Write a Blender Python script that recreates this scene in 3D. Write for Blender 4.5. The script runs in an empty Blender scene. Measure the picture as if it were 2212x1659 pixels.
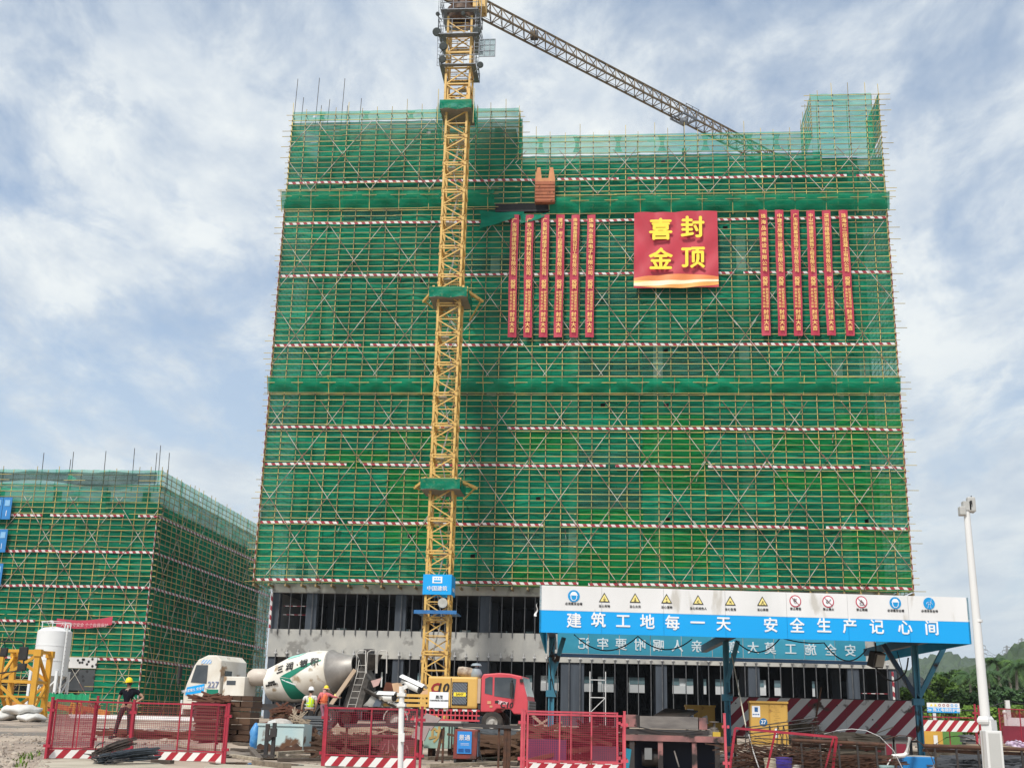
import bpy, bmesh, math, random
import numpy as np
from mathutils import Vector, Matrix
random.seed(7)
rng = np.random.default_rng(7)
S = bpy.context.scene
COL = S.collection
# ------------------------------------------------------------------ camera
CX, CY, FPX = 1106.0, 829.5, 2550.0
YAW, PIT, ROL = math.radians(4.88), math.radians(15.94), math.radians(1.385)
fw = Vector((-math.sin(YAW) * math.cos(PIT), math.cos(YAW) * math.cos(PIT), math.sin(PIT)))
_r0 = Vector((math.cos(YAW), math.sin(YAW), 0)); _u0 = _r0.cross(fw)
rt = math.cos(ROL) * _r0 + math.sin(ROL) * _u0; up = rt.cross(fw)
EYE = Vector((0, 0, 1.0))
cam = bpy.data.objects.new('camera', bpy.data.cameras.new('camera'))
COL.objects.link(cam)
cam.matrix_world = Matrix.Translation(EYE) @ Matrix((rt, up, -fw)).transposed().to_4x4()
cam.data.sensor_fit = 'HORIZONTAL'; cam.data.sensor_width = 36
cam.data.lens = FPX / 2212 * 36
cam.data.clip_start = 0.1; cam.data.clip_end = 9000
S.camera = cam
# ------------------------------------------------------------------ light
SUN_EL, SUN_AZ = 52.0, -25.0      # the sun stands high behind the camera's left shoulder, veiled by cloud
W = bpy.data.worlds.new("World"); S.world = W; W.use_nodes = True
nt = W.node_tree; nt.nodes.clear()
def wn(t, **k):
    n = nt.nodes.new(t)
    for a, b in k.items(): setattr(n, a, b)
    return n
def wmath(op, a, b=None):
    n = wn('ShaderNodeMath', operation=op)
    for i, v in enumerate((a, b)):
        if v is None: continue
        if isinstance(v, (int, float)): n.inputs[i].default_value = v
        else: nt.links.new(v, n.inputs[i])
    return n.outputs[0]
sky = wn('ShaderNodeTexSky', sky_type='NISHITA', sun_disc=False)
sky.sun_elevation = math.radians(SUN_EL); sky.sun_rotation = math.radians(180 + SUN_AZ)
sky.air_density = 1.0; sky.dust_density = 1.5; sky.ozone_density = 1.5
tc = wn('ShaderNodeTexCoord'); sp = wn('ShaderNodeSeparateXYZ'); nt.links.new(tc.outputs['Generated'], sp.inputs[0])
den = wmath('ADD', wmath('MAXIMUM', sp.outputs[2], 0.02), 0.22)
cb = wn('ShaderNodeCombineXYZ')
nt.links.new(wmath('DIVIDE', sp.outputs[0], den), cb.inputs[0]); nt.links.new(wmath('DIVIDE', sp.outputs[1], den), cb.inputs[1])
mp = wn('ShaderNodeMapping'); mp.inputs['Rotation'].default_value = (0, 0, 0.62); mp.inputs['Scale'].default_value = (1.0, 0.62, 1); mp.inputs['Location'].default_value = (3.1, 1.4, 0)
nt.links.new(cb.outputs[0], mp.inputs[0])
def wnoise(scale, detail, rough, dist):
    n = wn('ShaderNodeTexNoise'); n.inputs['Scale'].default_value = scale; n.inputs['Detail'].default_value = detail
    n.inputs['Roughness'].default_value = rough; n.inputs['Distortion'].default_value = dist
    nt.links.new(mp.outputs[0], n.inputs['Vector']); return n.outputs[0]
def wramp(v, stops):
    n = wn('ShaderNodeValToRGB'); e = n.color_ramp.elements
    while len(e) < len(stops): e.new(0.5)
    for i, (p, c) in enumerate(stops): e[i].position = p; e[i].color = (c[0], c[1], c[2], 1)
    nt.links.new(v, n.inputs[0]); return n.outputs[0]
big = wnoise(1.3, 3, 0.5, 0.2); fine = wnoise(6.0, 12, 0.62, 0.25)
cl = wmath('ADD', wmath('MULTIPLY', big, 0.5), wmath('MULTIPLY', fine, 0.5))
mask = wramp(cl, [(0.41, (0.12,) * 3), (0.475, (0.45,) * 3), (0.53, (0.88,) * 3), (0.62, (1.0,) * 3)])
shade = wramp(wnoise(5.0, 8, 0.6, 0.2), [(0.36, (5.2, 6.1, 7.3)), (0.60, (9.0, 9.4, 9.4))])
mx = wn('ShaderNodeMix', data_type='RGBA')
skb = wn('ShaderNodeMix', data_type='RGBA', blend_type='ADD'); skb.inputs[0].default_value = 1.0
nt.links.new(sky.outputs[0], skb.inputs['A']); skb.inputs['B'].default_value = (1.6, 2.1, 2.7, 1)
nt.links.new(mask, mx.inputs[0]); nt.links.new(skb.outputs['Result'], mx.inputs['A']); nt.links.new(shade, mx.inputs['B'])
# towards the horizon the veil of cloud closes up
hz = wramp(sp.outputs[2], [(0.0, (0.85,) * 3), (0.16, (0.5,) * 3), (0.36, (0.0,) * 3)])
mx2 = wn('ShaderNodeMix', data_type='RGBA'); nt.links.new(hz, mx2.inputs[0]); nt.links.new(mx.outputs['Result'], mx2.inputs['A'])
mx2.inputs['B'].default_value = (5.9, 6.75, 7.5, 1)
bg = wn('ShaderNodeBackground'); nt.links.new(mx2.outputs['Result'], bg.inputs[0]); bg.inputs[1].default_value = 0.1
nt.links.new(bg.outputs[0], wn('ShaderNodeOutputWorld').inputs[0])
sl = bpy.data.lights.new('sun', 'SUN'); sl.energy = 3.8; sl.angle = math.radians(10); sl.color = (1, 0.95, 0.87)
sun = bpy.data.objects.new('sun', sl); COL.objects.link(sun)
_az, _el = math.radians(SUN_AZ), math.radians(SUN_EL)
_sd = Vector((math.sin(_az) * math.cos(_el), -math.cos(_az) * math.cos(_el), math.sin(_el)))
sun.rotation_euler = _sd.to_track_quat('Z', 'Y').to_euler(); sun.location = (0, 0, 80)
S.view_settings.view_transform = 'Standard'; S.view_settings.look = 'None'
S.view_settings.exposure = 0.04; S.view_settings.gamma = 1.0; S.view_settings.use_curve_mapping = False
S.cycles.max_bounces = 10; S.cycles.transparent_max_bounces = 24; S.cycles.diffuse_bounces = 3; S.cycles.glossy_bounces = 2
S.cycles.use_denoising = True
S.cycles.caustics_reflective = False; S.cycles.caustics_refractive = False
# ------------------------------------------------------------------ surveying: picture directions to places
def ray(x, y): return fw + rt * ((x - CX) / FPX) - up * ((y - CY) / FPX)
def P(x, y, Y):
    d = ray(x, y); return EYE + d * (Y / d.y)
def AX(x, y, X):
    d = ray(x, y); return EYE + d * (X / d.x)
def AZ(x, y, z):
    d = ray(x, y); return EYE + d * ((z - EYE.z) / d.z)
def gz(Y):
    if Y < 27: return 0.0
    if Y < 37: return 0.0225 * (Y - 27)
    return min(0.225 + 0.0105 * (Y - 37), 0.75)
def GP(x, Y):          # the ground point seen in column x at distance Y (any row near the ground gives the same X)
    p = P(x, 1560, Y); return Vector((p.x, Y, gz(Y)))
def ppm(Y): return 2550 / (Y * 0.9645)
# ------------------------------------------------------------------ materials
MC = {}
def mat(name, c, c2=None, scale=3.0, rough=0.6, metal=0.0, bump=0.0, bscale=40.0, rust=0.0, rustc=(0.11, 0.045, 0.022), rscale=2.5,
        stripe=None, rnd=0.0, alpha=1.0, spec=None, detail=6, stretch=None, sheen=0.0):
    if name in MC: return MC[name]
    m = bpy.data.materials.new(name); m.use_nodes = True
    n = m.node_tree.nodes; L = m.node_tree.links; b = n['Principled BSDF']
    b.inputs['Roughness'].default_value = rough; b.inputs['Metallic'].default_value = metal
    if spec is not None: b.inputs['Specular IOR Level'].default_value = spec
    t = n.new('ShaderNodeTexCoord'); vec = t.outputs['Object']
    if stretch:
        q = n.new('ShaderNodeMapping'); q.inputs['Scale'].default_value = stretch; L.new(vec, q.inputs[0]); vec = q.outputs[0]
    def noise(s, d=6):
        x = n.new('ShaderNodeTexNoise'); x.inputs['Scale'].default_value = s; x.inputs['Detail'].default_value = d; L.new(vec, x.inputs['Vector']); return x.outputs[0]
    def mix(f, a, bb, bt='MIX'):
        x = n.new('ShaderNodeMix'); x.data_type = 'RGBA'; x.blend_type = bt
        for sock, v in ((x.inputs[0], f), (x.inputs['A'], a), (x.inputs['B'], bb)):
            if hasattr(v, 'links') or isinstance(v, bpy.types.NodeSocket): L.new(v, sock)
            elif isinstance(v, (int, float)): sock.default_value = v
            else: sock.default_value = (*v, 1)
        return x.outputs['Result']
    def ramp(v, a, bb, ca=(0, 0, 0), cb=(1, 1, 1)):
        x = n.new('ShaderNodeValToRGB'); x.color_ramp.elements[0].position = a; x.color_ramp.elements[1].position = bb
        x.color_ramp.elements[0].color = (*ca, 1); x.color_ramp.elements[1].color = (*cb, 1); L.new(v, x.inputs[0]); return x.outputs[0]
    def mth(op, a, bb=None):
        x = n.new('ShaderNodeMath'); x.operation = op
        for i, v in enumerate((a, bb)):
            if v is None: continue
            if isinstance(v, (int, float)): x.inputs[i].default_value = v
            else: L.new(v, x.inputs[i])
        return x.outputs[0]
    c2 = c2 or tuple(v * 0.78 for v in c)
    col = mix(ramp(noise(scale, detail), 0.36, 0.66), c, c2)
    if stripe:                     # (second colour, coefficients of x y z, share of the second colour): flat printed bands
        s = n.new('ShaderNodeSeparateXYZ'); L.new(t.outputs['Object'], s.inputs[0])
        v = mth('ADD', mth('ADD', mth('MULTIPLY', s.outputs[0], stripe[1][0]), mth('MULTIPLY', s.outputs[1], stripe[1][1])), mth('MULTIPLY', s.outputs[2], stripe[1][2]))
        f = mth('LESS_THAN', mth('FRACT', mth('ADD', v, 100.13)), stripe[2])
        col = mix(f, col, stripe[0])
    if rnd:
        o = n.new('ShaderNodeObjectInfo'); k = mth('ADD', mth('MULTIPLY', o.outputs['Random'], rnd), 1 - rnd / 2)
        x = n.new('ShaderNodeVectorMath'); x.operation = 'SCALE'; L.new(col, x.inputs[0]); L.new(k, x.inputs['Scale']); col = x.outputs[0]
    if rust:
        f = ramp(noise(rscale, 9), 0.62 - 0.3 * rust, 0.66 - 0.3 * rust + 0.03)
        col = mix(f, col, rustc)
        L.new(mth('ADD', mth('MULTIPLY', f, 0.85 - rough), rough), b.inputs['Roughness'])
    L.new(col, b.inputs['Base Color'])
    if bump:
        x = n.new('ShaderNodeBump'); x.inputs['Strength'].default_value = bump; x.inputs['Distance'].default_value = 0.02; L.new(noise(bscale, 5), x.inputs['Height']); L.new(x.outputs[0], b.inputs['Normal'])
    MC[name] = m; return m
def netmat(name, c, c2, trans, rnd=0.25, patch=0.0):
    m = bpy.data.materials.new(name); m.use_nodes = True; n = m.node_tree.nodes; L = m.node_tree.links; n.clear()
    o = n.new('ShaderNodeOutputMaterial'); t = n.new('ShaderNodeTexCoord'); oi = n.new('ShaderNodeObjectInfo')
    mp = n.new('ShaderNodeMapping'); mp.inputs['Scale'].default_value = (0.7, 0.7, 2.2); L.new(t.outputs['Object'], mp.inputs[0])
    av = n.new('ShaderNodeVectorMath'); av.operation = 'ADD'; L.new(mp.outputs[0], av.inputs[0])
    sc = n.new('ShaderNodeVectorMath'); sc.operation = 'SCALE'; sc.inputs[0].default_value = (37, 91, 53); L.new(oi.outputs['Random'], sc.inputs['Scale']); L.new(sc.outputs[0], av.inputs[1])
    nz = n.new('ShaderNodeTexNoise'); nz.inputs['Scale'].default_value = 0.9; nz.inputs['Detail'].default_value = 7; nz.inputs['Roughness'].default_value = 0.62; L.new(av.outputs[0], nz.inputs['Vector'])
    rp = n.new('ShaderNodeValToRGB'); rp.color_ramp.elements[0].position = 0.35; rp.color_ramp.elements[1].position = 0.68; rp.color_ramp.elements[0].color = (*c, 1); rp.color_ramp.elements[1].color = (*c2, 1); L.new(nz.outputs[0], rp.inputs[0])
    k = n.new('ShaderNodeMath'); k.operation = 'MULTIPLY_ADD'; k.inputs[1].default_value = rnd; k.inputs[2].default_value = 1 - rnd / 2; L.new(oi.outputs['Random'], k.inputs[0])
    cs = n.new('ShaderNodeVectorMath'); cs.operation = 'SCALE'; L.new(rp.outputs[0], cs.inputs[0]); L.new(k.outputs[0], cs.inputs['Scale'])
    d = n.new('ShaderNodeBsdfDiffuse'); tl = n.new('ShaderNodeBsdfTranslucent'); L.new(cs.outputs[0], d.inputs[0]); L.new(cs.outputs[0], tl.inputs[0])
    gl = n.new('ShaderNodeBsdfGlossy'); gl.inputs['Roughness'].default_value = 0.45; gl.inputs['Color'].default_value = (0.8, 1, 0.95, 1)
    a = n.new('ShaderNodeMixShader'); a.inputs[0].default_value = 0.32; L.new(d.outputs[0], a.inputs[1]); L.new(tl.outputs[0], a.inputs[2])
    a2 = n.new('ShaderNodeMixShader'); a2.inputs[0].default_value = 0.008; L.new(a.outputs[0], a2.inputs[1]); L.new(gl.outputs[0], a2.inputs[2])
    tr = n.new('ShaderNodeBsdfTransparent'); tr.inputs[0].default_value = (0.93, 1, 0.97, 1)
    nz2 = n.new('ShaderNodeTexNoise'); nz2.inputs['Scale'].default_value = 0.55; nz2.inputs['Detail'].default_value = 4; L.new(av.outputs[0], nz2.inputs['Vector'])
    f = n.new('ShaderNodeMapRange'); f.inputs[1].default_value = 0.3; f.inputs[2].default_value = 0.7; f.inputs[3].default_value = trans - 0.10; f.inputs[4].default_value = trans + 0.10; L.new(nz2.outputs[0], f.inputs[0])
    b = n.new('ShaderNodeMixShader'); L.new(f.outputs[0], b.inputs[0]); L.new(a2.outputs[0], b.inputs[1]); L.new(tr.outputs[0], b.inputs[2]); L.new(b.outputs[0], o.inputs[0])
    MC[name] = m; return m
def glassmat(name, c, rough=0.05, alpha=0.25):
    m = mat(name, c, c, rough=rough, spec=0.8); m.node_tree.nodes['Principled BSDF'].inputs['Alpha'].default_value = 1 - alpha; return m
# ------------------------------------------------------------------ mesh building
ORG = {}
def setp(o, label=None, cat=None, group=None, kind=None):
    if label: o['label'] = label
    if cat: o['category'] = cat
    if group: o['group'] = group
    if kind: o['kind'] = kind
    return o
def thing(name, label, cat, loc=(0, 0, 0), rotz=0.0, group=None):
    o = bpy.data.objects.new(name, None); o.empty_display_size = 0.2; COL.objects.link(o)
    o.location = loc; o.rotation_euler = (0, 0, rotz); ORG[o.name] = Vector(loc) if rotz == 0.0 else Vector((0, 0, 0))
    return setp(o, label, cat, group)
def link(name, me, m, parent=None, loc=None):
    if m and not me.materials: me.materials.append(m)
    o = bpy.data.objects.new(name, me); COL.objects.link(o)
    if parent is not None: o.parent = parent
    if loc is not None: o.location = loc
    ORG[o.name] = ORG.get(parent.name, Vector((0, 0, 0))) if parent is not None else Vector((0, 0, 0))
    return o
def perp(d):
    a = Vector((0, 0, 1)) if abs(d.z) < 0.95 else Vector((1, 0, 0))
    s = d.cross(a).normalized(); return s, s.cross(d).normalized()
class MB:
    def __init__(s): s.v = []; s.f = []
    def add(s, vs, fs):
        o = len(s.v); s.v += [tuple(p) for p in vs]; s.f += [tuple(i + o for i in f) for f in fs]; return s
    def box(s, c, d, rz=0.0, M=None):
        c = Vector(c); hx, hy, hz = d[0] / 2, d[1] / 2, d[2] / 2
        R = M or Matrix.Rotation(rz, 3, 'Z')
        vs = [c + R @ Vector((x * hx, y * hy, z * hz)) for z in (-1, 1) for y in (-1, 1) for x in (-1, 1)]
        return s.add(vs, [(0, 2, 3, 1), (4, 5, 7, 6), (0, 1, 5, 4), (2, 6, 7, 3), (0, 4, 6, 2), (1, 3, 7, 5)])
    def bb(s, a, b): return s.box(((a[0] + b[0]) / 2, (a[1] + b[1]) / 2, (a[2] + b[2]) / 2), (abs(b[0] - a[0]), abs(b[1] - a[1]), abs(b[2] - a[2])))
    def bar(s, p, q, w=0.05, h=None, ext=0.0):
        p, q = Vector(p), Vector(q); h = h or w; d = (q - p)
        if d.length < 1e-6: return s
        d.normalize(); a, b = perp(d); p = p - d * ext; q = q + d * ext
        vs = [e + a * (x * w / 2) + b * (y * h / 2) for e in (p, q) for x, y in ((-1, -1), (1, -1), (1, 1), (-1, 1))]
        return s.add(vs, [(3, 2, 1, 0), (4, 5, 6, 7), (0, 1, 5, 4), (1, 2, 6, 5), (2, 3, 7, 6), (3, 0, 4, 7)])
    def tube(s, p, q, r, n=8, r2=None, caps=True):
        p, q = Vector(p), Vector(q); d = q - p
        if d.length < 1e-6: return s
        d.normalize(); a, b = perp(d); r2 = r if r2 is None else r2
        vs = [e + (a * math.cos(t) + b * math.sin(t)) * R for e, R in ((p, r), (q, r2)) for t in [2 * math.pi * i / n for i in range(n)]]
        fs = [(i, (i + 1) % n, n + (i + 1) % n, n + i) for i in range(n)]
        if caps: fs += [tuple(range(n - 1, -1, -1)), tuple(range(n, 2 * n))]
        return s.add(vs, fs)
    def path(s, pts, r, n=6):
        pts = [Vector(p) for p in pts]; rings = []; vs = []; fs = []; a = None
        for i, p in enumerate(pts):
            d = (pts[min(i + 1, len(pts) - 1)] - pts[max(i - 1, 0)]).normalized()
            if a is None: a, b = perp(d)
            else:
                a = (a - d * a.dot(d)).normalized(); b = d.cross(a)
            R = r[i] if isinstance(r, (list, tuple)) else r
            vs += [p + (a * math.cos(t) + b * math.sin(t)) * R for t in [2 * math.pi * k / n for k in range(n)]]
        for i in range(len(pts) - 1):
            fs += [(i * n + k, i * n + (k + 1) % n, (i + 1) * n + (k + 1) % n, (i + 1) * n + k) for k in range(n)]
        fs += [tuple(range(n - 1, -1, -1)), tuple(range((len(pts) - 1) * n, len(pts) * n))]
        return s.add(vs, fs)
    def lathe(s, prof, o=(0, 0, 0), n=20, axis=None):     # prof: (radius, height along axis)
        o = Vector(o); d = Vector(axis).normalized() if axis else Vector((0, 0, 1)); a, b = perp(d)
        vs = [o + d * h + (a * math.cos(t) + b * math.sin(t)) * max(R, 1e-4) for R, h in prof for t in [2 * math.pi * k / n for k in range(n)]]
        fs = [(i * n + k, i * n + (k + 1) % n, (i + 1) * n + (k + 1) % n, (i + 1) * n + k) for i in range(len(prof) - 1) for k in range(n)]
        return s.add(vs, fs)
    def prism(s, poly, o, ux, uy, un, t):                   # polygon in the plane (ux, uy) given thickness t along un
        o, ux, uy, un = Vector(o), Vector(ux), Vector(uy), Vector(un); k = len(poly)
        vs = [o + ux * x + uy * y for x, y in poly] + [o + ux * x + uy * y + un * t for x, y in poly]
        return s.add(vs, [tuple(range(k - 1, -1, -1)), tuple(range(k, 2 * k))] + [(i, (i + 1) % k, k + (i + 1) % k, k + i) for i in range(k)])
    def ball(s, c, r, n=10, m=7):
        rx, ry, rz = r if isinstance(r, (tuple, list)) else (r, r, r); c = Vector(c)
        vs = [c + Vector((rx * math.sin(math.pi * j / m) * math.cos(2 * math.pi * i / n), ry * math.sin(math.pi * j / m) * math.sin(2 * math.pi * i / n), rz * math.cos(math.pi * j / m))) for j in range(m + 1) for i in range(n)]
        return s.add(vs, [(j * n + i, (j + 1) * n + i, (j + 1) * n + (i + 1) % n, j * n + (i + 1) % n) for j in range(m) for i in range(n)])
    def grid(s, fn, nu, nv):
        vs = [fn(i / nu, j / nv) for j in range(nv + 1) for i in range(nu + 1)]
        return s.add(vs, [(j * (nu + 1) + i, j * (nu + 1) + i + 1, (j + 1) * (nu + 1) + i + 1, (j + 1) * (nu + 1) + i) for j in range(nv) for i in range(nu)])
    def mesh(s, name, org=Vector((0, 0, 0)), smooth=False):
        me = bpy.data.meshes.new(name); me.from_pydata([(v[0] - org[0], v[1] - org[1], v[2] - org[2]) for v in s.v], [], s.f); me.update()
        if smooth: me.polygons.foreach_set('use_smooth', [True] * len(me.polygons))
        return me
    def build(s, name, m, parent=None, smooth=False, kind=None, label=None, bevel=0.0):
        org = ORG.get(parent.name, Vector((0, 0, 0))) if parent is not None else Vector((0, 0, 0))
        me = s.mesh(name, org, smooth)
        if smooth or bevel:
            bm = bmesh.new(); bm.from_mesh(me)
            if bevel:
                bmesh.ops.remove_doubles(bm, verts=bm.verts, dist=1e-5)
                ed = [e for e in bm.edges if len(e.link_faces) == 2 and e.calc_face_angle(0) > 0.5]
                bmesh.ops.bevel(bm, geom=ed, offset=bevel, segments=2, affect='EDGES', profile=0.6)
            bmesh.ops.recalc_face_normals(bm, faces=bm.faces)
            bm.to_mesh(me); bm.free()
            if smooth:
                me.polygons.foreach_set('use_smooth', [True] * len(me.polygons)); me.set_sharp_from_angle(angle=math.radians(38))
        o = link(name, me, m, parent)
        return setp(o, label, kind=kind)
TEXTQ = []
def text(s, size, o, ux, uy, m, parent, name='lettering', bold=0.0, align='CENTER', line=1.0, ext=0.004, spacing=1.0, local=False):
    cu = bpy.data.curves.new('lettering', 'FONT'); cu.body = s; cu.size = size; cu.align_x = align; cu.align_y = 'CENTER'
    cu.space_line = line; cu.space_character = spacing; cu.resolution_u = 2; cu.extrude = ext
    ob = bpy.data.objects.new('lettering', cu); COL.objects.link(ob)
    TEXTQ.append((ob, name, Vector(o), Vector(ux).normalized(), Vector(uy).normalized(), m, parent, local, bold * size))
def flush_text():
    bpy.context.view_layer.update(); dg = bpy.context.evaluated_depsgraph_get()
    for ob, name, o, ux, uy, m, parent, local, bold in TEXTQ:
        me = bpy.data.meshes.new_from_object(ob.evaluated_get(dg)); me.materials.clear()
        if bold:                                     # a heavier weight: the same strokes widened both ways
            bm = bmesh.new()
            for k, (dx, dy) in enumerate(((-1, 0), (1, 0), (0, -1), (0, 1))):
                n0 = len(bm.verts); bm.from_mesh(me); bm.verts.ensure_lookup_table()
                for v in bm.verts[n0:]: v.co.x += dx * bold; v.co.y += dy * bold; v.co.z += k * 0.0015
            bm.to_mesh(me); bm.free()
        un = ux.cross(uy); org = Vector((0, 0, 0)) if local else ORG.get(parent.name, Vector((0, 0, 0)))
        a = np.empty(len(me.vertices) * 3); me.vertices.foreach_get('co', a); a = a.reshape(-1, 3)
        b = np.array(o - org) + a[:, :1] * np.array(ux) + a[:, 1:2] * np.array(uy) + a[:, 2:3] * np.array(un)
        me.vertices.foreach_set('co', b.ravel()); me.update(); me.name = name
        link(name, me, m, parent)
    for t in TEXTQ:
        cu = t[0].data; bpy.data.objects.remove(t[0]); bpy.data.curves.remove(cu)
    TEXTQ.clear()
X, Yv, Z = Vector((1, 0, 0)), Vector((0, 1, 0)), Vector((0, 0, 1))
# shared materials
M_pole = mat('yellow_pole_paint', (0.55, 0.43, 0.12), (0.36, 0.29, 0.13), 0.8, 0.5, rnd=0.7)
M_brace = mat('brace_paint', (0.60, 0.57, 0.50), (0.46, 0.42, 0.36), 1, 0.5, stripe=((0.24, 0.11, 0.08), (0, 0, 0.42), 0.4), rnd=0.25)
M_tape = mat('red_white_tape', (0.72, 0.68, 0.66), (0.6, 0.56, 0.54), 0.7, 0.55, stripe=((0.30, 0.02, 0.035), (1.35, 0, 0.9), 0.5), rnd=0.12)
M_tapev = mat('red_white_tape_upright', (0.66, 0.63, 0.6), (0.55, 0.5, 0.5), 0.7, 0.55, stripe=((0.27, 0.02, 0.035), (0.9, 0.9, 1.15), 0.5))
M_dark = mat('dark_steel', (0.03, 0.03, 0.033), (0.05, 0.04, 0.035), 5, 0.55, bump=0.1)
M_rusty = mat('rusty_steel', (0.10, 0.045, 0.025), (0.05, 0.028, 0.02), 6, 0.85, bump=0.3)
M_conc = mat('bare_concrete', (0.47, 0.46, 0.42), (0.33, 0.33, 0.315), 0.45, 0.9, bump=0.3, bscale=6, detail=12, rust=0.2, rustc=(0.22, 0.215, 0.2), rscale=0.7)
M_concd = mat('shade_toned_concrete', (0.10, 0.105, 0.11), (0.075, 0.08, 0.085), 0.8, 0.9)  # concrete darkened: interior shade painted into the lower slabs
M_coat_shade = mat('dark_blue_grey_coating_and_shade', (0.055, 0.07, 0.09), (0.035, 0.045, 0.06), 0.9, 0.75, stretch=(2.5, 2.5, 0.3))
M_white = mat('white_paint', (0.80, 0.80, 0.78), (0.70, 0.70, 0.68), 1.5, 0.4)
M_wsheet = mat('white_sheet', (0.80, 0.80, 0.80), (0.70, 0.70, 0.69), 0.7, 0.45, rust=0.02, rustc=(0.55, 0.53, 0.49), rscale=1.3, stretch=(1.5, 1.5, 0.5))
M_red = mat('red_fence_paint', (0.42, 0.025, 0.05), (0.30, 0.018, 0.04), 3, 0.45, bump=0.05, rust=0.12, rustc=(0.2, 0.05, 0.05))
M_redw = mat('kick_plate_stripes', (0.42, 0.018, 0.035), (0.34, 0.018, 0.03), 2.5, 0.45, stripe=((0.78, 0.77, 0.74), (3.1, 0, -2.6), 0.5))
M_black = mat('black_rubber', (0.018, 0.018, 0.018), (0.03, 0.03, 0.028), 4, 0.8)
M_ink = mat('black_ink', (0.012, 0.012, 0.012), (0.016, 0.016, 0.016), 1, 0.6)
M_cyan = mat('cyan_print', (0.0, 0.37, 0.84), (0.0, 0.35, 0.80), 0.5, 0.45)
M_wprint = mat('white_print', (0.86, 0.88, 0.9), (0.82, 0.84, 0.87), 1, 0.5)
M_gold = mat('gold_print', (0.95, 0.66, 0.20), (0.88, 0.55, 0.16), 1.2, 0.5)
M_yel = mat('yellow_print', (0.95, 0.74, 0.05), (0.9, 0.68, 0.05), 0.8, 0.5)
M_banner = mat('crimson_cloth', (0.46, 0.03, 0.065), (0.38, 0.022, 0.05), 0.5, 0.6)
M_cableb = mat('black_cable', (0.012, 0.012, 0.013), (0.02, 0.02, 0.02), 3, 0.6)
M_crane = mat('crane_yellow', (0.72, 0.46, 0.13), (0.58, 0.36, 0.10), 1.2, 0.5, rust=0.06, rustc=(0.2, 0.09, 0.04))
M_net = netmat('green_mesh_net', (0.001, 0.185, 0.092), (0.002, 0.295, 0.16), 0.17, 0.55)
M_nety = netmat('bright_green_mesh_net', (0.002, 0.225, 0.04), (0.003, 0.27, 0.085), 0.16)
M_netp = netmat('thin_green_mesh_net', (0.012, 0.36, 0.20), (0.03, 0.46, 0.28), 0.46)
M_netd = netmat('dense_green_mesh_net', (0.001, 0.22, 0.125), (0.003, 0.31, 0.19), 0.12)
M_thin = netmat('worn_thin_net', (0.015, 0.24, 0.15), (0.04, 0.34, 0.24), 0.46, 0.4)
# ------------------------------------------------------------------ ground
def ground():
    xs = [-1750, -900, -400, -200, -120, -80, -60, -50] + list(np.arange(-42, 44, 0.45)) + [50, 60, 80, 120, 200, 400, 900, 1750]
    ys = [-60, -20, 0, 8, 14, 18] + list(np.arange(20, 62, 0.45)) + list(np.arange(63, 130, 4)) + [160, 220, 320, 600, 1100, 1750]
    nx, ny = len(xs), len(ys)
    def hsh(a, b): return math.sin(a * 1.7 + 0.6 * math.sin(b * 1.3)) * math.cos(b * 1.1 + 0.8 * math.sin(a * 0.7))
    vs = []
    for y in ys:
        for x in xs:
            h = 0
            if 18 < y < 62 and -42 < x < 44:
                rough = 1.0 if x < -9.5 else 0.55
                h = 0.018 * hsh(x * 1.1, y * 0.9) + rough * 0.02 * hsh(x * 3.1 + 5, y * 2.7) + rough * 0.012 * hsh(x * 7 + 2, y * 6.1) + rough * random.uniform(-.012, .012)
                h *= min(1, (y - 18) / 3)
            vs.append((x, y, gz(y) + h))
    fs = [(j * nx + i, j * nx + i + 1, (j + 1) * nx + i + 1, (j + 1) * nx + i) for j in range(ny - 1) for i in range(nx - 1)]
    m = mat('site_dirt', (0.43, 0.35, 0.27), (0.27, 0.21, 0.165), 0.55, 0.9, bump=0.6, bscale=14, detail=11)
    n = m.node_tree.nodes; L = m.node_tree.links; b = n['Principled BSDF']
    # wet patches: darker and glossy
    t = n.new('ShaderNodeTexCoord'); z = n.new('ShaderNodeTexNoise'); z.inputs['Scale'].default_value = 0.22; z.inputs['Detail'].default_value = 5; L.new(t.outputs['Object'], z.inputs['Vector'])
    r = n.new('ShaderNodeMapRange'); r.inputs[1].default_value = 0.50; r.inputs[2].default_value = 0.58; L.new(z.outputs[0], r.inputs[0])
    x = n.new('ShaderNodeMix'); x.data_type = 'RGBA'; L.new(r.outputs[0], x.inputs[0])
    src = b.inputs['Base Color'].links[0].from_socket; L.new(src, x.inputs['A']); x.inputs['B'].default_value = (0.17, 0.135, 0.105, 1); L.new(x.outputs['Result'], b.inputs['Base Color'])
    r2 = n.new('ShaderNodeMapRange'); r2.inputs[3].default_value = 0.9; r2.inputs[4].default_value = 0.45; L.new(r.outputs[0], r2.inputs[0]); L.new(r2.outputs[0], b.inputs['Roughness'])
    o = MB().add(vs, fs).build('ground', m, smooth=False, kind='structure'); o.data.polygons.foreach_set('use_smooth', [True] * len(o.data.polygons))
ground()
def slab(name, pts, t, m):
    mb = MB(); z = max(gz(p[1]) for p in pts) + 0.02
    mb.prism([(p[0], p[1]) for p in pts], (0, 0, z - t), X, Yv, Z, t); o = mb.build(name, m, kind='structure', bevel=0.02); return o
M_pav = mat('broken_concrete_paving', (0.46, 0.41, 0.32), (0.33, 0.29, 0.22), 0.9, 0.9, bump=0.35, bscale=12)
def gp0(x, y): p = AZ(x, y, 0.03); return (p.x, p.y)
slab('pavement', [gp0(70, 1668), gp0(88, 1640), gp0(150, 1636), gp0(280, 1641), gp0(345, 1646), gp0(420, 1672), gp0(420, 1720), gp0(40, 1720)], 0.1, M_pav)
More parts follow.
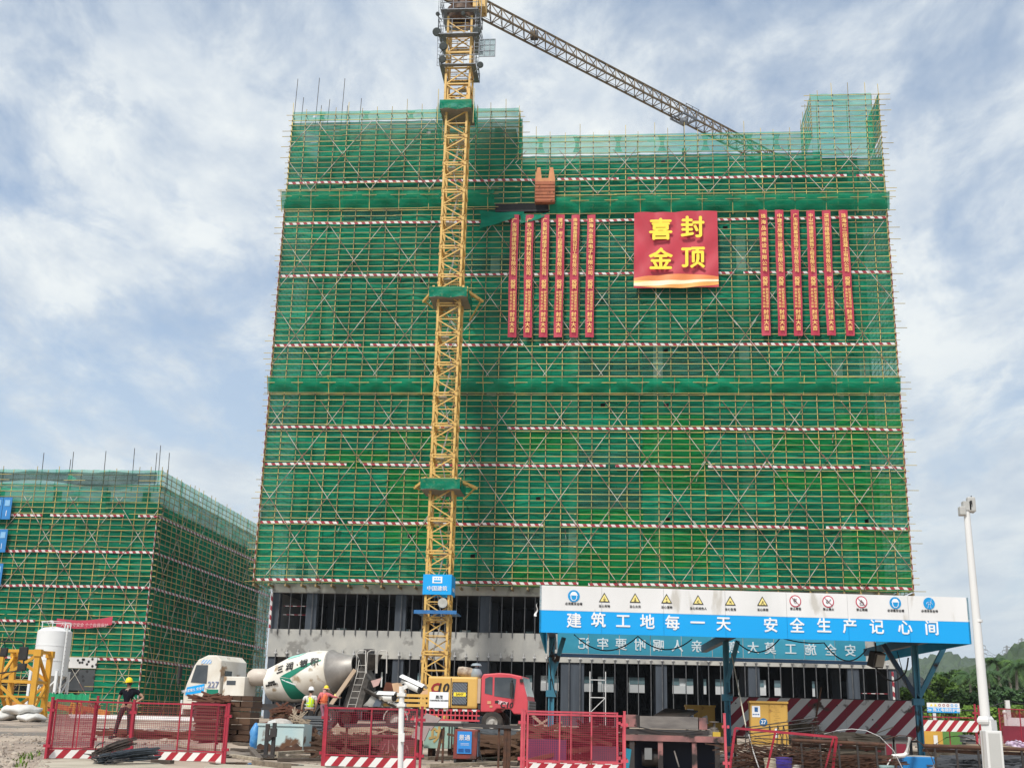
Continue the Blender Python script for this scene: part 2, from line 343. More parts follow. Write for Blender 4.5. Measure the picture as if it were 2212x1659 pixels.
slab('pavement', [gp0(440, 1652), gp0(540, 1644), gp0(700, 1650), gp0(720, 1670), gp0(720, 1730), gp0(440, 1730)], 0.08, M_pav)
M_water = mat('muddy_water', (0.10, 0.085, 0.07), (0.09, 0.075, 0.06), 1, 0.04, spec=0.9)
def puddle(x, y, rx, ry, seed):
    R = random.Random(seed); c = AZ(x, y, 0.0); n = 26; ph = [R.uniform(0, 6.28) for _ in range(3)]
    pts = [(c.x + rx * math.cos(a) * (1 + .22 * math.sin(2 * a + ph[0]) + .12 * math.sin(5 * a + ph[1])), c.y + ry * math.sin(a) * (1 + .25 * math.sin(3 * a + ph[2]))) for a in [6.283 * i / n for i in range(n)]]
    MB().prism(pts, (0, 0, gz(c.y) + 0.012), X, Yv, Z, 0.02).build('water', M_water, kind='structure')
puddle(600, 1640, 1.1, 1.2, 1); puddle(1060, 1653, 0.7, 0.45, 2); puddle(560, 1652, 0.8, 0.6, 3); puddle(340, 1595, 2.2, 2.0, 4)
# ------------------------------------------------------------------ the tall building
YF = 108.0
X0, X1 = -32.75, 26.85
LV = [53.1, 48.6, 43.0, 35.75, 27.5, 23.9, 18.35]         # red and white strips
ZB = 12.9
COLX = [-31.0, -27.6, -19.2, -11.3, -3.26, 4.70, 12.9, 21.6, 25.0]
M_pale = mat('pale_concrete_column', (0.66, 0.65, 0.63), (0.52, 0.52, 0.51), 0.6, 0.9)
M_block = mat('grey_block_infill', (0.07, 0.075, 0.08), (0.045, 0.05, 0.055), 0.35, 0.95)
b = thing('concrete_building', 'grey unfinished concrete high-rise whose two open lower storeys show below the green scaffolding', 'building', (-3, 110, gz(110)))
FL = [gz(108) - 0.1, 7.4, 12.45] + [12.45 + 4.3 * k for k in range(1, 11)]
roofz = 55.2
for i, z in enumerate(FL):
    zz = min(z, roofz)
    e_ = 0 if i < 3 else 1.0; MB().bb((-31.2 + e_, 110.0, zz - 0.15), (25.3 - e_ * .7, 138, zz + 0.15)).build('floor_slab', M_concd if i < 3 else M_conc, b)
MB().bb((-30.2, 110.0, 59.6), (-9.6, 138, 60.0)).build('roof', M_conc, b)
MB().bb((-30.2, 110.0, 55.36), (-9.6, 138, 59.58)).build('penthouse_wall', M_conc, b)
# the concrete bands (spandrel walls)
for z0, z1 in ((6.25, 8.75), (12.1, 13.0)):
    MB().bb((-31.4, 109.45, z0), (25.5, 109.98, z1)).build('spandrel_band', M_conc, b)
for z in FL[3:]:
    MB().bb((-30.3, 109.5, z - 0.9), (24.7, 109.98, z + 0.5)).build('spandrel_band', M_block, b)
for i, x in enumerate(COLX):
    w = 1.0 if 0 < i < 8 else 0.7
    if i == 4: w = 2.1
    MB().bb((x - w / 2, 109.6, gz(109)), (x + w / 2, 110.4, 6.24)).build('column', M_coat_shade, b)
    MB().bb((x - w / 2, 109.6, 8.76), (x + w / 2, 110.4, 12.09)).build('column', M_coat_shade, b)
    x = max(-29.7, min(24.1, x)); MB().bb((x - .45, 109.2, 13.01), (x + .45, 109.44, roofz if x > -9 else 59.9)).build('column', M_pale, b)
    for yy in (118, 127):
        MB().bb((x - .4, yy, gz(109)), (x + .4, yy + .8, roofz)).build('column', M_coat_shade, b)  # inner columns: the dark coating colour stands in for interior shade
M_void = mat('interior_shade_black', (0.012, 0.014, 0.02), (0.008, 0.009, 0.013), 0.5, 0.95, spec=0.1)  # near-black: deep interior shade put into the wall colour
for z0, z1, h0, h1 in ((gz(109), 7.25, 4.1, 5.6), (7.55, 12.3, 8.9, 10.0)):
    xs = [-31.2]; R = random.Random(5 + int(z0))
    y = 124
    MB().bb((-31.2, y, z0), (25.3, y + .2, h0)).build('darkening_back_wall', M_void, b)  # back wall added to darken the open lower storeys
    MB().bb((-31.2, y, h1), (25.3, y + .2, z1)).build('darkening_back_wall', M_void, b)
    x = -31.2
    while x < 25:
        w = R.uniform(0.5, 3.0); MB().bb((x, y, h0), (min(x + w, 25.3), y + .2, h1)).build('darkening_back_wall', M_void, b); x += w + R.choice([0.8, 1.6, 2.6, 3.4])
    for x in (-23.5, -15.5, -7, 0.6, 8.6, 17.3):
        MB().bb((x - .1, 113, z0), (x + .1, 123.9, z1)).build('darkening_partition', M_void, b)  # partitions added inside to keep the storeys dark
for z in FL[2:-1]:
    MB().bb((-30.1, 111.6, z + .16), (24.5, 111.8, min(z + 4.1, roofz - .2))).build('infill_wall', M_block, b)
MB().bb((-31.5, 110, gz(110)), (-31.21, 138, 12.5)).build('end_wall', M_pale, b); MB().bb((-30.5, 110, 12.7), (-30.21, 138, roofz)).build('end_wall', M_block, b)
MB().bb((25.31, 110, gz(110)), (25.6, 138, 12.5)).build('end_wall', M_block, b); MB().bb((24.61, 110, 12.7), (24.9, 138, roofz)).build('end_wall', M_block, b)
# steel strips hanging down the open storeys
M_strip = mat('steel_strip', (0.10, 0.105, 0.11), (0.05, 0.05, 0.055), 2.5, 0.5)
M_tab = mat('galvanised_tab', (0.6, 0.6, 0.6), (0.5, 0.5, 0.5), 3, 0.4)
xs = np.arange(-30.6, 25.2, 1.04)
for x in xs:
    j = random.uniform(-.06, .06)
    for z0, z1 in ((gz(109) + .05, 6.5), (8.3, 12.05)):
        MB().bar((x + j, 109.38, z0), (x + j, 109.38, z1), 0.11, 0.07).build('steel_strip', M_strip, b)
    s = MB().bar((x + j, 109.33, 6.5), (x + j, 109.33, 6.95), 0.12, 0.04); s.box((x + j, 109.33, 6.62), (0.26, 0.05, 0.09)); s.build('fixing_tab', M_tab, b)
MB().bb((-30.4, 110.2, 10.1), (-28.2, 110.25, 10.16)).bb((-30.4, 110.2, 10.9), (-28.2, 110.25, 10.96)).build('guard_rail', M_tape, b)
MB().bb((22.3, 110.2, 3.3), (24.6, 110.25, 3.36)).bb((22.3, 110.2, 4.1), (24.6, 110.25, 4.16)).build('guard_rail', M_tape, b)
MB().bar((24.9, 109.2, 1), (24.9, 109.2, 6), 0.16).build('corner_guard', M_tapev, b)
MB().bar((-31.3, 109.2, 8.8), (-31.3, 109.2, 12), 0.16).build('corner_guard', M_tapev, b)
# pale office block seen through the openings
o = thing('office_building', 'pale office block with bands of windows seen through the open lower storeys', 'building', (0, 176, .7))
M_off = mat('pale_cladding', (0.72, 0.74, 0.74), (0.62, 0.64, 0.65), 0.3, 0.6); M_offg = mat('office_glass', (0.10, 0.17, 0.19), (0.16, 0.24, 0.26), 0.4, 0.15)
MB().bb((-50, 176, .7), (32, 190, 3.2)).bb((-50, 176, 5.2), (32, 190, 6.5)).bb((-50, 176.6, 6.5), (32, 190, 7.7)).bb((-50, 176, 7.7), (32, 190, 12.2)).bb((-50, 176, 14), (32, 190, 16)).bb((-50, 176.6, 3.2), (32, 190, 5.2)).bb((-50, 176.6, 12.2), (32, 190, 14)).build('wall', M_off, o)
for x in range(-49, 29, 4):
    MB().bb((x, 176.4, 6.6), (x + 3.1, 176.55, 7.6)).build('window', M_offg, o); MB().bb((x - .03, 175.97, 5.2), (x + .03, 175.99, 6.5)).build('panel_joint', M_offg, o); MB().bb((x, 176.4, 12.3), (x + 3.4, 176.55, 13.9)).build('window', M_offg, o)
# ------------------------------------------------------------------ scaffolding
def polebar(mb, p, q, w, seg=6.0, j=0.028):
    p, q = Vector(p), Vector(q); n = max(1, int((q - p).length / seg)); a = p
    for i in range(n):
        e = p + (q - p) * ((i + 1) / n); d = Vector((0, random.uniform(-j, j), random.uniform(-j, j)))
        mb.bar(a + d, e + d, w, ext=0.12); a = e
    return mb
def toprow(x):
    if x < -9.15: return 61.4
    if x > 20.1: return 62.3
    return 58.2
W_P = 0.049
sc = thing('scaffolding', 'tall yellow scaffolding wrapped in green net and red-white strips in front of the high-rise', 'scaffolding', (-3, YF, ZB))
px = [X0 + (X1 - X0) * i / 40 + random.uniform(-.16, .16) * (0 < i < 40) for i in range(41)]
for i, x in enumerate(px):
    zt = toprow(x) + random.choice([.15, .3, .5, .9, 1.1]); z = ZB - .35; mb = MB(); xx = x
    while z < zt - .5:
        z2 = min(z + 6.0, zt); x2 = xx + random.uniform(-.05, .05) * .8
        mb.bar((xx, YF, z), (x2, YF + random.uniform(-.03, .03), z2), W_P * 1.05, ext=.06); z = z2; xx = x + (x2 - x) * .5
    mb.build('pole', M_pole, sc)
z = ZB; k = 0
while z < 62.3:
    segs = [(X0, X1)] if z < 58.2 else [(X0, -9.15), (20.1, X1)] if z < 61.4 else [(20.1, X1)]
    dz0 = random.uniform(-.02, .02)
    for a, c in segs:
        mb = polebar(MB(), (a - random.choice([.15, .25, .5, .8]), YF - .06, z + dz0), (c + random.choice([.2, .3, .5, 1.0]), YF - .06, z + dz0 + random.uniform(-.03, .03)), W_P); mb.build('ledger', M_pole, sc)
    z += 0.6; k += 1
NZ = k
M_clamp = mat('coupler_steel', (0.05, 0.05, 0.05), (0.09, 0.07, 0.05), 5, 0.6)
mb = MB()
for x in px:
    for k in range(NZ):
        z = ZB + .6 * k
        if z < toprow(x) and random.random() < .9: mb.box((x + random.uniform(-.02, .05), YF - .05, z - .02), (.1, .1, .1))
mb.build('coupler', M_clamp, sc, kind='stuff')
# cross braces
def braces(z0, z1, dx, phase, parent, xa, xb, yy, slope=1.42, fn=None):
    H = z1 - z0; run = H / slope
    for sgn in (1, -1):
        x = xa - run - dx + phase
        while x < xb + run + dx:
            a, c = (x, z0), (x + sgn * run, z1)
            lo, hi = 0.0, 1.0
            t = lambda X_: (X_ - a[0]) / (c[0] - a[0])
            ts = sorted((t(xa + .1), t(xb - .1))); lo, hi = max(0, ts[0]), min(1, ts[1])
            if hi - lo > .12:
                p = (a[0] + (c[0] - a[0]) * lo, a[1] + (c[1] - a[1]) * lo); q = (a[0] + (c[0] - a[0]) * hi, a[1] + (c[1] - a[1]) * hi)
                if toprow((p[0] + q[0]) / 2) > q[1] - .6 or fn:
                    m = MB(); f = fn or (lambda u, w: (u, yy, w))
                    pa, qa = Vector(f(*p)), Vector(f(*q)); n = max(1, int((qa - pa).length / 5.5)); e0 = pa
                    for i in range(n):
                        e1 = pa + (qa - pa) * ((i + 1) / n); dd = Vector((random.uniform(-.09, .09), 0, random.uniform(-.05, .05))); m.bar(e0 + dd, e1 + dd, .042, ext=.3); e0 = e1
                    m.build('brace', M_brace, parent)
            x += dx
braces(ZB + .2, 30.0, 5.45, 1.9, sc, X0, X1, YF - .13)
braces(33.0, 48.2, 5.45, 4.6, sc, X0, X1, YF - .13)
braces(52.4, 59.9, 6.1, 2.2, sc, X0, -9.3, YF - .13, slope=1.3)
braces(51.6, 56.2, 5.5, .8, sc, -9.3, X1, YF - .13, slope=1.25)
# red and white strips (toe boards)
def strip(parent, xa, xb, z, yy, h=.23, gaps=True):
    x = xa
    while x < xb:
        L_ = random.uniform(5.5, 9.5); e = min(x + L_, xb)
        if xb - e < 1.5: e = xb
        def fn(u, v): return (x + (e - x) * u, yy + .02 * math.sin(9 * u), z + (v - .5) * h + .05 * math.sin(u * 5 + x) * (random.random() < 2) * .6)
        MB().grid(fn, 10, 1).build('toe_board_strip', M_tape, parent)
        x = e + (random.choice([0.0, .0, .05, .05, .9, 1.6]) if gaps else 0)
for z in LV + [ZB + .1]: strip(sc, X0 + .15, X1 - .1, z + .12, YF - .105)
for x, y in ((X0 - .05, YF - .1), (X1 + .05, YF - .1)):
    MB().bar((x, y, ZB), (x, y, 51), .26, .05).build('corner_strip', M_tapev, sc)
for (x, z) in ((-9.5, 48.2), (-14.2, 48.0), (3.4, 48.3), (12.5, 27.0), (-4.7, 23.5), (8.2, 23.4), (-4.0, 18.0), (20.6, 27.1), (-20.4, 43), (-25, 18.1)):
    MB().bar((x, YF - .15, z), (x + random.uniform(-.3, .3), YF - .22, z - random.uniform(.5, .9)), .2, .02).build('loose_strip', M_tape, sc)
# net sheets: a few shapes shared by all the sheets
def netshape(seed, w=6.0, h=1.8, amp=.13, hole=False):
    R = random.Random(seed); ph = [R.uniform(0, 6.28) for _ in range(5)]; nu, nv = 14, 5
    def fn(u, v):
        sag = math.sin(math.pi * u * 4) ** 2
        y = amp * (math.sin(u * 7 + ph[0]) * .5 + math.sin(u * 19 + v * 3 + ph[1]) * .3 + math.sin(v * 9 + u * 5 + ph[2]) * .35) * (0.3 + math.sin(math.pi * v))
        z = v * h + (.05 * math.sin(u * 6 + ph[3]) - .06 * sag * R.random() if 0 < v < 1 else (-.05 * sag if v >= 1 else 0)) + (.0 if v > 0 else .04 * math.sin(u * 11 + ph[4]))
        return (u * w, y, z)
    mb = MB().grid(fn, nu, nv)
    if hole: mb.f = [f for i, f in enumerate(mb.f) if i != hole]
    me = mb.mesh('net_sheet', smooth=True); return me
NETM = {}
def nets(parent, m, n=6, w=6.0, holes=()):
    k = (m.name, w)
    if k not in NETM: NETM[k] = [netshape(s + hash(w) % 97, w, hole=(holes[s % len(holes)] if holes and s == 0 else False)) for s in range(n)]
    return NETM[k]
def sheet(parent, x, z, m, hgt=1.8, w=6.0, yy=YF + .17, jz=.05, holes=(33, 44)):
    me = random.choices(nets(parent, m, 6, w, holes), (1, 4, 4, 4, 4, 4))[0]
    o = link('net_sheet', me, m, parent, (Vector((x, yy + random.uniform(-.03, .03), z)) - ORG[parent.name]))
    o.scale = (1.02, 1, (hgt + .06) / 1.8); return o
z = ZB - .1
while z < 60.3:
    nx_ = 10; w = (X1 - X0) / nx_; h = min(1.8, 60.4 - z)
    for i in range(nx_):
        x = X0 + i * w; xm = x + w / 2
        top = 60.1 if xm < -9 else 55.9 if xm < 20 else 55.2
        if z > top - .4: continue
        hh = min(1.8, top - z)
        pg = .0
        if z < 27: pg = .16
        if z < 28 and (-20 < xm < -14 or 3 < xm < 9 or 21 < xm): pg = .5
        rr = random.random(); sheet(sc, x, z, M_nety if rr < pg else M_thin if rr > (.90 if abs(xm + 11) < 4 or abs(xm - 4) < 7 else .96) else M_net, hh, w)
    z += 1.8
# thin single nets over the roof edge, with sky behind
def parapet(xa, xb, z0, z1, yy=YF + .05, m=M_netp):
    z = z0
    while z < z1 - .2:
        x = xa; h = min(1.8, z1 - z)
        while x < xb - .5:
            w = min(5.96, xb - x); o = sheet(sc, x, z, m, h, 5.96 if w > 3 else w, yy); o.scale.x = w / 5.96; x += w
        z += 1.8
parapet(X0, -9.2, 60.2, 61.3); parapet(-9.2, 20.1, 56.0, 58.1); parapet(20.1, X1, 55.3, 62.2)
for x in (-29.6, -25, -20.3, -14.9, -6.9, -3.2, .9, 5.3, 9.6, 13.9, 16.6):          # gathered, doubled net between poles
    zt = toprow(x) - .2; zb = 60.2 if x < -9.2 else 56.2
    MB().grid(lambda u, v: (x + (u - .5) * (.35 + 1.6 * abs(v - .5) ** 1.5), YF + .0, zb + (zt - zb) * v), 3, 8).build('gathered_net', M_netp, sc)
# tower frame at the right end and the step at the left part: return faces running back
def sideface(x, y0, y1, z0, z1, m, dense=True, step=6.0):
    mb = MB(); y = y0
    while y <= y1 + .01:
        mb.bar((x, y, z0), (x, y, z1 + random.uniform(.1, .8)), W_P); y += 1.5
    z = z0
    while z < z1: mb.bar((x, y0 - .3, z), (x, y1 + .2, z), W_P); z += .6 if dense else 1.2
    mb.build('side_frame', M_pole, sc, kind='stuff')
    z = z0
    while z < z1 - .3:
        h = min(1.8, z1 - z); y = y0
        while y < y1 - .5:
            e = min(y + step, y1); MB().grid(lambda u, v: (x + .04 * math.sin(9 * u + z), y + (e - y) * u, z + h * v + .05 * math.sin(6 * u)), 6, 2).build('side_net', m, sc); y = e
        z += 1.8
sideface(X0, YF, YF + 24, ZB, 60.3, M_netp); sideface(X1, YF, YF + 24, ZB, 57.5, M_netp)
sideface(X1, YF, YF + 6, 57.8, 62.2, M_netd); sideface(20.1, YF, YF + 6, 57.5, 62.0, M_netp)
sideface(-9.15, YF, YF + 4, 55.5, 61.2, M_netd, step=4.0)
# inner row of poles behind the net
mb = MB()
for x in px[::2]: mb.bar((x, YF + .9, ZB), (x, YF + .9, toprow(x) - .3), .05)
for k in range(0, NZ, 3):
    z = ZB + .6 * k; mb.bar((X0, YF + .9, z), (X1 if z < 58 else -9.2, YF + .9, z), .05)
for x in px: mb.bar((x, YF, 56.7 if x > -9.2 else 60.9), (x, YF + .9, 56.7 if x > -9.2 else 60.9), .05)
for x0_, x1_, zz in ((20.1, X1, 58.0), (20.1, X1, 59.8), (20.1, X1, 61.6), (20.1, X1, 56.5)):
    mb.bar((x0_, YF + 6, zz), (x1_, YF + 6, zz), .05)
for x in (20.1, 21.8, 23.5, 25.2, X1): mb.bar((x, YF + 6, 55), (x, YF + 6, 62.6), .05)
mb.build('inner_frame', M_pole, sc, kind='stuff')
# needle beams under the scaffold
for x in px[::1]:
    MB().bar((x, YF - .25, ZB - .28), (x, YF + 1.6, ZB - .28), .14, .2).build('needle_beam', mat('primer_yellow_steel', (.35, .25, .1), (.2, .14, .07), 2, .7), sc)
# catch fans: net bands leaning out
M_fan = netmat('fan_net_green', (0.001, 0.23, 0.11), (0.004, 0.32, 0.17), 0.22)
def fan(z0, z1, xa, xb, out, seed):
    x = xa; R = random.Random(seed)
    while x < xb - .2:
        e = min(x + 3.0, xb); ph = R.uniform(0, 6); amp = R.choice([.05, .08, .14])
        def fn(u, v):
            bel = math.sin(math.pi * u) * math.sin(math.pi * v)
            return (x + (e - x) * u, YF - .16 - out * v - .24 * bel - amp * .5 * math.sin(7 * u + 5 * v + ph) * v * (1 - v) * 4, z0 + (z1 - z0) * v - .16 * math.sin(math.pi * u) * v + .07 * math.sin(math.pi * u) * (1 - v) + .25 * amp * math.sin(13 * u + ph))
        MB().grid(fn, 10, 6).build('fan_net', M_fan, sc, smooth=True)
        MB().bar((x, YF - .1, z0 - .15), (x + R.uniform(-.1, .1), YF - .2 - out, z1 + .15), .06).build('fan_strut', M_pole, sc); x = e
    for zz, oo in ((z1, out + .05), (z0, .12), (z1 - .55, out * .75 + .1)):
        polebar(MB(), (xa - .2, YF - .16 - oo, zz), (xb + .3, YF - .16 - oo, zz), W_P).build('fan_rail', M_pole, sc)
fan(31.0, 32.5, X0 - .15, X1 + .1, .4, 1)
fan(50.2, 52.05, X0 - .3, -11.4, .5, 2); fan(49.4, 51.2, -5.9, X1 + .4, .5, 3)
for (xa, xb, za, zb) in ((-12.9, -8.6, 49.9, 47.9), (-8.9, -6.0, 49.6, 48.4)):
    MB().grid(lambda u, v: (xa + (xb - xa) * u + .2 * math.sin(v * 3), YF - .25 - .3 * math.sin(math.pi * u) * v, za + (zb - za) * v * (1 - .75 * u) - .25 * math.sin(3.14 * u)), 12, 6).build('torn_net', M_netd, sc, smooth=True)
# loading deck opening beside the skip
M_deck = mat('plywood_deck', (.30, .16, .08), (.2, .1, .05), 1.5, .8)
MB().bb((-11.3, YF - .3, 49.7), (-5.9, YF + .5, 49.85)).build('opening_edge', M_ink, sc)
MB().bb((-11.3, YF - .2, 49.9), (-5.9, YF - .14, 50.6)).build('opening_shade_sheet', mat('opening_shade_black', (.012, .012, .014), rough=.9), sc)  # flat black sheet painting the deep shade of the opening
# tall bars sticking up from the roof
for (x, y, yt) in ((632, 265, 168), (681, 240, 166), (737, 235, 167), (648, 262, 208), (690, 240, 225), (707, 240, 212), (776, 236, 210), (747, 236, 226)):
    p, q = P(x, y, 109), P(x, yt, 109); MB().tube((p.x, 109.3, 59.6), (p.x + .1, 109.3, q.z), .035, 5).build('starter_bar', M_dark, sc)
# skip hanging at the loading deck
sk = thing('loading_skip', 'orange steel loading box hung on the green scaffolding above the left banners', 'skip', tuple(P(1177, 437, 107)))
p0, p1 = P(1155, 437, 107), P(1198, 437, 107); zt = P(1177, 392, 107).z; ztt = P(1177, 362, 107).z; zb = p0.z
M_skip = mat('orange_primer', (.42, .13, .05), (.30, .085, .035), 1.5, .65, rust=.1); M_skip2 = mat('orange_primer_light', (.62, .27, .11), (.5, .2, .08), 1.5, .65)
MB().bb((p0.x, 107, zb), (p1.x, 107.6, zt)).build('tray', M_skip, sk)
for k in range(6): MB().bb((p0.x - .01, 106.95, zb + .1 + k * (zt - zb - .1) / 6), (p1.x + .01, 107.0, zb + .14 + k * (zt - zb - .1) / 6)).build('rib', M_skip, sk)
MB().bb((p0.x, 107.0, zt), (p1.x, 107.5, zt + .35)).prism([(0, 0), (.65, 0), (.5, ztt - zt - .35), (.2, ztt - zt - .35)], (p0.x, 107.02, zt + .35), X, Z, Yv, .2).prism([(0, 0), (.65, 0), (.45, ztt - zt - .35), (.15, ztt - zt - .35)], (p1.x - .65, 107.02, zt + .35), X, Z, Yv, .2).build('side_plates', M_skip2, sk)
MB().bar(((p0.x + p1.x) / 2, 107.2, zt + .3), ((p0.x + p1.x) / 2 + .3, 107.7, 56.5), .03).build('sling', M_dark, sk)
# ------------------------------------------------------------------ banners
M_mid = {}
def banner(tx, ty, bx, by, firm, label, w=.84):
    Yb = YF - .42; T = P(tx, ty, Yb); B = P(bx, by, Yb)
    o = thing('vertical_banner', label, 'banner', tuple(B), group='crimson vertical banners hung on the scaffolding')
    dn = (B - T); H = dn.length; uy = -dn.normalized(); ux = X; ph = random.uniform(0, 6)
    def fn(u, v):
        c = T + dn * v; return c + ux * ((u - .5) * w * (1 - .06 * abs(math.sin(v * 8 + ph))) + .03 * math.sin(v * 6 + ph)) + Vector((0, .05 * math.sin(v * 17 + ph) + .04 * math.sin(u * 4 + v * 9 + ph) + .02 * math.sin(u * 9 - v * 31) - .0, 0))
    MB().grid(fn, 4, 40).build('cloth', M_banner, o, smooth=True)
    at = lambda f: T + dn * f + Vector((0, -.14, 0))
    n = len(firm); pitch = .47 * H / 12
    L_ = .035; sp_ = .475 / n
    sz = min(.50, H * sp_ * 1.02)
    for i, ch in enumerate(firm): pass
    text('\n'.join(firm), sz, at(L_ + .475 / 2), ux, uy, M_gold, o, bold=.012, line=H * sp_ / sz)
    text('祝\n贺', .5, at(.582), ux, uy, M_gold, o, bold=.014, line=.037 * H / .5)
    text('\n'.join('圣昌电子总部'), .27, at(.712) - ux * .15, ux, uy, M_gold, o, bold=.01, line=.0265 * H / .27)
    text('\n'.join('研制造基地项目'), .27, at(.712) + ux * .15, ux, uy, M_gold, o, bold=.01, line=.0225 * H / .27)
    text('\n'.join('封顶大吉'), .5, at(.885), ux, uy, M_gold, o, bold=.014, line=.042 * H / .5)
LT = [1112, 1144, 1177.5, 1211, 1243, 1277]; LB = [1105.4, 1139, 1172.7, 1205.5, 1238.5, 1273]
LN = ['广东辰海建筑劳务有限公司', '广东心然建筑科技有限公司', '广东聚科源楼宇科技有限公司', '建材广州工程勘测院有限公司', '珠海泰基建筑设计工程有限公司', '珠海市圣昌电子有限公司']
RT = [1648, 1683, 1717, 1750, 1784, 1821]; RB = [1656, 1690, 1725, 1761, 1796, 1837]
RN = ['珠海品成建设有限公司', '中建五局第三建设有限公司', '广东闽凯幕墙装饰工程有限公司', '中山中瑞建筑装饰工程有限公司', '深圳市雄峰建筑劳务有限公司', '珠海市三润混凝土有限公司']
ORD = ['first', 'second', 'third', 'fourth', 'fifth', 'last']
def quoted(i): return 'crimson vertical banner with gold text, ' + ORD[i] + ' from the left in the %s row of six'
for i in range(6):
    banner(LT[i], 464, LB[i], 729, LN[i], quoted(i) % 'left')
    banner(RT[i], 454, RB[i], 725, RN[i], quoted(i) % 'right')
# the big square banner
def bigbanner():
    Yb = YF - .4; TL, TR, BR, BL = [P(*p, Yb) for p in ((1370, 461.5), (1549, 456.6), (1552.5, 620.6), (1369, 623.5))]
    o = thing('square_banner', 'big square red banner with four yellow characters and a gold ribbon along its foot', 'banner', tuple(BL))
    def fold(u, v):
        d = .05 * math.sin(11 * u - 8 * v) * (1 - v) + .04 * math.sin(17 * u + 13 * v + 1) * v + .06 * abs(math.sin(3.14 * 4 * u)) * (1 - v) ** 3 + .04 * math.sin(23 * (u - .4 * v)) * (1 - u) * .8
        return Vector((0, -.1 - 1.7 * d, -.08 * abs(math.sin(3.14159 * 4 * u)) * (1 - v) ** 2 * 0))
    def at(u, v): return (TL * (1 - u) + TR * u) * (1 - v) + (BL * (1 - u) + BR * u) * v
    M_big = mat('red_banner_print', (.52, .035, .06), (.45, .03, .05), .4, .5)
    MB().grid(lambda u, v: at(u, v) + fold(u, v), 44, 44).build('cloth', M_big, o, smooth=True)
    uy = (TL - BL).normalized()
    for ch, u, v in (('喜', .318, .265), ('封', .70, .245), ('金', .318, .66), ('顶', .70, .645)):
        text(ch, 2.35, at(u, v) + Vector((0, -.40, 0)), X, uy, M_yel, o, bold=.026, ext=.02)
    # printed gold ribbon: flat bands of print along the foot
    M_rib = [mat('gold_ribbon_print_%d' % k, c, c, .4, .5) for k, c in enumerate(((.85, .40, .10), (.95, .68, .22), (.95, .85, .55), (.8, .25, .08)))]
    for k, (v0, v1, a0, a1, w) in enumerate(((.865, .90, .05, .9, 3), (.885, .925, .0, .6, 1), (.905, .955, .2, 1., 2), (.94, .965, .1, 1., 0))):
        def rb(u, s, v0=v0, v1=v1, w=w):
            uu = u; m_ = v0 + (v1 - v0) * (.5 + .5 * math.sin(3.3 * u + w)); th = .018 + .022 * math.sin(math.pi * u)
            vv = m_ + (s - .5) * 2 * th; q = at(uu, vv) + fold(uu, vv); q.y -= .012 + .004 * w; return q
        MB().grid(rb, 44, 3).build('ribbon_print', M_rib[w if w < 3 else 3], o, smooth=True)
bigbanner()
# ------------------------------------------------------------------ tower crane
MX, MY = -14.45, 101.0
cr = thing('tower_crane', 'yellow lattice tower crane standing before the scaffolding, its jib reaching back over the roof', 'tower crane', (MX, MY, gz(MY)))
def mast_section(w=1.95, h=2.8):
    a = w / 2; mb = MB(); cs = [(-a, -a), (a, -a), (a, a), (-a, a)]
    for x, y in cs: mb.bar((x, y, 0), (x, y, h), .2); mb.box((x, y, .08), (.28, .28, .16)); mb.box((x, y, h - .08), (.28, .28, .16))
    for i in range(4):
        p, q = Vector((*cs[i], 0)), Vector((*cs[(i + 1) % 4], 0)); n = ((p + q) / 2).normalized() * .02
        for z, t in ((.12, .12), (h - .12, .12), (h / 2, .08)): mb.bar(p + n + Z * z, q + n + Z * z, t)
        e, g = (q, p) if i % 2 == 0 else (p, q)
        mb.bar(e + Z * (h - .15) + n * 2, g + Z * (h / 2 + .06) + n * 2, .1); mb.bar(g + Z * (h / 2 - .06) + n * 2, e + Z * .15 + n * 2, .1)
    for s in (-1, 1): mb.box((a * s, -a - .12, .4), (.12, .1, .3)); mb.box((-a - .12, a * s, 2.1), (.1, .12, .25))
    return mb
def mast_ladder(h=2.8):
    mb = MB(); p, q = Vector((-.35, .2, 0)), Vector((.3, .2, h))
    for s in (-.2, .2): mb.bar(p + Yv * s, q + Yv * s, .05)
    for k in range(9): c = p + (q - p) * (k / 9 + .05); mb.bar(c - Yv * .2, c + Yv * .2, .03)
    mb.box((.35, 0, h - .1), (.8, .9, .05)); return mb
ms_me = mast_section().mesh('mast_section'); la_me = mast_ladder().mesh('ladder'); la_me.materials.append(mat('pale_grey_steel', (.55, .55, .53), (.42, .42, .4), 2, .5))
NS = 21; z = gz(MY); zs = 0
sign_z = P(945, 1268, MY).z
for k in range(NS):
    o = link('mast_section', ms_me, M_crane, cr, Vector((0, 0, 2.8 * k)))
    l = link('ladder', la_me, None, o)
    if k % 2: l.scale.x = -1
ztop = z + 2.8 * NS         # about 59.6
JZ = 69.03
# climbing frame and upper mast
mb = MB(); a = 1.15
for x, y in ((-a, -a), (a, -a), (a, a), (-a, a)): mb.bar((MX + x, MY + y, ztop - 1.8), (MX + x, MY + y, JZ - 2.2), .2)
zz = ztop - 1.8; k = 0
while zz < JZ - 3.5:
    for (x0, y0, x1, y1) in ((-a, -a, a, -a), (-a, a, a, a), (-a, -a, -a, a), (a, -a, a, a)):
        mb.bar((MX + x0, MY + y0, zz), (MX + x1, MY + y1, zz), .14)
        mb.bar((MX + (x0 if k % 2 else x1), MY + (y0 if k % 2 else y1), zz), (MX + (x1 if k % 2 else x0), MY + (y1 if k % 2 else y0), zz + 1.7), .1)
    zz += 1.7; k += 1
mb.build('climbing_frame', M_crane, cr)
mb = MB(); zz = ztop - .5
while zz < JZ - 1.5: mb.bar((MX - .8, MY - .9, zz), (MX + .8, MY - .9, zz), .07); zz += .45
mb.build('inner_rungs', M_crane, cr, kind='stuff')
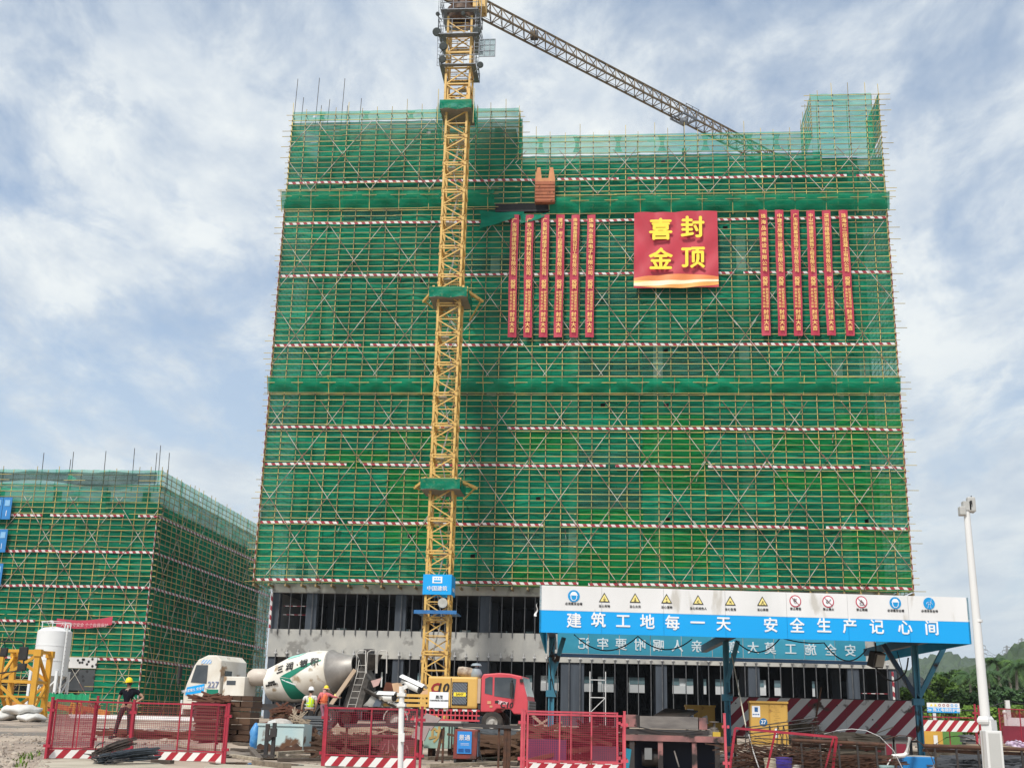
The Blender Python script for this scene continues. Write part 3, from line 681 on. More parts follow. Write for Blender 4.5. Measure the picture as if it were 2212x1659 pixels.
M_rail = mat('platform_steel', (.22, .24, .27), (.14, .15, .17), 3, .5, metal=.3)
def zy(y): return P(990, y, MY).z
def platform(z, ro, ri, h, nm='platform'):
    mb = MB()
    for s in (-1, 1):
        mb.bb((MX - ro, MY + s * ri, z), (MX + ro, MY + s * ro, z + .08)); mb.bb((MX + s * ri, MY - ri, z), (MX + s * ro, MY + ri, z + .08))
    for f in (0.5, 1.0):
        c = [(-ro, -ro), (ro, -ro), (ro, ro), (-ro, ro)]
        for i in range(4): mb.bar((MX + c[i][0], MY + c[i][1], z + h * f), (MX + c[(i + 1) % 4][0], MY + c[(i + 1) % 4][1], z + h * f), .05)
    for x in (-1, -.33, .33, 1):
        for y in (-1, 1): mb.bar((MX + ro * x, MY + ro * y, z), (MX + ro * x, MY + ro * y, z + h), .05); mb.bar((MX + ro * y, MY + ro * x, z), (MX + ro * y, MY + ro * x, z + h), .05)
    return mb.build(nm, M_rail, cr)
platform(zy(97), 1.95, 1.3, 1.6); platform(zy(44), 1.85, 1.3, 1.5); platform(zy(160), 1.75, 1.3, 1.0)
mb = MB()
for s in (-1, 1):
    for t in (-.25, .25): mb.bar((MX + s * 1.75 + t, MY - 1.5, zy(160)), (MX + s * 1.85 + t, MY - 1.5, zy(20)), .05)
    zz = zy(160)
    while zz < zy(30): mb.bar((MX + s * 1.75 - .25, MY - 1.5, zz), (MX + s * 1.75 + .25, MY - 1.5, zz), .035); zz += .4
mb.build('access_ladder', M_rail, cr)
def pan(x, y): return P(x, y, MY - 2.0)
c0, c1 = pan(1034, 122), pan(1070, 84); mb = MB()
for k in range(4): xx = c0.x + (c1.x - c0.x) * k / 3; zz = c0.z + (c1.z - c0.z) * k / 3; mb.bar((xx, MY - 1.9, c0.z), (xx, MY - 1.9, c1.z), .06); mb.bar((c0.x, MY - 1.9, zz), (c1.x, MY - 1.9, zz), .06)
mb.build('sign_frame', M_rail, cr)
MB().bb((c0.x, MY - 1.86, c0.z), (c1.x, MY - 1.85, c1.z)).build('wire_panel', netmat('grey_wire_gauze', (.3, .33, .38), (.35, .38, .42), .6), cr)
M_lamp = mat('floodlight_housing', (.05, .06, .055), (.08, .09, .085), 3, .5)
for x, y, r in ((943, 69, .42), (1030, 67, .42), (955, 128, .36), (945, 30, .2), (1000, 29, .2), (957, 100, .4), (1037, 140, .3)):
    q = pan(x, y); MB().lathe([(0, 0), (r * .8, 0), (r, .1), (r, .28), (r * .5, .45), (0, .5)], q, 14, (0, .9, .35)).bar(q + Vector((0, .25, -.1)), (MX + (1.7 if q.x > MX else -1.7), MY - 1.7, q.z - .6), .07).build('floodlight', M_lamp, cr, smooth=True)
# slewing ring, tower head, cab
MB().lathe([(1.0, -2.3), (1.35, -2.1), (1.35, -1.5), (1.5, -1.4), (1.5, -.9), (1.1, -.8), (1.1, .2)], (MX, MY, JZ), 20).build('slewing_ring', mat('greasy_brown_steel', (.16, .09, .05), (.08, .045, .03), 2, .6), cr, smooth=True)
# jib: a triangular truss with one top chord and two bottom chords
J0 = Vector((MX, MY, JZ)); J1 = Vector((22.57, 139.22, JZ)); jd = (J1 - J0).normalized(); js = Vector((jd.y, -jd.x, 0)); JL = 56.0
M_jib = mat('jib_backlit_dark_yellow', (.15, .095, .035), (.10, .065, .026), 1.5, .5)  # crane yellow darkened so the colour carries the jib's backlit silhouette
JH, JW = 1.7, .75
for nm, off in (('top_chord', Z * JH), ('bottom_chord', js * JW), ('bottom_chord', -js * JW)):
    MB().bar(J0 + off + jd * 1.2, J0 + off + jd * JL, .17).build(nm, M_jib, cr)
for k in range(36):
    a0 = J0 + jd * (1.3 + k * 1.52); m0 = a0 + jd * .76; a1 = a0 + jd * 1.52; mb = MB()
    for s in (-1, 1): mb.bar(a0 + js * JW * s, m0 + Z * JH, .08); mb.bar(m0 + Z * JH, a1 + js * JW * s, .08)
    mb.bar(a0 + js * JW, a0 - js * JW, .08); mb.bar(a0 + js * JW, a1 - js * JW, .06); mb.build('lacing', M_jib, cr)
MB().bar(J0 + jd * 1.5 + Z * (JH + .15), J0 + jd * JL + Z * (JH * .6), .05).bar(J0 + jd * 2 - Z * .3, J0 + jd * 44 - Z * .35, .035).build('jib_rope', M_cableb, cr)
mb = MB()
for s in (-1, 1): mb.bar(J0 + js * .7 * s, J0 - jd * 14 + js * .7 * s, .2)
for k in range(10): mb.bar(J0 + js * .7 - jd * (k * 1.4), J0 - js * .7 - jd * (k * 1.4 + 1.4), .1)
mb.build('counter_jib', M_jib, cr); MB().box(J0 - jd * 12.5 - Z * .6, (2.2, 2.2, 2.4), math.atan2(jd.y, jd.x)).build('counterweight', M_conc, cr)
tq = J0 + jd * 33.2; mb = MB()
for s in (-1, 1):
    mb.bar(tq + js * s * 1.0 - jd * 1.2 - Z * .15, tq + js * s * 1.0 + jd * 1.2 - Z * .15, .16); mb.bar(tq + js * 1.0 + jd * s * 1.1 - Z * .15, tq - js * 1.0 + jd * s * 1.1 - Z * .15, .16)
    for t in (-1.1, 0, 1.1): mb.bar(tq + js * 1.0 * s + jd * t - Z * .15, tq + js * 1.4 * s + jd * t + Z * .9, .06)
    mb.bar(tq + js * s * 1.4 - jd * 1.2 + Z * .9, tq + js * s * 1.4 + jd * 1.2 + Z * .9, .05)
mb.box(tq - Z * .4, (.9, .9, .4)); mb.build('trolley', M_rail, cr)
MB().bar(tq - Z * .5, tq - Z * 4.0, .05).box(tq - Z * 4.4, (.5, .3, .8)).build('hook_block', M_dark, cr)
MB().box(J0 + jd * 9.6 + Z * .6, (.8, .8, .7)).build('jib_winch', M_dark, cr)
# slewing cabin beside the mast
MB().bb((MX + 1.2, MY - 1.2, JZ - 1.2), (MX + 2.4, MY + .6, JZ + 1.0)).build('cab', M_crane, cr)
# collar frames with green cloth and outriggers
def collar(y, yb, half, arms=True):
    z1 = P(970, y, MY - 1.6).z; z0 = P(970, yb, MY - 1.6).z
    for s in (-1, 1):
        MB().bar((MX - half, MY + s * 1.35, z1), (MX + half, MY + s * 1.35, z1), .2).bar((MX + s * 1.35, MY - half, z1), (MX + s * 1.35, MY + half, z1), .2).build('collar_beam', M_crane, cr)
        if arms: MB().bar((MX + s * 1.5, MY - .8, z1 - .05), (MX + s * 2.75, MY + 1.6, z1 - .25), .24).bar((MX + s * 2.6, MY + 1.5, z1 - .3), (MX + s * 1.0, MY + 6.8, z1 - .3), .12).build('tie_arm', M_crane, cr)
    c = [(-half, -1.75), (half, -1.75), (half, 1.75), (-half, 1.75)]
    for i in range(4):
        p, q = c[i], c[(i + 1) % 4]; ph = i
        MB().grid(lambda u, v: (MX + p[0] + (q[0] - p[0]) * u + .04 * math.sin(17 * u + ph), MY + p[1] + (q[1] - p[1]) * u - .07 * math.sin(11 * u + 5 * v + ph) * v, z1 - .02 - (z1 - z0) * v + .06 * math.sin(9 * u + ph) * v), 14, 5).build('collar_cloth', M_netd, cr, smooth=True)
    MB().bb((MX - half + .05, MY - 1.7, z0 - .02), (MX + half - .05, MY + 1.7, z0 + .05)).build('collar_deck', mat('grey_deck_boards', (.3, .27, .23), (.2, .18, .15), 1.5, .8, stretch=(1, 8, 1)), cr)
collar(620, 642, 1.75); collar(1033, 1057, 1.75); collar(217, 236, 1.55, False)
mb = MB()
for x in (-1.7, 1.7):
    for y in (-1.7, 1.7): mb.bar((MX + x, MY + y, zy(285)), (MX + x, MY + y, zy(212)), .06)
mb.build('collar_post', M_pole, cr); 
for s in (-1, 1): MB().grid(lambda u, v: (MX + s * (1.72 + .1 * v), MY - 1.7 + 3.4 * u, zy(236) - 3.2 * v * (.7 + .3 * u)), 6, 6).build('hanging_net', M_netp, cr)
# blue printed cover and blue ring low on the mast
z0, z1 = P(945, 1287, MY).z, P(945, 1244, MY).z; h = 1.2
for (p, q) in (((-h, -h), (h, -h)), ((h, -h), (h, h)), ((h, h), (-h, h)), ((-h, h), (-h, -h))):
    MB().prism([(0, z0), (2 * h, z0), (2 * h, z1), (0, z1)], (MX + p[0], MY + p[1], 0), Vector((q[0] - p[0], q[1] - p[1], 0)).normalized(), Z, Vector((p[0] + q[0], p[1] + q[1], 0)).normalized(), .03).build('blue_cover', M_cyan, cr)
cx_ = MX; sy = MY - h - .05
MB().bb((cx_ - .42, sy - .01, z0 + .95), (cx_ + .42, sy, z1 - .18)).build('emblem_print', M_wprint, cr)
for k in range(3): MB().bb((cx_ - .26 + k * .2, sy - .02, z0 + 1.3), (cx_ - .14 + k * .2, sy - .011, z1 - .3)).build('emblem_mark', M_cyan, cr)
MB().bb((cx_ - .3, sy - .02, z0 + 1.05), (cx_ + .3, sy - .011, z0 + 1.2)).build('emblem_mark', M_cyan, cr)
text('中国建筑', .44, (cx_, sy - .012, z0 + .48), X, Z, M_wprint, cr, bold=.01)
text('中国建筑', .36, (MX + h + .04, MY, z0 + .48), Yv, Z, M_wprint, cr, bold=.01)
zc = P(945, 1327, MY).z; M_blue = mat('blue_paint', (.03, .17, .42), (.02, .12, .32), 2, .5)
MB().bb((MX - 1.75, MY - 1.75, zc), (MX + 1.75, MY - 1.1, zc + .08)).bb((MX - 1.75, MY + 1.1, zc), (MX + 1.75, MY + 1.75, zc + .08)).bb((MX - 1.75, MY - 1.1, zc), (MX - 1.1, MY + 1.1, zc + .08)).bb((MX + 1.1, MY - 1.1, zc), (MX + 1.75, MY + 1.1, zc + .08)).bb((MX - 1.8, MY - 1.8, zc - .1), (MX + 1.8, MY - 1.75, zc + .2)).build('blue_ring_guard', M_blue, cr)
q = P(956, 1302, MY - 1.4); MB().lathe([(0, 0), (.4, 0), (.42, .12), (.25, .4), (0, .45)], q, 16, (0, 1, .1)).build('floodlight', mat('lamp_glass', (.55, .55, .5), rough=.2), cr, smooth=True)
MB().bb((MX - 2.6, MY - 2.6, gz(MY) - .3), (MX + 2.6, MY + 2.6, gz(MY) + .25)).build('crane_base', M_conc, cr)
# ------------------------------------------------------------------ low building on the left, wrapped too
XL, YL = -48.15, 122.0
lb = thing('low_building', 'lower concrete building on the left, hidden behind green net down to the ground', 'building', (-60, 124, gz(124)))
for k in range(6): MB().bb((-84, YL + 1.4, gz(YL) + 4.4 * k), (XL - 1.3, YL + 46, gz(YL) + 4.4 * k + .3)).build('floor_slab', M_conc, lb)
for k in range(5):
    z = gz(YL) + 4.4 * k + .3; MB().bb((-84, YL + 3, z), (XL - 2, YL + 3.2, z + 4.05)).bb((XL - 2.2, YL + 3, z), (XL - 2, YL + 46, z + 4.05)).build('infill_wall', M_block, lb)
    MB().bb((-84, YL + 1.2, z + 3.2), (XL - 1.3, YL + 1.38, z + 4.3)).build('spandrel_band', M_conc, lb)
for x in (-80, -73, -66.5, -60, -54.5, -50): MB().bb((x - .4, YL + .9, gz(YL)), (x + .4, YL + 1.19, 24)).build('column', M_pale, lb)
ls = thing('scaffolding', 'shorter scaffolding in green net round the low building at the left', 'scaffolding', (-60, YL, gz(YL)))
XA = -84.0; zg = gz(YL); ZT = 24.6
n1 = int((XL - XA) / 1.28); pxl = [XL - 1.28 * i for i in range(n1 + 1)]
for x in pxl: MB().bar((x, YL, zg), (x + random.uniform(-.06, .06), YL, ZT + 1.5 + random.choice([.1, .3, .5])), .055).build('pole', M_pole, ls)
z = zg + .3; nzl = 0
while z < ZT + 1.6:
    polebar(MB(), (XA, YL - .06, z), (XL + .35, YL - .06, z), .055).build('ledger', M_pole, ls); z += .6; nzl += 1
for i in range(31):
    y = YL + 1.5 * i; MB().bar((XL, y, zg), (XL, y + random.uniform(-.05, .05), ZT + 1.5 + random.choice([.1, .3, .5])), .06).build('pole', M_pole, ls)
z = zg + .3
while z < ZT + 1.6: MB().bar((XL + .06, YL - .3, z), (XL + .06, YL + 45, z), .06).build('ledger', M_pole, ls); z += .6
w = (XL - XA) / 6
z = zg
while z < ZT - .3:
    h = min(1.8, ZT - z)
    for i in range(6):
        x = XA + i * w
        if (z < 3.6 and i in (3, 4) and z > 1.5): continue
        sheet(ls, x, z, M_net, h, w, YL + .06)
    z += 1.8
def sidesheet(x, y, z, h, w, m):
    me = random.choice(nets(ls, m, 6, 6.0)); o = link('net_sheet', me, m, ls, Vector((x, y, z)) - ORG[ls.name]); o.rotation_euler = (0, 0, math.pi / 2); o.scale = (w / 5.96 * 1.02, 1, (h + .06) / 1.8)
z = zg
while z < ZT - .3:
    h = min(1.8, ZT - z)
    for i in range(7): sidesheet(XL - .06, YL + i * 6.4, z, h, 6.4, M_net)
    z += 1.8
for i in range(6): sheet(ls, XA + i * w, ZT, M_netp, 1.6, w, YL + .06)
for i in range(7): sidesheet(XL - .06, YL + i * 6.4, ZT, 1.6, 6.4, M_netp)
MB().grid(lambda u, v: (XL - 24 + 23.5 * u, YL - .2 - .15 * math.sin(3 * u * 6), ZT + 1.4 - (1.0 + .25 * math.sin(11 * u) + .5 * u) * v - .12 * math.sin(math.pi * 5 * u) ** 2 * (1 - v)), 50, 5).build('grey_net_drape', netmat('faded_grey_net', (.035, .05, .055), (.07, .09, .09), .3), ls, smooth=True)
LL = [P(200, y, YL).z for y in (1114, 1192, 1267, 1343, 1423)]
for z in LL:
    strip(ls, XA, XL, z, YL - .12, .24)
    MB().bb((XL + .10, YL, z - .12), (XL + .13, YL + 44, z + .12)).build('toe_board_strip', M_tapev, ls)
MB().bar((XL + .04, YL - .12, zg), (XL + .04, YL - .12, 20.5), .3, .06).build('corner_strip', M_tapev, ls)
braces(zg + .3, 23, 5.1, 1.0, ls, XA, XL, YL - .13, fn=lambda u, w: (u, YL - .13, w))
braces(zg + .3, 23, 6.6, 2.0, ls, YL, YL + 45, 0, fn=lambda u, w: (XL + .13, u, w))
for (x, y0, y1) in ((151, 1010, 962 + 30), (157, 1014, 976), (93, 1010, 978), (227, 1010, 974), (289, 1010, 968), (337, 1014, 978), (345, 1012, 962), (364, 1025, 978)):
    p, q = P(x, y0, 123.2), P(x + 2, y1, 123.2); MB().tube((p.x, 123.2, ZT - .5), (q.x, 123.2, q.z), .04, 5).build('starter_bar', M_dark, ls)
M_gate = mat('blue_gate_panel', (.03, .22, .55), (.025, .19, .48), .8, .45)
for (x1_, y0, y1) in ((28, 1074, 1121), (18, 1143, 1192), (8, 1217, 1263)):
    p0, p1 = P(x1_ - 46, y1, YL - .5), P(x1_, y0, YL - .5)
    for s in range(2):
        xa = p0.x + (p1.x - p0.x) * (.5 * s) + .03; xb = p0.x + (p1.x - p0.x) * (.5 * s + .5) - .03
        g = MB().bb((xa, YL - .5, p0.z), (xb, YL - .42, p1.z)).build('landing_gate', M_gate, ls)
        MB().bb((xa + .2, YL - .53, p1.z - .95), (xb - .2, YL - .505, p1.z - .3)).build('gate_window', mat('pale_blue_mesh', (.25, .5, .75), (.2, .42, .66), 3, .4), g)
        MB().bb((xa + .45, YL - .53, p0.z + .35), (xb - .45, YL - .505, p0.z + .95)).build('notice', M_wprint, g)
# pink banner on the left building
p0, p1 = P(122, 1344, YL - .4), P(243, 1340, YL - .4)
pb = thing('slogan_banner', 'sagging narrow pink-red cloth banner tied to the scaffolding above the white silo', 'banner', tuple(p0))
MB().grid(lambda u, v: (p0.x + (p1.x - p0.x) * u, YL - .4 - .05 * math.sin(21 * u), p0.z + .42 - .85 * v + (p1.z - p0.z) * u - .3 * math.sin(math.pi * u)), 30, 3).build('cloth', mat('pink_red_cloth', (.5, .05, .09), (.42, .04, .07), .8, .6), pb, smooth=True)
text('人人遵守安全 个个自我保护', .42, ((p0.x + p1.x) / 2 + .1, YL - .5, p0.z - .25), X, Z, mat('pale_pink_print', (.8, .55, .55), rough=.5), pb, bold=.004)
# bare wall with holes where the net is open
hw = thing('perforated_wall', 'grey wall with dark round holes showing where the net is open beside the silo', 'wall', tuple(P(170, 1450, YL - .2)))
a_, c_ = P(140, 1442, YL - .2), P(210, 1420, YL - .2); MB().bb((a_.x, YL - .2, a_.z), (c_.x, YL - .1, c_.z)).build('beam', M_pale, hw)
e_, d_ = P(120, 1468, YL - .2), P(205, 1446, YL - .2); MB().bb((e_.x, YL - .1, e_.z - 1), (d_.x, YL + .0, d_.z)).build('panel', M_block, hw)
R = random.Random(3)
for i in range(26):
    x = R.uniform(a_.x, c_.x); z = R.choice([R.uniform(a_.z + .15, c_.z - .15), R.uniform(e_.z, d_.z)]); yy = YL - .23 if z > a_.z else YL - .13
    MB().lathe([(0, 0), (.13, 0), (.13, .02)], (x, yy, z), 8, (0, 1, 0)).build('hole', M_ink, hw)
# ------------------------------------------------------------------ far country on the right: hills, trees, pylons
M_hill = mat('wooded_hillside', (0.05, 0.085, 0.03), (0.025, 0.05, 0.02), 0.06, 0.95, detail=12)
def hill(x0, x1, y0, y1, prof, nx, ny, rough, seed):
    R = np.random.default_rng(seed)
    nse = R.normal(size=(ny + 1, nx + 1))
    def fn(u, v):
        x = x0 + (x1 - x0) * u; s = math.sin(math.pi * min(1, v / .5) / 2) if v < .5 else math.cos(math.pi * (v - .5)) * .5 + .5
        i, j = int(u * nx + .5), int(v * ny + .5)
        h = prof(x) * s; return (x, y0 + (y1 - y0) * v, -2 + h + (rough * nse[j, i] + rough * 2 * math.sin(x * .021 + v * 9) * s) * min(1, h / 10))
    MB().grid(fn, nx, ny).build('hill', M_hill, kind='structure')
def prof_px(pts, Yc):           # ridge line given by picture points at distance Yc
    xs = [P(x, y, Yc).x for x, y in pts]; zs = [P(x, y, Yc).z for x, y in pts]
    return lambda x: float(np.interp(x, xs, zs, left=zs[0], right=zs[-1])) + 2
hill(330, 1150, 1150, 1700, prof_px([(1700, 1500), (1900, 1452), (1935, 1442), (1990, 1448), (2012, 1430), (2035, 1411), (2052, 1420), (2065, 1425), (2090, 1430), (2120, 1434), (2160, 1437), (2230, 1425), (2400, 1440), (2600, 1470)], 1425), 190, 44, 2.2, 1)
hill(170, 640, 500, 780, prof_px([(1850, 1530), (1960, 1492), (2050, 1470), (2130, 1447), (2150, 1430), (2180, 1420), (2200, 1405), (2230, 1382), (2300, 1350), (2450, 1340), (2700, 1420)], 640), 150, 50, 1.5, 2)
# pylons
M_pyl = mat('pylon_steel', (.30, .32, .34), (.24, .26, .28), 1, .6)
def pylon(x, yb, yt, Y, label):
    b_ = P(x, yb, Y); t_ = P(x, yt, Y); H = t_.z - b_.z + 6; o = thing('transmission_tower', label, 'pylon', (b_.x, Y, b_.z - 6), group='lattice pylons on the hill'); z0 = b_.z - 6
    def at(f, sx, sy): w = (H * .11 * (1 - f) ** 1.6 + H * .018); return Vector((b_.x + sx * w, Y + sy * w, z0 + H * f))
    mb = MB(); fs = [0, .16, .32, .46, .58, .68, .77, .85, .92, 1]
    for sx, sy in ((-1, -1), (1, -1), (1, 1), (-1, 1)):
        for a_, c_ in zip(fs, fs[1:]): mb.bar(at(a_, sx, sy), at(c_, sx, sy), .32)
    mb.build('legs', M_pyl, o); mb = MB()
    for a_, c_ in zip(fs, fs[1:]):
        for (p, q) in (((-1, -1), (1, -1)), ((1, -1), (1, 1)), ((1, 1), (-1, 1)), ((-1, 1), (-1, -1))): mb.bar(at(a_, *p), at(c_, *q), .18); mb.bar(at(a_, *q), at(c_, *p), .18); mb.bar(at(c_, *p), at(c_, *q), .18)
    mb.build('lattice', M_pyl, o, kind='stuff')
    for f, L_ in ((.68, .15), (.8, .19), (.93, .13)):
        m = MB()
        for s in (-1, 1): m.bar(at(f, 0, 0), at(f, 0, 0) + X * s * L_ * H, .28); m.bar(at(f + .05, 0, 0), at(f, 0, 0) + X * s * L_ * H, .2); m.bar(at(f, 0, 0) + X * s * L_ * H, at(f, 0, 0) + X * s * L_ * H - Z * 1.6, .15)
        m.build('cross_arm', M_pyl, o)
    return o, [at(f, 0, 0) + X * s * L_ * H - Z * 1.6 for f, L_ in ((.68, .15), (.8, .19), (.93, .13)) for s in (-1, 1)]
p1 = pylon(2123, 1432, 1390, 640, 'lattice pylon on the hill just right of the white camera mast')[1]
p2 = pylon(2177, 1422, 1394, 640, 'lattice pylon on the hill, the middle one of three')[1]
p3 = pylon(2209, 1402, 1378, 640, 'lattice pylon on the hill at the right edge of the view')[1]
pl_words = ['%s %s' % (h, s) for s in ('left-hand', 'right-hand') for h in ('lowest front', 'lowest rear', 'middle front', 'middle rear', 'topmost front', 'topmost rear')]
for A_, B_ in ((p1, p2), (p2, p3)):
    for a_, c_ in zip(A_, B_): setp(MB().path([a_ + (c_ - a_) * t - Z * 3 * math.sin(math.pi * t) for t in [i / 8 for i in range(9)]], .09, 4).build('power_line', M_pyl), 'thin %s power line between the pylons on the hill' % pl_words.pop(0), 'power line', 'power lines between the pylons')
# trees
M_bark = mat('grey_bark', (.16, .13, .10), (.09, .075, .06), 4, .9)
LEAF = {}
def leafmat(nm, c1, c2):
    m = mat(nm, c1, c2, .9, .6, spec=.25, detail=4); b_ = m.node_tree.nodes['Principled BSDF']; b_.inputs['Subsurface Weight'].default_value = 0; return m
M_l1 = leafmat('dark_leaves', (.085, .16, .035), (.04, .085, .025)); M_l2 = leafmat('fresh_leaves', (.17, .28, .04), (.09, .17, .03)); M_l3 = leafmat('deep_green_leaves', (.065, .13, .04), (.035, .08, .03))
def leaves(mb, c, r, n, size, R):
    for _ in range(n):
        while True:
            d = Vector((R.uniform(-1, 1), R.uniform(-1, 1), R.uniform(-1, 1)))
            if .25 < d.length < 1: break
        p = c + Vector((d.x * r[0], d.y * r[1], d.z * r[2])); a_ = Vector((R.uniform(-1, 1), R.uniform(-1, 1), R.uniform(-.6, .6))).normalized(); b_ = a_.cross(Vector((R.uniform(-1, 1), R.uniform(-1, 1), R.uniform(-1, 1)))).normalized(); s = size * R.uniform(.6, 1.3)
        mb.add([p - a_ * s, p + b_ * s * .55, p + a_ * s, p - b_ * s * .55], [(0, 1, 2, 3)])
def tree(xc, ytop, Y, wpx, label, m, seed, cat='tree', ybase=None, name='broadleaf_tree', group='trees beyond the site fence', dense=1.0, leaf=.32):
    R = random.Random(seed); top = P(xc, ytop, Y); zb = gz(Y); H = top.z - zb; rw = wpx / ppm(Y) / 2; o = thing(name, label, cat, (top.x, Y, zb), group=group)
    mb = MB(); tr = max(.12, H * .022); th = H * .45
    mb.path([(top.x + R.uniform(-.1, .1), Y, zb - .1), (top.x + R.uniform(-.2, .2), Y, zb + th * .5), (top.x + R.uniform(-.3, .3), Y, zb + th), (top.x, Y, zb + H * .8)], [tr, tr * .85, tr * .6, tr * .2], 7)
    cr_ = MB(); n = int(34 * dense)
    for i in range(n):
        a_ = R.uniform(0, 6.28); f = R.random(); zc = zb + H * (.22 + .72 * f); prof = math.sin(math.pi * (.12 + .80 * f)) ** .7; rr = rw * prof * R.uniform(.35, .95)
        c = Vector((top.x + math.cos(a_) * rr, Y + math.sin(a_) * rr, zc)); k = R.uniform(.22, .36) * rw + .25
        leaves(cr_, c, (k, k, k * .75), int(85 * R.uniform(.7, 1.2)), leaf, R)
        if i % 4 == 0: mb.path([(top.x, Y, zb + th * (.6 + .5 * R.random())), ((top.x + c.x) / 2, (Y + c.y) / 2, c.z - .2), c], [tr * .4, tr * .25, tr * .08], 5)
    mb.build('trunk', M_bark, o, smooth=True); cr_.build('crown', m, o)
def palm(xc, ytop, Y, label, seed, lean=0.0):
    R = random.Random(seed); top = P(xc, ytop, Y); zb = gz(Y); H = top.z - zb - 2.2; o = thing('palm_tree', label, 'palm tree', (top.x, Y, zb), group='palm trees beyond the site fence')
    hd = Vector((top.x, Y, zb + H)); MB().path([(top.x - lean, Y, zb - .1), (top.x - lean * .7, Y, zb + H * .3), (top.x - lean * .25, Y, zb + H * .7), hd], [.24, .2, .18, .15], 8).build('trunk', mat('palm_bark', (.34, .31, .26), (.22, .2, .17), 3, .9, stretch=(1, 1, 6)), o, smooth=True)
    for i in range(20):
        a_ = 6.283 * i / 20 + R.uniform(-.2, .2); el = R.uniform(-.5, 1.2); L_ = R.uniform(2.6, 3.6); d = Vector((math.cos(a_), math.sin(a_), 0)); pts = []
        for k in range(9):
            t = k / 8; pts.append(hd + d * (L_ * t * math.cos(el * (1 - t * .3))) + Z * (L_ * (math.sin(el) * t - .75 * t * t) + .2))
        mb = MB(); mb.path(pts, [.05, .045, .04, .035, .03, .025, .02, .015, .01], 4)
        for k in range(1, 9):
            for h in range(3):
                f = (k - 1 + h / 3) / 8; q = pts[k - 1] + (pts[k] - pts[k - 1]) * (h / 3); ll = .95 * math.sin(math.pi * min(.97, f * .8 + .15)); tg = (pts[k] - pts[k - 1]).normalized()
                for s in (-1, 1):
                    sd = (d.cross(Z) * s * .8 + tg * .45 - Z * R.uniform(.3, .9)).normalized(); w = tg * .06
                    mb.add([q - w, q + w, q + sd * ll], [(0, 1, 2)])
        mb.build('frond', M_l3 if i % 3 else M_l1, o)
tree(1960, 1488, 150, 70, 'bright green tree between the building corner and the blue column', M_l2, 11)
tree(2032, 1462, 160, 95, 'bright leafy tree just right of the blue column', M_l2, 12)
tree(2062, 1447, 185, 70, 'dark tree behind the bright leafy one, left of the small canopy', M_l1, 13)
tree(2092, 1455, 180, 75, 'dark bushy tree above the small blue canopy', M_l1, 14)
tree(2040, 1446, 210, 60, 'dark tree with narrow crown farthest behind the blue column', M_l3, 21)
tree(2118, 1452, 190, 80, 'dark tree to the left of the palms', M_l3, 15)
tree(2150, 1462, 178, 85, 'dark tree beneath the palms', M_l3, 16)
tree(2195, 1452, 182, 90, 'dark wide tree beneath the palms at the right edge', M_l1, 17)
tree(2240, 1440, 180, 100, 'dark tree just past the right edge', M_l1, 18)
tree(2075, 1490, 140, 80, 'low dark tree behind the small canopy', M_l1, 19); tree(2125, 1492, 138, 80, 'low round dark tree left of the white camera mast', M_l3, 20)
tree(2180, 1492, 140, 95, 'low tree under the palms, right of the white camera mast', M_l3, 22)
palm(2092, 1428, 172, 'shaggy palm left of the white camera mast', 31); palm(2132, 1424, 165, 'shaggy palm seen just right of the white mast', 32, .3)
palm(2150, 1398, 168, 'tallest palm right of the white mast', 33, -.8); palm(2172, 1412, 176, 'palm with pale leaning trunk in the middle of the right-hand palms', 34, -1.4)
palm(2192, 1405, 160, 'bushy palm second from the right edge', 35, .6); palm(2212, 1400, 165, 'palm at the right edge with a pale trunk', 36, -.7); palm(2236, 1404, 170, 'palm just past the right edge', 37)
for i, (x, y, Y, w) in enumerate(((1955, 1530, 112, 50), (2018, 1537, 108, 46), (2056, 1532, 112, 50), (2100, 1530, 106, 60), (2140, 1532, 104, 60), (2172, 1530, 106, 60), (2205, 1528, 104, 70), (2240, 1532, 104, 60))):
    tree(x, y, Y, w, 'light green bush behind the white hoarding, %s' % ['beside the building corner', 'right of the blue column', 'under the small canopy', 'right of the small canopy', 'just left of the white mast', 'just right of the white mast', 'near the right edge', 'past the right edge'][i], M_l2, 50 + i, cat='bush', name='bush', group='bushes behind the white hoarding', dense=.7, leaf=.22)
# concrete posts with a wire
for x, y0, y1, lb_ in ((2022, 1555, 1524, 'short pale concrete post behind the small canopy'), (2181, 1560, 1512, 'pale concrete post right of the white mast')):
    p, q = P(x, y0, 95), P(x - 6, y1, 95); o = thing('concrete_post', lb_, 'post', (p.x, 95, gz(95)), group='concrete posts with a wire'); MB().bar((p.x, 95, gz(95)), q, .3).build('post', M_pale, o)
p, q = P(2016, 1525, 95), P(2177, 1513, 95); setp(MB().path([p + (q - p) * t - Z * .5 * math.sin(math.pi * t) for t in [i / 10 for i in range(11)]], .035, 4).path([q + (Vector((q.x + 6, 95, q.z)) - q) * t - Z * .4 * math.sin(math.pi * t) for t in [i / 8 for i in range(9)]], .035, 4).build('overhead_wire', M_cableb), 'dark wire strung between the pale concrete posts', 'wire')
# white hoarding
ho = thing('site_hoarding', 'white corrugated hoarding with posts along the far right edge of the site', 'hoarding', (38, 88, gz(88)))
M_hoard = mat('white_hoarding_sheet', (.74, .76, .77), (.62, .64, .66), .5, .5)
x = 27.5; k = 0
while x < 56:
    zt = P(2090, 1548, 88).z + random.uniform(-.05, .05); mb = MB()
    for j in range(4): mb.bb((x + j * .52, 88 + .03 * (j % 2), gz(88)), (x + j * .52 + .52, 88.05 + .03 * (j % 2), zt))
    mb.build('panel', M_hoard, ho); MB().bar((x, 87.8, gz(88)), (x, 87.8, zt + .25), .14).ball((x, 87.8, zt + .35), .16, 8, 5).build('post', M_white, ho); x += 2.12
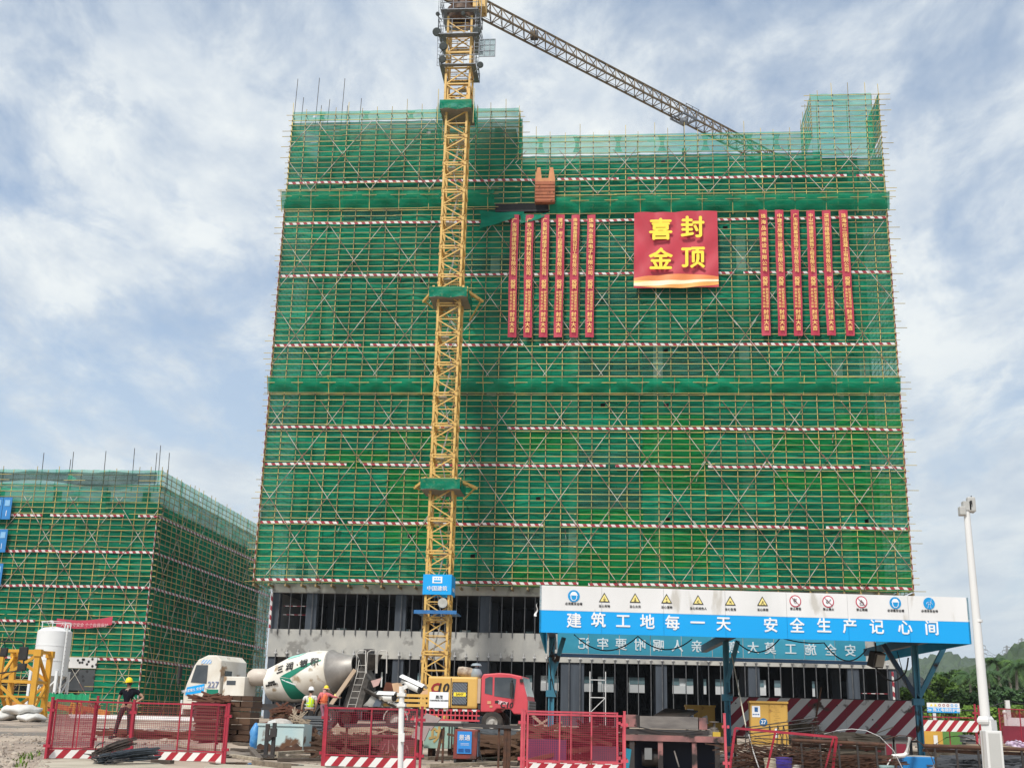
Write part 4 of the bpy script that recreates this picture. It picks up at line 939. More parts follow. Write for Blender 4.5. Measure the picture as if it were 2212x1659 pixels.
# small entrance canopy far right
ca = thing('lift_canopy', 'small white-topped blue sign canopy on thin dark legs near the far hoarding', 'canopy', tuple(GP(2040, 78)))
a_, b_ = P(2003, 1538, 78), P(2073, 1541, 78); t_ = P(2003, 1517, 78).z; mid = a_.z + (t_ - a_.z) * .52
MB().bb((a_.x, 77.9, mid), (b_.x, 78, t_)).build('white_fascia', M_wsheet, ca); MB().bb((a_.x, 77.9, a_.z), (b_.x, 78, mid - .004)).build('blue_fascia', M_cyan, ca); MB().bb((a_.x, 78.01, a_.z), (b_.x, 80.5, a_.z + .1)).build('roof', M_dark, ca)
text('2# 施工电梯防护棚', .24, ((a_.x + b_.x) / 2, 77.88, (a_.z + mid) / 2), X, Z, M_wprint, ca, bold=.015)
for i in range(7):
    c = Vector((a_.x + .25 + i * .25, 77.885, (mid + t_) / 2)); m = MB()
    if i < 2: m.prism([(-.08, -.06), (.08, -.06), (0, .09)], c, X, Z, Yv, .006).build('symbol', M_yel, ca)
    else: m.lathe([(.05, 0), (.08, 0), (.08, .006), (.05, .006)], c, 12, (0, 1, 0)).build('symbol', M_cyan if i > 4 else M_red, ca)
for f in (.03, .16, .3, .45, .75, .88, .98):
    xx = a_.x + (b_.x - a_.x) * f
    for yy in (78.1, 80.3): MB().bar((xx, yy, gz(78)), (xx, yy, a_.z), .05).build('leg', M_dark, ca)
MB().bar((a_.x + .5, 78.1, gz(78)), (a_.x + .9, 78.1, a_.z), .045).bar((b_.x - .5, 78.1, gz(78)), (b_.x - 1, 78.1, a_.z), .045).build('bracing', M_dark, ca)
# ------------------------------------------------------------------ the big canopy
FYL, FYR = 27.0, 28.25
cp = thing('work_canopy', 'long steel work canopy with white and blue safety-slogan fascia on blue columns', 'canopy', tuple(GP(1600, 30)))
zb = (P(1163, 1366, FYL).z + P(2100, 1390, FYR).z) / 2; zm = (P(1165, 1326, FYL).z + P(2095, 1335, FYR).z) / 2; zt = (P(1167, 1268, FYL).z + P(2090, 1286, FYR).z) / 2
A = P(1165, 1366, FYL); B = P(2099, 1390, FYR); A.z = B.z = zb
fx = (B - A).normalized(); fn_ = Vector((fx.y, -fx.x, 0)); FL_ = (B - A).length     # fn_ points to the camera
npan = 7
for i in range(npan):
    p = A + fx * (FL_ * i / npan); w = FL_ / npan - .006
    MB().prism([(0, zm - zb + .004), (w, zm - zb + .004), (w, zt - zb), (0, zt - zb)], p, fx, Z, -fn_, .04).build('white_panel', M_wsheet, cp)
    MB().prism([(0, 0), (w, 0), (w, zm - zb), (0, zm - zb)], p, fx, Z, -fn_, .04).build('blue_panel', M_cyan, cp)
def fpos(x, y, off=.008):
    d = ray(x, y); n_ = fn_; t = (A + fn_ * off - EYE).dot(n_) / d.dot(n_); return EYE + d * t
chars = [('建', 1240, 1342), ('筑', 1292.5, 1341), ('工', 1346, 1343), ('地', 1398.5, 1345), ('每', 1452.5, 1347), ('一', 1507, 1347), ('天', 1563, 1349), ('安', 1665, 1352), ('全', 1722, 1353), ('生', 1780, 1353), ('产', 1836, 1354), ('记', 1894, 1355.5), ('心', 1955, 1357), ('间', 2013, 1358)]
for ch, x, y in chars: text(ch, .345, fpos(x, y), fx, Z, M_wprint, cp, name='lettering', bold=.02, ext=.003)
icons = [('helmet', 1239.5, 1287, '必须戴安全帽'), ('tri', 1305.5, 1292, '当心吊物'), ('tri', 1372, 1293, '当心火灾'), ('tri', 1440, 1294.5, '当心落物'), ('tri', 1508, 1297, '当心机械伤人'), ('tri', 1577.5, 1299, '当心坠落'), ('tri', 1647, 1300, '当心摔倒'), ('ban', 1718, 1298, '禁止攀登'), ('ban', 1789, 1299, '禁止烟火'), ('ban', 1861, 1300, '禁止跨越'), ('helmet', 1934, 1302, '必须戴安全帽'), ('harness', 2007, 1303, '必须系安全带')]
M_iy = mat('hazard_yellow', (.92, .78, .28), (.88, .74, .26), 1, .5); M_ir = mat('ban_red', (.55, .04, .08), (.5, .04, .07), 1, .5); M_ib = mat('mandatory_blue', (.0, .30, .68), (.0, .28, .62), 1, .5)
def flat(poly, c, m, off, nm='symbol', s=1.0): return MB().prism([(x * s, y * s) for x, y in poly], c + fn_ * off, fx, Z, -fn_, .003).build(nm, m, cp)
def disc(r, n=24): return [(r * math.cos(6.2832 * i / n), r * math.sin(6.2832 * i / n)) for i in range(n)]
def strokes(c, lines, m, off, w=.012):
    mb = MB()
    for a_, b_ in lines: mb.bar(c + fn_ * off + fx * a_[0] + Z * a_[1], c + fn_ * off + fx * b_[0] + Z * b_[1], w, .004)
    mb.build('pictogram', m, cp)
PICT = {1: [((0, .05), (0, .01)), ((-.03, -.005), (.03, -.005)), ((-.02, -.035), (.02, -.035)), ((-.02, -.045), (.02, -.045))], 2: [((-.02, -.04), (0, .04)), ((0, .04), (.02, -.04)), ((-.025, -.04), (.025, -.04)), ((0, -.03), (.012, .01))], 3: [((-.02, .02), (.01, .04)), ((-.02, -.035), (.02, -.035)), ((0, .03), (0, -.01)), ((-.02, -.045), (.02, -.045))], 4: [((-.03, 0), (0, 0)), ((-.01, -.03), (.03, -.045)), ((-.03, -.02), (0, -.03)), ((0, .02), (.02, .0))], 5: [((-.02, .03), (.0, 0)), ((0, 0), (.03, -.04)), ((0, 0), (-.03, -.01)), ((.0, 0), (.02, .02))], 6: [((0, .04), (-.01, .0)), ((-.01, 0), (-.04, -.045)), ((-.01, 0), (.03, -.03)), ((-.005, .02), (.03, .02)), ((.02, -.045), (.05, -.045))],
        7: [((-.05, .03), (-.02, -.05)), ((-.02, .03), (.03, .05)), ((-.04, 0), (.02, .01)), ((.0, .04), (-.03, .06)), ((.02, .0), (.0, -.05))], 8: [((-.05, -.02), (-.02, .04)), ((-.02, .04), (0, -.03)), ((-.05, -.03), (0, -.03)), ((0, -.01), (.06, .05))], 9: [((0, .05), (.01, .01)), ((.01, .01), (-.05, -.03)), ((.01, .01), (.05, -.02)), ((0, .04), (-.04, .02)), ((-.05, -.06), (.05, -.06))]}
for i, (k, x, y, cap) in enumerate(icons):
    c = fpos(x, y)
    if k == 'tri':
        flat([(-.125, -.085), (.125, -.085), (0, .13)], c, M_ink, .001); flat([(-.093, -.066), (.093, -.066), (0, .094)], c, M_iy, .005); strokes(c - Z * .01, PICT[i], M_ink, .009, .016)
        yo = 1.0
    elif k == 'ban':
        flat(disc(.135), c, M_ir, .001); flat(disc(.112), c, M_wprint, .005); strokes(c, PICT[i], M_ink, .009, .024); strokes(c, [((-.085, .085), (.085, -.085))], M_ir, .013, .024)
    else:
        flat(disc(.135), c, M_ib, .001)
        if k == 'helmet':
            flat([(-.075, .03), (-.065, .065), (-.03, .095), (.03, .095), (.065, .065), (.075, .03)], c, M_wprint, .005); flat([(-.09, .014), (.09, .014), (.09, .03), (-.09, .03)], c, M_wprint, .005)
            flat([(-.075, .01), (-.07, -.06), (-.03, -.105), (.03, -.105), (.07, -.06), (.075, .01)], c, M_wprint, .005); flat([(-.058, .009), (-.055, -.05), (-.025, -.088), (.025, -.088), (.055, -.05), (.058, .009)], c, M_ib, .009)
        else:
            strokes(c, [((0, .06), (0, .07)), ((-.04, .03), (.04, .03)), ((-.04, .03), (-.07, -.02)), ((.04, .03), (.08, -.03)), ((-.03, .03), (-.02, -.04)), ((.03, .03), (.02, -.04)), ((-.02, -.04), (-.04, -.11)), ((.02, -.04), (.04, -.11)), ((.04, .03), (.06, .11)), ((-.03, -.02), (.03, -.02))], M_wprint, .006, .011)
    text(cap, .062, fpos(x, y) - Z * .175, fx, Z, M_ink, cp, bold=.012, spacing=1.12, ext=.001)
# roof, side, rear fascia
DEP = 8.4; bk = Vector((-.035, 1, 0)).normalized()
C0, C1 = A + bk * DEP, B + bk * DEP
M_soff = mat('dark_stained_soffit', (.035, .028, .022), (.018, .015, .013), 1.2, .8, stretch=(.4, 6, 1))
RS = Vector((bk.x, bk.y, .058)).normalized(); MB().prism([(0.05, .05), (FL_ - .05, .05), (FL_ - .05, DEP - 1.5), (.05, DEP - 1.5)], Vector((A.x, A.y, zb + .28)), fx, RS, fx.cross(RS), .06).build('roof', M_soff, cp)  # roof stops short, a gap added to let skylight onto the rear panels
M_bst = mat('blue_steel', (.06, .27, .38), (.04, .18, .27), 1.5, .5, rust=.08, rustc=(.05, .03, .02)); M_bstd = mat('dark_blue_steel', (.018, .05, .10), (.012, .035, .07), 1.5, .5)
for k in range(13):
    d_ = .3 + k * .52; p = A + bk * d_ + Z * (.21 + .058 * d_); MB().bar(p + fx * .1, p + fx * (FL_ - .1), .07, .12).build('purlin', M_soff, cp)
M_rear = netmat('translucent_blue_sheet', (.07, .40, .56), (.10, .46, .62), .04, .15)
rz0 = (P(1209, 1405, FYL + DEP).z + P(1880, 1433, FYR + DEP).z) / 2
nr = 10
for i in range(nr):
    p = C0 + fx * (.35 + (FL_ - .7) * i / nr); w = (FL_ - .7) / nr - .02
    MB().prism([(0, rz0 - zb), (w, rz0 - zb), (w, rz0 - zb + .62), (0, rz0 - zb + .62)], p, fx, Z, fn_, .03).build('rear_panel', M_rear, cp)
MB().bar(Vector((C0.x, C0.y, rz0 - .06)) + fx * .2, Vector((C0.x, C0.y, rz0 - .06)) + fx * (FL_ - .2), .1).build('rear_rail', M_bstd, cp)
rc = '记牢要咐嘱人亲 意大莫工施全安'; M_rl = mat('faded_white_print', (.68, .78, .82), (.62, .72, .76), 1, .6); xr0 = 735
rp = [('记', 735), ('牢', 895), ('要', 1050), ('咐', 1210), ('嘱', 1365), ('人', 1525), ('亲', 1690), ('意', 2000), ('大', 2165)]
rl = [(c_, 1073 + .256 * x) for c_, x in rp] + [('莫', 1609.7 + .2722 * 200), ('工', 1609.7 + .2722 * 362), ('施', 1609.7 + .2722 * 520), ('全', 1609.7 + .2722 * 680), ('安', 1609.7 + .2722 * 835)]
for c_, x in rl:
    d = ray(x, 1397 + .021 * (x - 1209)); t = (C0 + fn_ * .04 - EYE).dot(fn_) / d.dot(fn_); q = EYE + d * t; q.z = rz0 + .27
    text(c_, .36, q, -fx, Z, M_rl, cp, name='reversed_lettering', bold=.015, ext=.004)
# right side fascia (seen from inside) and edge beams
MB().prism([(0, 0), (DEP, 0), (DEP, zt - zb), (0, zt - zb)], Vector((B.x, B.y, zb)), bk, Z, -fx, .04).build('side_panel', M_rear, cp)
MB().prism([(0, 0), (DEP, 0), (DEP, zt - zb), (0, zt - zb)], Vector((A.x, A.y, zb)), bk, Z, fx, .04).build('side_panel', M_rear, cp)
colx = [(1190, 30.3), (1572, 30.4), (1986, 30.6)]
def colbase(x, Y): return Vector((P(x, 1560, Y).x, Y, gz(Y)))
for i, (x, Y) in enumerate(colx):
    p = colbase(x, Y); mb = MB(); zc = zb + .1
    for s in (-1, 1): mb.bb((p.x + s * .055 - .018, Y - .07, p.z + (.25 if i == 2 else 0)), (p.x + s * .055 + .018, Y + .07, zc))
    mb.bb((p.x - .04, Y - .012, p.z + .25), (p.x + .04, Y + .012, zc)); mb.build('column', M_bst, cp)
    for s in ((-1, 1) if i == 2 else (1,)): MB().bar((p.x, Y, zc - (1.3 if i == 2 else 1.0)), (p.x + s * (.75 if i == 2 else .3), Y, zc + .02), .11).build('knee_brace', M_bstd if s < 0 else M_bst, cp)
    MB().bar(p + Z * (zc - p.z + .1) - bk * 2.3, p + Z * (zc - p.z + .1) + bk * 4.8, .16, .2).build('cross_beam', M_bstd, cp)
    MB().box((p.x, Y, zc - 1.35), (.26, .2, .16)).build('gusset_plate', M_bst, cp)
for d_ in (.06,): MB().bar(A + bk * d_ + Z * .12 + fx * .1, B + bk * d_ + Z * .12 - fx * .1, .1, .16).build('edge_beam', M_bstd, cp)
# cables under the canopy
def cable(pts, label, r=.016, cat='cable', group=None, m=None, name='cable'):
    out = []
    for (a_, c_, sag) in pts:
        out += [a_ + (c_ - a_) * t - Z * sag * 4 * t * (1 - t) for t in [i / 12 for i in range(13)]][(1 if out else 0):]
    return setp(MB().path(out, r, 6).build(name, m or M_cableb, smooth=True), label, cat, group)
def cp_at(x, y): return P(x, y, 29.2)
cable([(cp_at(1240, 1370), cp_at(1378, 1374), .36), (cp_at(1378, 1374), cp_at(1495, 1380), .28)], 'black cable sagging in two loops under the left half of the canopy')
cable([(cp_at(1590, 1384), cp_at(1686, 1377), .30), (cp_at(1686, 1377), cp_at(1780, 1388), .05), (cp_at(1780, 1388), cp_at(1872, 1402), .34)], 'black cable sagging under the right half of the canopy')
cable([(P(1880, 1420, 30), P(1952, 1456, 30), .32), (P(1952, 1456, 30), P(1962, 1420, 30), .1)], 'black cable looping from the work lamp to the right-hand blue column', .02)
cable([(P(1938, 1407, 30), P(1962, 1490, 29.9), .02)], 'thin black wire hanging beside the right-hand blue column', .01)
cable([(P(1197, 1385, 29.8), P(1183, 1420, 29.8), .1), (P(1183, 1420, 29.8), P(1190, 1458, 29.8), -.06), (P(1190, 1458, 29.8), P(1204, 1508, 29.8), .05)], 'tangled black cable hanging down the left-hand blue column', .014)
q = P(1893, 1424, 29.8); wl = thing('work_lamp', 'square black-backed work lamp hanging at the rear right of the canopy', 'lamp', tuple(q)); Mr = Matrix.Rotation(.6, 3, 'Z') @ Matrix.Rotation(.35, 3, 'X')
MB().box(q, (.34, .2, .36), M=Mr).build('housing', M_dark, wl); MB().box(q + Mr @ Vector((.02, -.11, 0)), (.27, .02, .29), M=Mr).build('lamp_glass', mat('lamp_lens', (.4, .38, .33), (.33, .31, .27), 4, .3), wl); MB().bar(q + Z * .18, q + Z * .4, .03).build('bracket', M_dark, wl)
# torn white film at the left end of the fascia
p = A + fx * -.04; setp(MB().grid(lambda u, v: p + fx * (-.015 - .06 * u * v - .02 * math.sin(9 * v)) + Z * ((zm - zb) + .16 - .30 * v) + fn_ * (.02 * math.sin(7 * v)), 3, 10).build('torn_film', M_wsheet), 'torn white film hanging from the left end of the canopy fascia', 'film')
# ------------------------------------------------------------------ white mast with camera heads, front right
mY = 16.0; base = P(2146, 1659, mY); tp = P(2088, 1103, mY); mst = thing('camera_mast', 'tall white post with a wide square foot, a grey cabinet and small heads on top', 'mast', (base.x, mY, 0))
lean = (tp - base); k0 = P(2129, 1555, mY)
M_wm = mat('white_powder_coat', (.76, .76, .75), (.66, .66, .64), .8, .35, rust=.05, rustc=(.5, .47, .42), rscale=3, stretch=(2, 2, .4))
bot = base + lean * (-(base.z) / lean.z)
MB().tube(k0, tp, .062, 20, .040).build('pole', M_wm, mst, smooth=True)
MB().lathe([(.085, 0), (.105, .03), (.105, .06), (.08, .10)], k0 - Z * .05, 4, lean).lathe([(.098, 0), (.098, (k0 - bot).length)], bot, 4, lean).build('square_foot', M_wm, mst)
MB().lathe([(.050, 0), (.058, .005), (.058, .03), (.050, .035)], P(2113, 1344, mY), 16, lean).build('collar', M_wm, mst, smooth=True)
bx0, bx1 = P(2129, 1660, mY - .3), P(2157, 1578, mY - .3); MB().bb((bx0.x, mY - .42, .12), (bx1.x, mY - .18, bx1.z)).build('cabinet', M_wm, mst, bevel=.008); MB().bb((bx0.x + .03, mY - .426, .16), (bx1.x - .03, mY - .421, bx1.z - .03)).build('cabinet_door', mat('grey_door', (.5, .5, .48), (.45, .45, .43), 1, .5), mst)
t1, t2 = P(2076, 1120, mY), P(2100, 1106, mY)
M_hd = mat('grey_head_paint', (.5, .5, .48), (.42, .42, .4), 1, .45)
mb = MB(); mb.box(tp + Z * .06, (.10, .10, .12)).bar(tp + Vector((-.05, 0, .02)), P(2104, 1104, mY), .06, .05); mb.build('bracket', M_hd, mst)
MB().box(P(2097.5, 1090, mY), (.105, .10, .20)).build('camera_head', M_hd, mst, bevel=.02); MB().box(P(2078, 1104, mY), (.08, .12, .12)).build('camera_head', M_hd, mst, bevel=.015)
MB().box(P(2098, 1085, mY - .07), (.022, .01, .05)).bar(P(2098, 1077, mY), P(2098, 1071, mY), .012).build('marking', M_ink, mst)
# ------------------------------------------------------------------ people
def skinned(name, chains, m, parent, sub=1, root=0):
    """chains: lists of (x, y, z, radius); points equal in place are joined"""
    vs, rs, es, ix = [], [], [], {}
    for ch in chains:
        prev = None
        for p in ch:
            k = (round(p[0], 3), round(p[1], 3), round(p[2], 3))
            if k not in ix: ix[k] = len(vs); vs.append(p[:3]); rs.append(p[3])
            if prev is not None and prev != ix[k]: es.append((prev, ix[k]))
            prev = ix[k]
    me = bpy.data.meshes.new(name); me.from_pydata(vs, es, []); ob = bpy.data.objects.new(name, me); COL.objects.link(ob)
    ob.modifiers.new('skin', 'SKIN'); ss = ob.modifiers.new('sub', 'SUBSURF'); ss.levels = ss.render_levels = sub
    for i, r in enumerate(rs):
        d = me.skin_vertices[0].data[i]; rx = r if isinstance(r, tuple) else (r, r); d.radius = rx; d.use_root = i == root
    bpy.context.view_layer.update(); dg = bpy.context.evaluated_depsgraph_get()
    out = bpy.data.meshes.new_from_object(ob.evaluated_get(dg)); bpy.data.objects.remove(ob); bpy.data.meshes.remove(me)
    out.polygons.foreach_set('use_smooth', [True] * len(out.polygons)); out.materials.clear(); return link(name, out, m, parent)
M_skin = mat('skin_tone', (.42, .25, .17), (.36, .21, .14), 3, .55); M_hair = mat('black_hair', (.015, .013, .012), (.02, .018, .016), 6, .6)
def hand(w, dx, dz):
    """palm and five fingers from the wrist w, pointing (dx, dz) in the x-z plane"""
    W_ = Vector(w); d = Vector((dx, -.1, dz)).normalized(); s = Vector((0, 1, 0)); n = d.cross(s)
    pm = W_ + d * .05; ch = [[(*W_, .026), (*pm, .03)]]
    for k, L_ in enumerate((.075, .085, .08, .062)):
        o = s * (.034 - .022 * k); a_ = W_ + d * .09 + o; b_ = a_ + d * L_ * .5 + n * .008; c = b_ + d * L_ * .45 + n * .022; ch.append([(*pm, .03), (*a_, .0105), (*b_, .0095), (*c, .008)])
    t = W_ + d * .045 + s * .045; ch.append([(*pm, .03), (*t, .012), *[(*(t + d * .04 + s * .012 + n * .012), .009)]]); return ch
def person(label, loc, rotz, J, top, bottom, hat, hatm, height=1.74, vest=None, shoes=None, group=None, hair=True, brim=.06, sleeve=.55, gown=None):
    o = thing('person', label, 'person', loc, rotz, group); ORG[o.name] = Vector((0, 0, 0)); k = height / 1.74; o.scale = (k, k, k)
    pel, ch_, nk = Vector(J['pelvis']), Vector(J['chest']), Vector(J['neck']); hd = Vector(J['head']); f = Vector(J['face']).normalized()
    body = [[(*pel, (.13, .10)), (*(pel + (ch_ - pel) * .5), (.125, .095)), (*ch_, (.155, .105)), (*nk, .055), (*(nk + (hd - nk) * .45), .056), (*hd, (.074, .088)), (*(hd + Z * .075), (.062, .072))]]
    for s in ('L', 'R'):
        sh, el, wr = Vector(J['sh' + s]), Vector(J['el' + s]), Vector(J['wr' + s]); hp, kn, an, toe = [Vector(J[q + s]) for q in ('hp', 'kn', 'an', 'to')]
        body += [[(*ch_, (.155, .105)), (*sh, .06), (*(sh + (el - sh) * .5), .048), (*el, .04), (*(el + (wr - el) * .35), .04), (*wr, .027)], [(*pel, (.13, .10)), (*hp, .085), (*(hp + (kn - hp) * .5), .074), (*kn, .055), (*(kn + (an - kn) * .35), .056), (*an, .038), (*toe, .032)]]
        hd_ = (wr - el).normalized(); body += hand(wr, hd_.x if abs(hd_.x) > .05 else .05, hd_.z)
    b_ = skinned('body', body, M_skin, o, 1)
    fs = MB(); side = f.cross(Z)      # face: nose, ears, eyes, mouth
    fs.ball(hd + f * .088 - Z * .005, (.014, .02, .02), 6, 5)
    for s in (-1, 1): fs.ball(hd + side * .075 * s - Z * .005, (.014, .022, .03), 6, 5)
    fs.build('nose_and_ears', M_skin, b_, smooth=True)
    ey = MB()
    for s in (-1, 1): ey.ball(hd + f * .082 + side * .03 * s + Z * .018, .010, 6, 4)
    ey.bar(hd + f * .084 - side * .022 - Z * .042, hd + f * .084 + side * .022 - Z * .042, .008); ey.build('eyes_and_mouth', M_hair, b_)
    shirt = [[(*(pel + (ch_ - pel) * -.12), (.15, .12)), (*(pel + (ch_ - pel) * .5), (.148, .118)), (*ch_, (.175, .125)), (*(nk - Z * .03), .075)]]
    for s in ('L', 'R'):
        sh, el, wr = Vector(J['sh' + s]), Vector(J['el' + s]), Vector(J['wr' + s]); e = sh + (el - sh) * min(1, sleeve)
        c = [(*ch_, (.175, .125)), (*sh, .078), (*(sh + (e - sh) * .6), .068), (*e, .062)]
        if sleeve > 1: c += [(*(el + (wr - el) * .5), .05), (*(el + (wr - el) * .92), .038)]
        shirt.append(c)
    skinned('shirt', shirt, top, o, 1)
    tr = [[(*(pel + Z * .06), (.142, .112)), (*pel, (.148, .118))]]
    for s in ('L', 'R'):
        hp, kn, an = [Vector(J[q + s]) for q in ('hp', 'kn', 'an')]; tr.append([(*pel, (.148, .118)), (*hp, .10), (*(hp + (kn - hp) * .5), .09), (*kn, .072), (*(kn + (an - kn) * .5), .068), (*(an + Z * .03), .06)])
    skinned('trousers', tr, bottom, o, 1)
    for s in ('L', 'R'):
        an, toe = Vector(J['an' + s]), Vector(J['to' + s]); d = (toe - an); d.z = 0; d.normalize()
        MB().path([an - d * .05 - Z * .01, an + d * .04 - Z * .02, an + d * .12 - Z * .045, an + d * .19 - Z * .05], [.045, .05, .042, .03], 8).build('shoe', shoes or M_black, o, smooth=True)
    if vest:
        v = [[(*(pel + (ch_ - pel) * -.02), (.195, .15)), (*(pel + (ch_ - pel) * .5), (.19, .148)), (*(ch_ - Z * .02), (.215, .155)), (*(ch_ + Z * .12), (.17, .135))]]
        vo = skinned('vest', v, vest[0], o, 1)
        for f_ in (.12, .45):
            c = pel + (ch_ - pel) * f_; MB().lathe([(1, -.014), (1, .014)], (0, 0, 0), 24).build('reflective_band', vest[1], vo, smooth=True)
            vo.children[-1].scale = (.19 + .012 * f_, .152, 1); vo.children[-1].location = c
        for s in (-1, 1): MB().path([c_ + X * s * .085 for c_ in (pel + Vector((0, -.15, .02)), ch_ + Vector((0, -.16, 0)), ch_ + Vector((0, -.13, .13)))], .009, 5).build('reflective_strap', vest[1], vo)
    if hair: MB().ball(hd - f * .02 + Z * .012, (.082, .092, .085), 12, 8).build('hair', M_hair, o, smooth=True)
    if hat:
        tl = Vector((f.x * .1, f.y * .1, 1)).normalized(); MB().lathe([(.0, .135), (.035, .132), (.075, .108), (.102, .06), (.11, .0), (.108, -.012), (.13, -.02), (.132, -.012)], hd + Z * .05, 20, tl).prism([(-.09, 0), (.09, 0), (.05, brim), (-.05, brim)], hd + Z * .035 + f * .10, side, f, Z, .008).build('helmet', hatm, o, smooth=True)
        MB().path([hd + side * .1 + Z * .04, hd + side * .07 - Z * .10 + f * .04, hd - side * .07 - Z * .10 + f * .04, hd - side * .1 + Z * .04], .007, 5).build('chin_strap', M_black, o)
    if gown: gown(o, hd, f)
    return o
M_blackcl = mat('black_cotton', (.006, .007, .012), (.01, .011, .017), 2, .9, spec=.15); M_blacktr = mat('black_trousers', (.014, .013, .014), (.022, .02, .02), 2, .85)
M_hy = mat('yellow_helmet', (.85, .66, .01), (.8, .6, .01), 1, .3); M_hw = mat('white_helmet', (.82, .82, .8), (.78, .78, .76), 1, .3)
M_lime = mat('lime_vest', (.66, .95, .01), (.60, .88, .01), 2, .6); M_refl = mat('reflective_grey', (.62, .66, .66), (.55, .6, .6), 2, .3); M_org = mat('orange_vest', (.80, .17, .06), (.7, .14, .05), 2, .6)
M_wsh = mat('off_white_shirt', (.62, .60, .57), (.52, .5, .47), 2, .8); M_pink = mat('pink_top', (.62, .16, .17), (.5, .12, .14), 2, .8); M_mauve = mat('mauve_trousers', (.36, .16, .22), (.28, .12, .17), 2, .8)
legs = dict(hpL=(-.10, 0, .90), hpR=(.10, 0, .90))
P1 = GP(270, 36.3)
person('man in black T-shirt and yellow helmet, hand on hip, behind the red fence', tuple(P1), .1,
       dict(pelvis=(0, 0, .95), chest=(.02, .0, 1.30), neck=(.02, -.01, 1.48), head=(.0, -.03, 1.60), face=(-1, -.15, -.1), shL=(-.19, .0, 1.40), elL=(-.27, .02, 1.14), wrL=(-.26, -.04, .90), shR=(.22, 0, 1.40), elR=(.47, .03, 1.20), wrR=(.24, -.05, 1.03),
            hpL=(-.11, 0, .90), knL=(-.20, -.02, .50), anL=(-.27, .0, .09), toL=(-.36, -.12, .04), hpR=(.10, 0, .90), knR=(.13, -.02, .50), anR=(.15, .02, .09), toR=(.2, -.12, .04)), M_blackcl, M_blacktr, True, M_hy, 1.78, brim=.075)
P2 = GP(666, 46.5)
person('man in lime reflective vest, white shirt and white helmet, back turned, near the mixer', tuple(P2), 0.0,
       dict(pelvis=(0, 0, .95), chest=(.02, .02, 1.30), neck=(.02, .03, 1.47), head=(.02, .05, 1.60), face=(-.25, 1, -.1), shL=(-.19, .0, 1.39), elL=(-.27, -.02, 1.12), wrL=(-.30, .02, .86), shR=(.22, 0, 1.39), elR=(.27, -.05, 1.13), wrR=(.20, .12, .95),
            knL=(-.12, .02, .50), anL=(-.13, 0, .09), toL=(-.15, .13, .04), knR=(.11, .02, .50), anR=(.13, 0, .09), toR=(.16, .13, .04), **legs), M_wsh, M_blacktr, True, M_hw, 1.76, vest=(M_lime, M_refl))
P3 = GP(697, 52.6)
def hood(o, hd, f): MB().lathe([(.10, .05), (.17, .03), (.175, .02), (.10, .03)], hd, 18).path([hd - f * .06 + Z * .02, hd - f * .10 - Z * .08, hd - f * .09 - Z * .18], [.08, .085, .07], 10).build('sun_hood', mat('pale_pink_cloth', (.70, .42, .40), (.6, .36, .34), 3, .8), o, smooth=True)
st = thing('steel_step', 'low dark steel step beside the mixer where the orange-vested worker stands', 'step', tuple(P3)); MB().bb((P3.x - .35, P3.y - .2, P3.z), (P3.x + .35, P3.y + .3, P3.z + .25)).build('box_step', M_dark, st)
person('worker in orange vest, pink top and yellow helmet with sun hood holding the mixer ladder', (P3.x, P3.y, P3.z + .25), 0.0,
       dict(pelvis=(-.02, 0, .95), chest=(.0, .03, 1.29), neck=(.02, .05, 1.46), head=(.05, .07, 1.58), face=(.6, .8, -.3), shL=(-.18, .0, 1.38), elL=(-.27, .0, 1.14), wrL=(-.33, .12, .96), shR=(.19, .05, 1.38), elR=(.38, .12, 1.27), wrR=(.58, .2, 1.24),
            knL=(-.02, .06, .52), anL=(.0, 0, .09), toL=(.04, .13, .04), knR=(.14, .08, .50), anR=(.16, 0, .09), toR=(.2, .13, .04), **legs), M_pink, M_mauve, True, M_hy, 1.68, vest=(M_org, M_org), sleeve=1.2, gown=hood, shoes=M_blackcl)
# ------------------------------------------------------------------ vehicles
M_tyre = mat('tyre', (.022, .02, .019), (.06, .05, .042), 3, .9, bump=.3); M_rim = mat('wheel_rim', (.42, .40, .37), (.3, .28, .25), 3, .5)
def wheel(parent, x, y, z, r=.52, w=.3, s=-1, fender=None):
    c = Vector((x, y, z)); t = MB().lathe([(r * .55, -w / 2), (r * .9, -w / 2), (r, -w * .32), (r, w * .32), (r * .9, w / 2), (r * .55, w / 2)], c, 24, (0, 1, 0)).build('wheel', M_tyre, parent, smooth=True)
    MB().lathe([(r * .56, -w / 2 + .0), (r * .53, -w / 2 + .05), (r * .35, -w / 2 + .1), (r * .2, -w / 2 + .08), (r * .18, -w / 2 - .02), (0, -w / 2 - .02)], c, 16, (0, 1, 0) if s < 0 else (0, -1, 0)).build('rim', M_rim, t, smooth=True)
    if fender:
        pts = [Vector((x + r * 1.18 * math.cos(a_), y + s * .0, z + r * 1.18 * math.sin(a_))) for a_ in [math.pi * k / 10 for k in range(11)]]; m = MB()
        for a_, b_ in zip(pts, pts[1:]): m.bar(a_, b_, w * 1.2, .04)
        m.build('mudguard', fender, parent)
def extr(prof, y0, y1): return MB().prism(prof, (0, y0, 0), X, Z, Yv, y1 - y0)
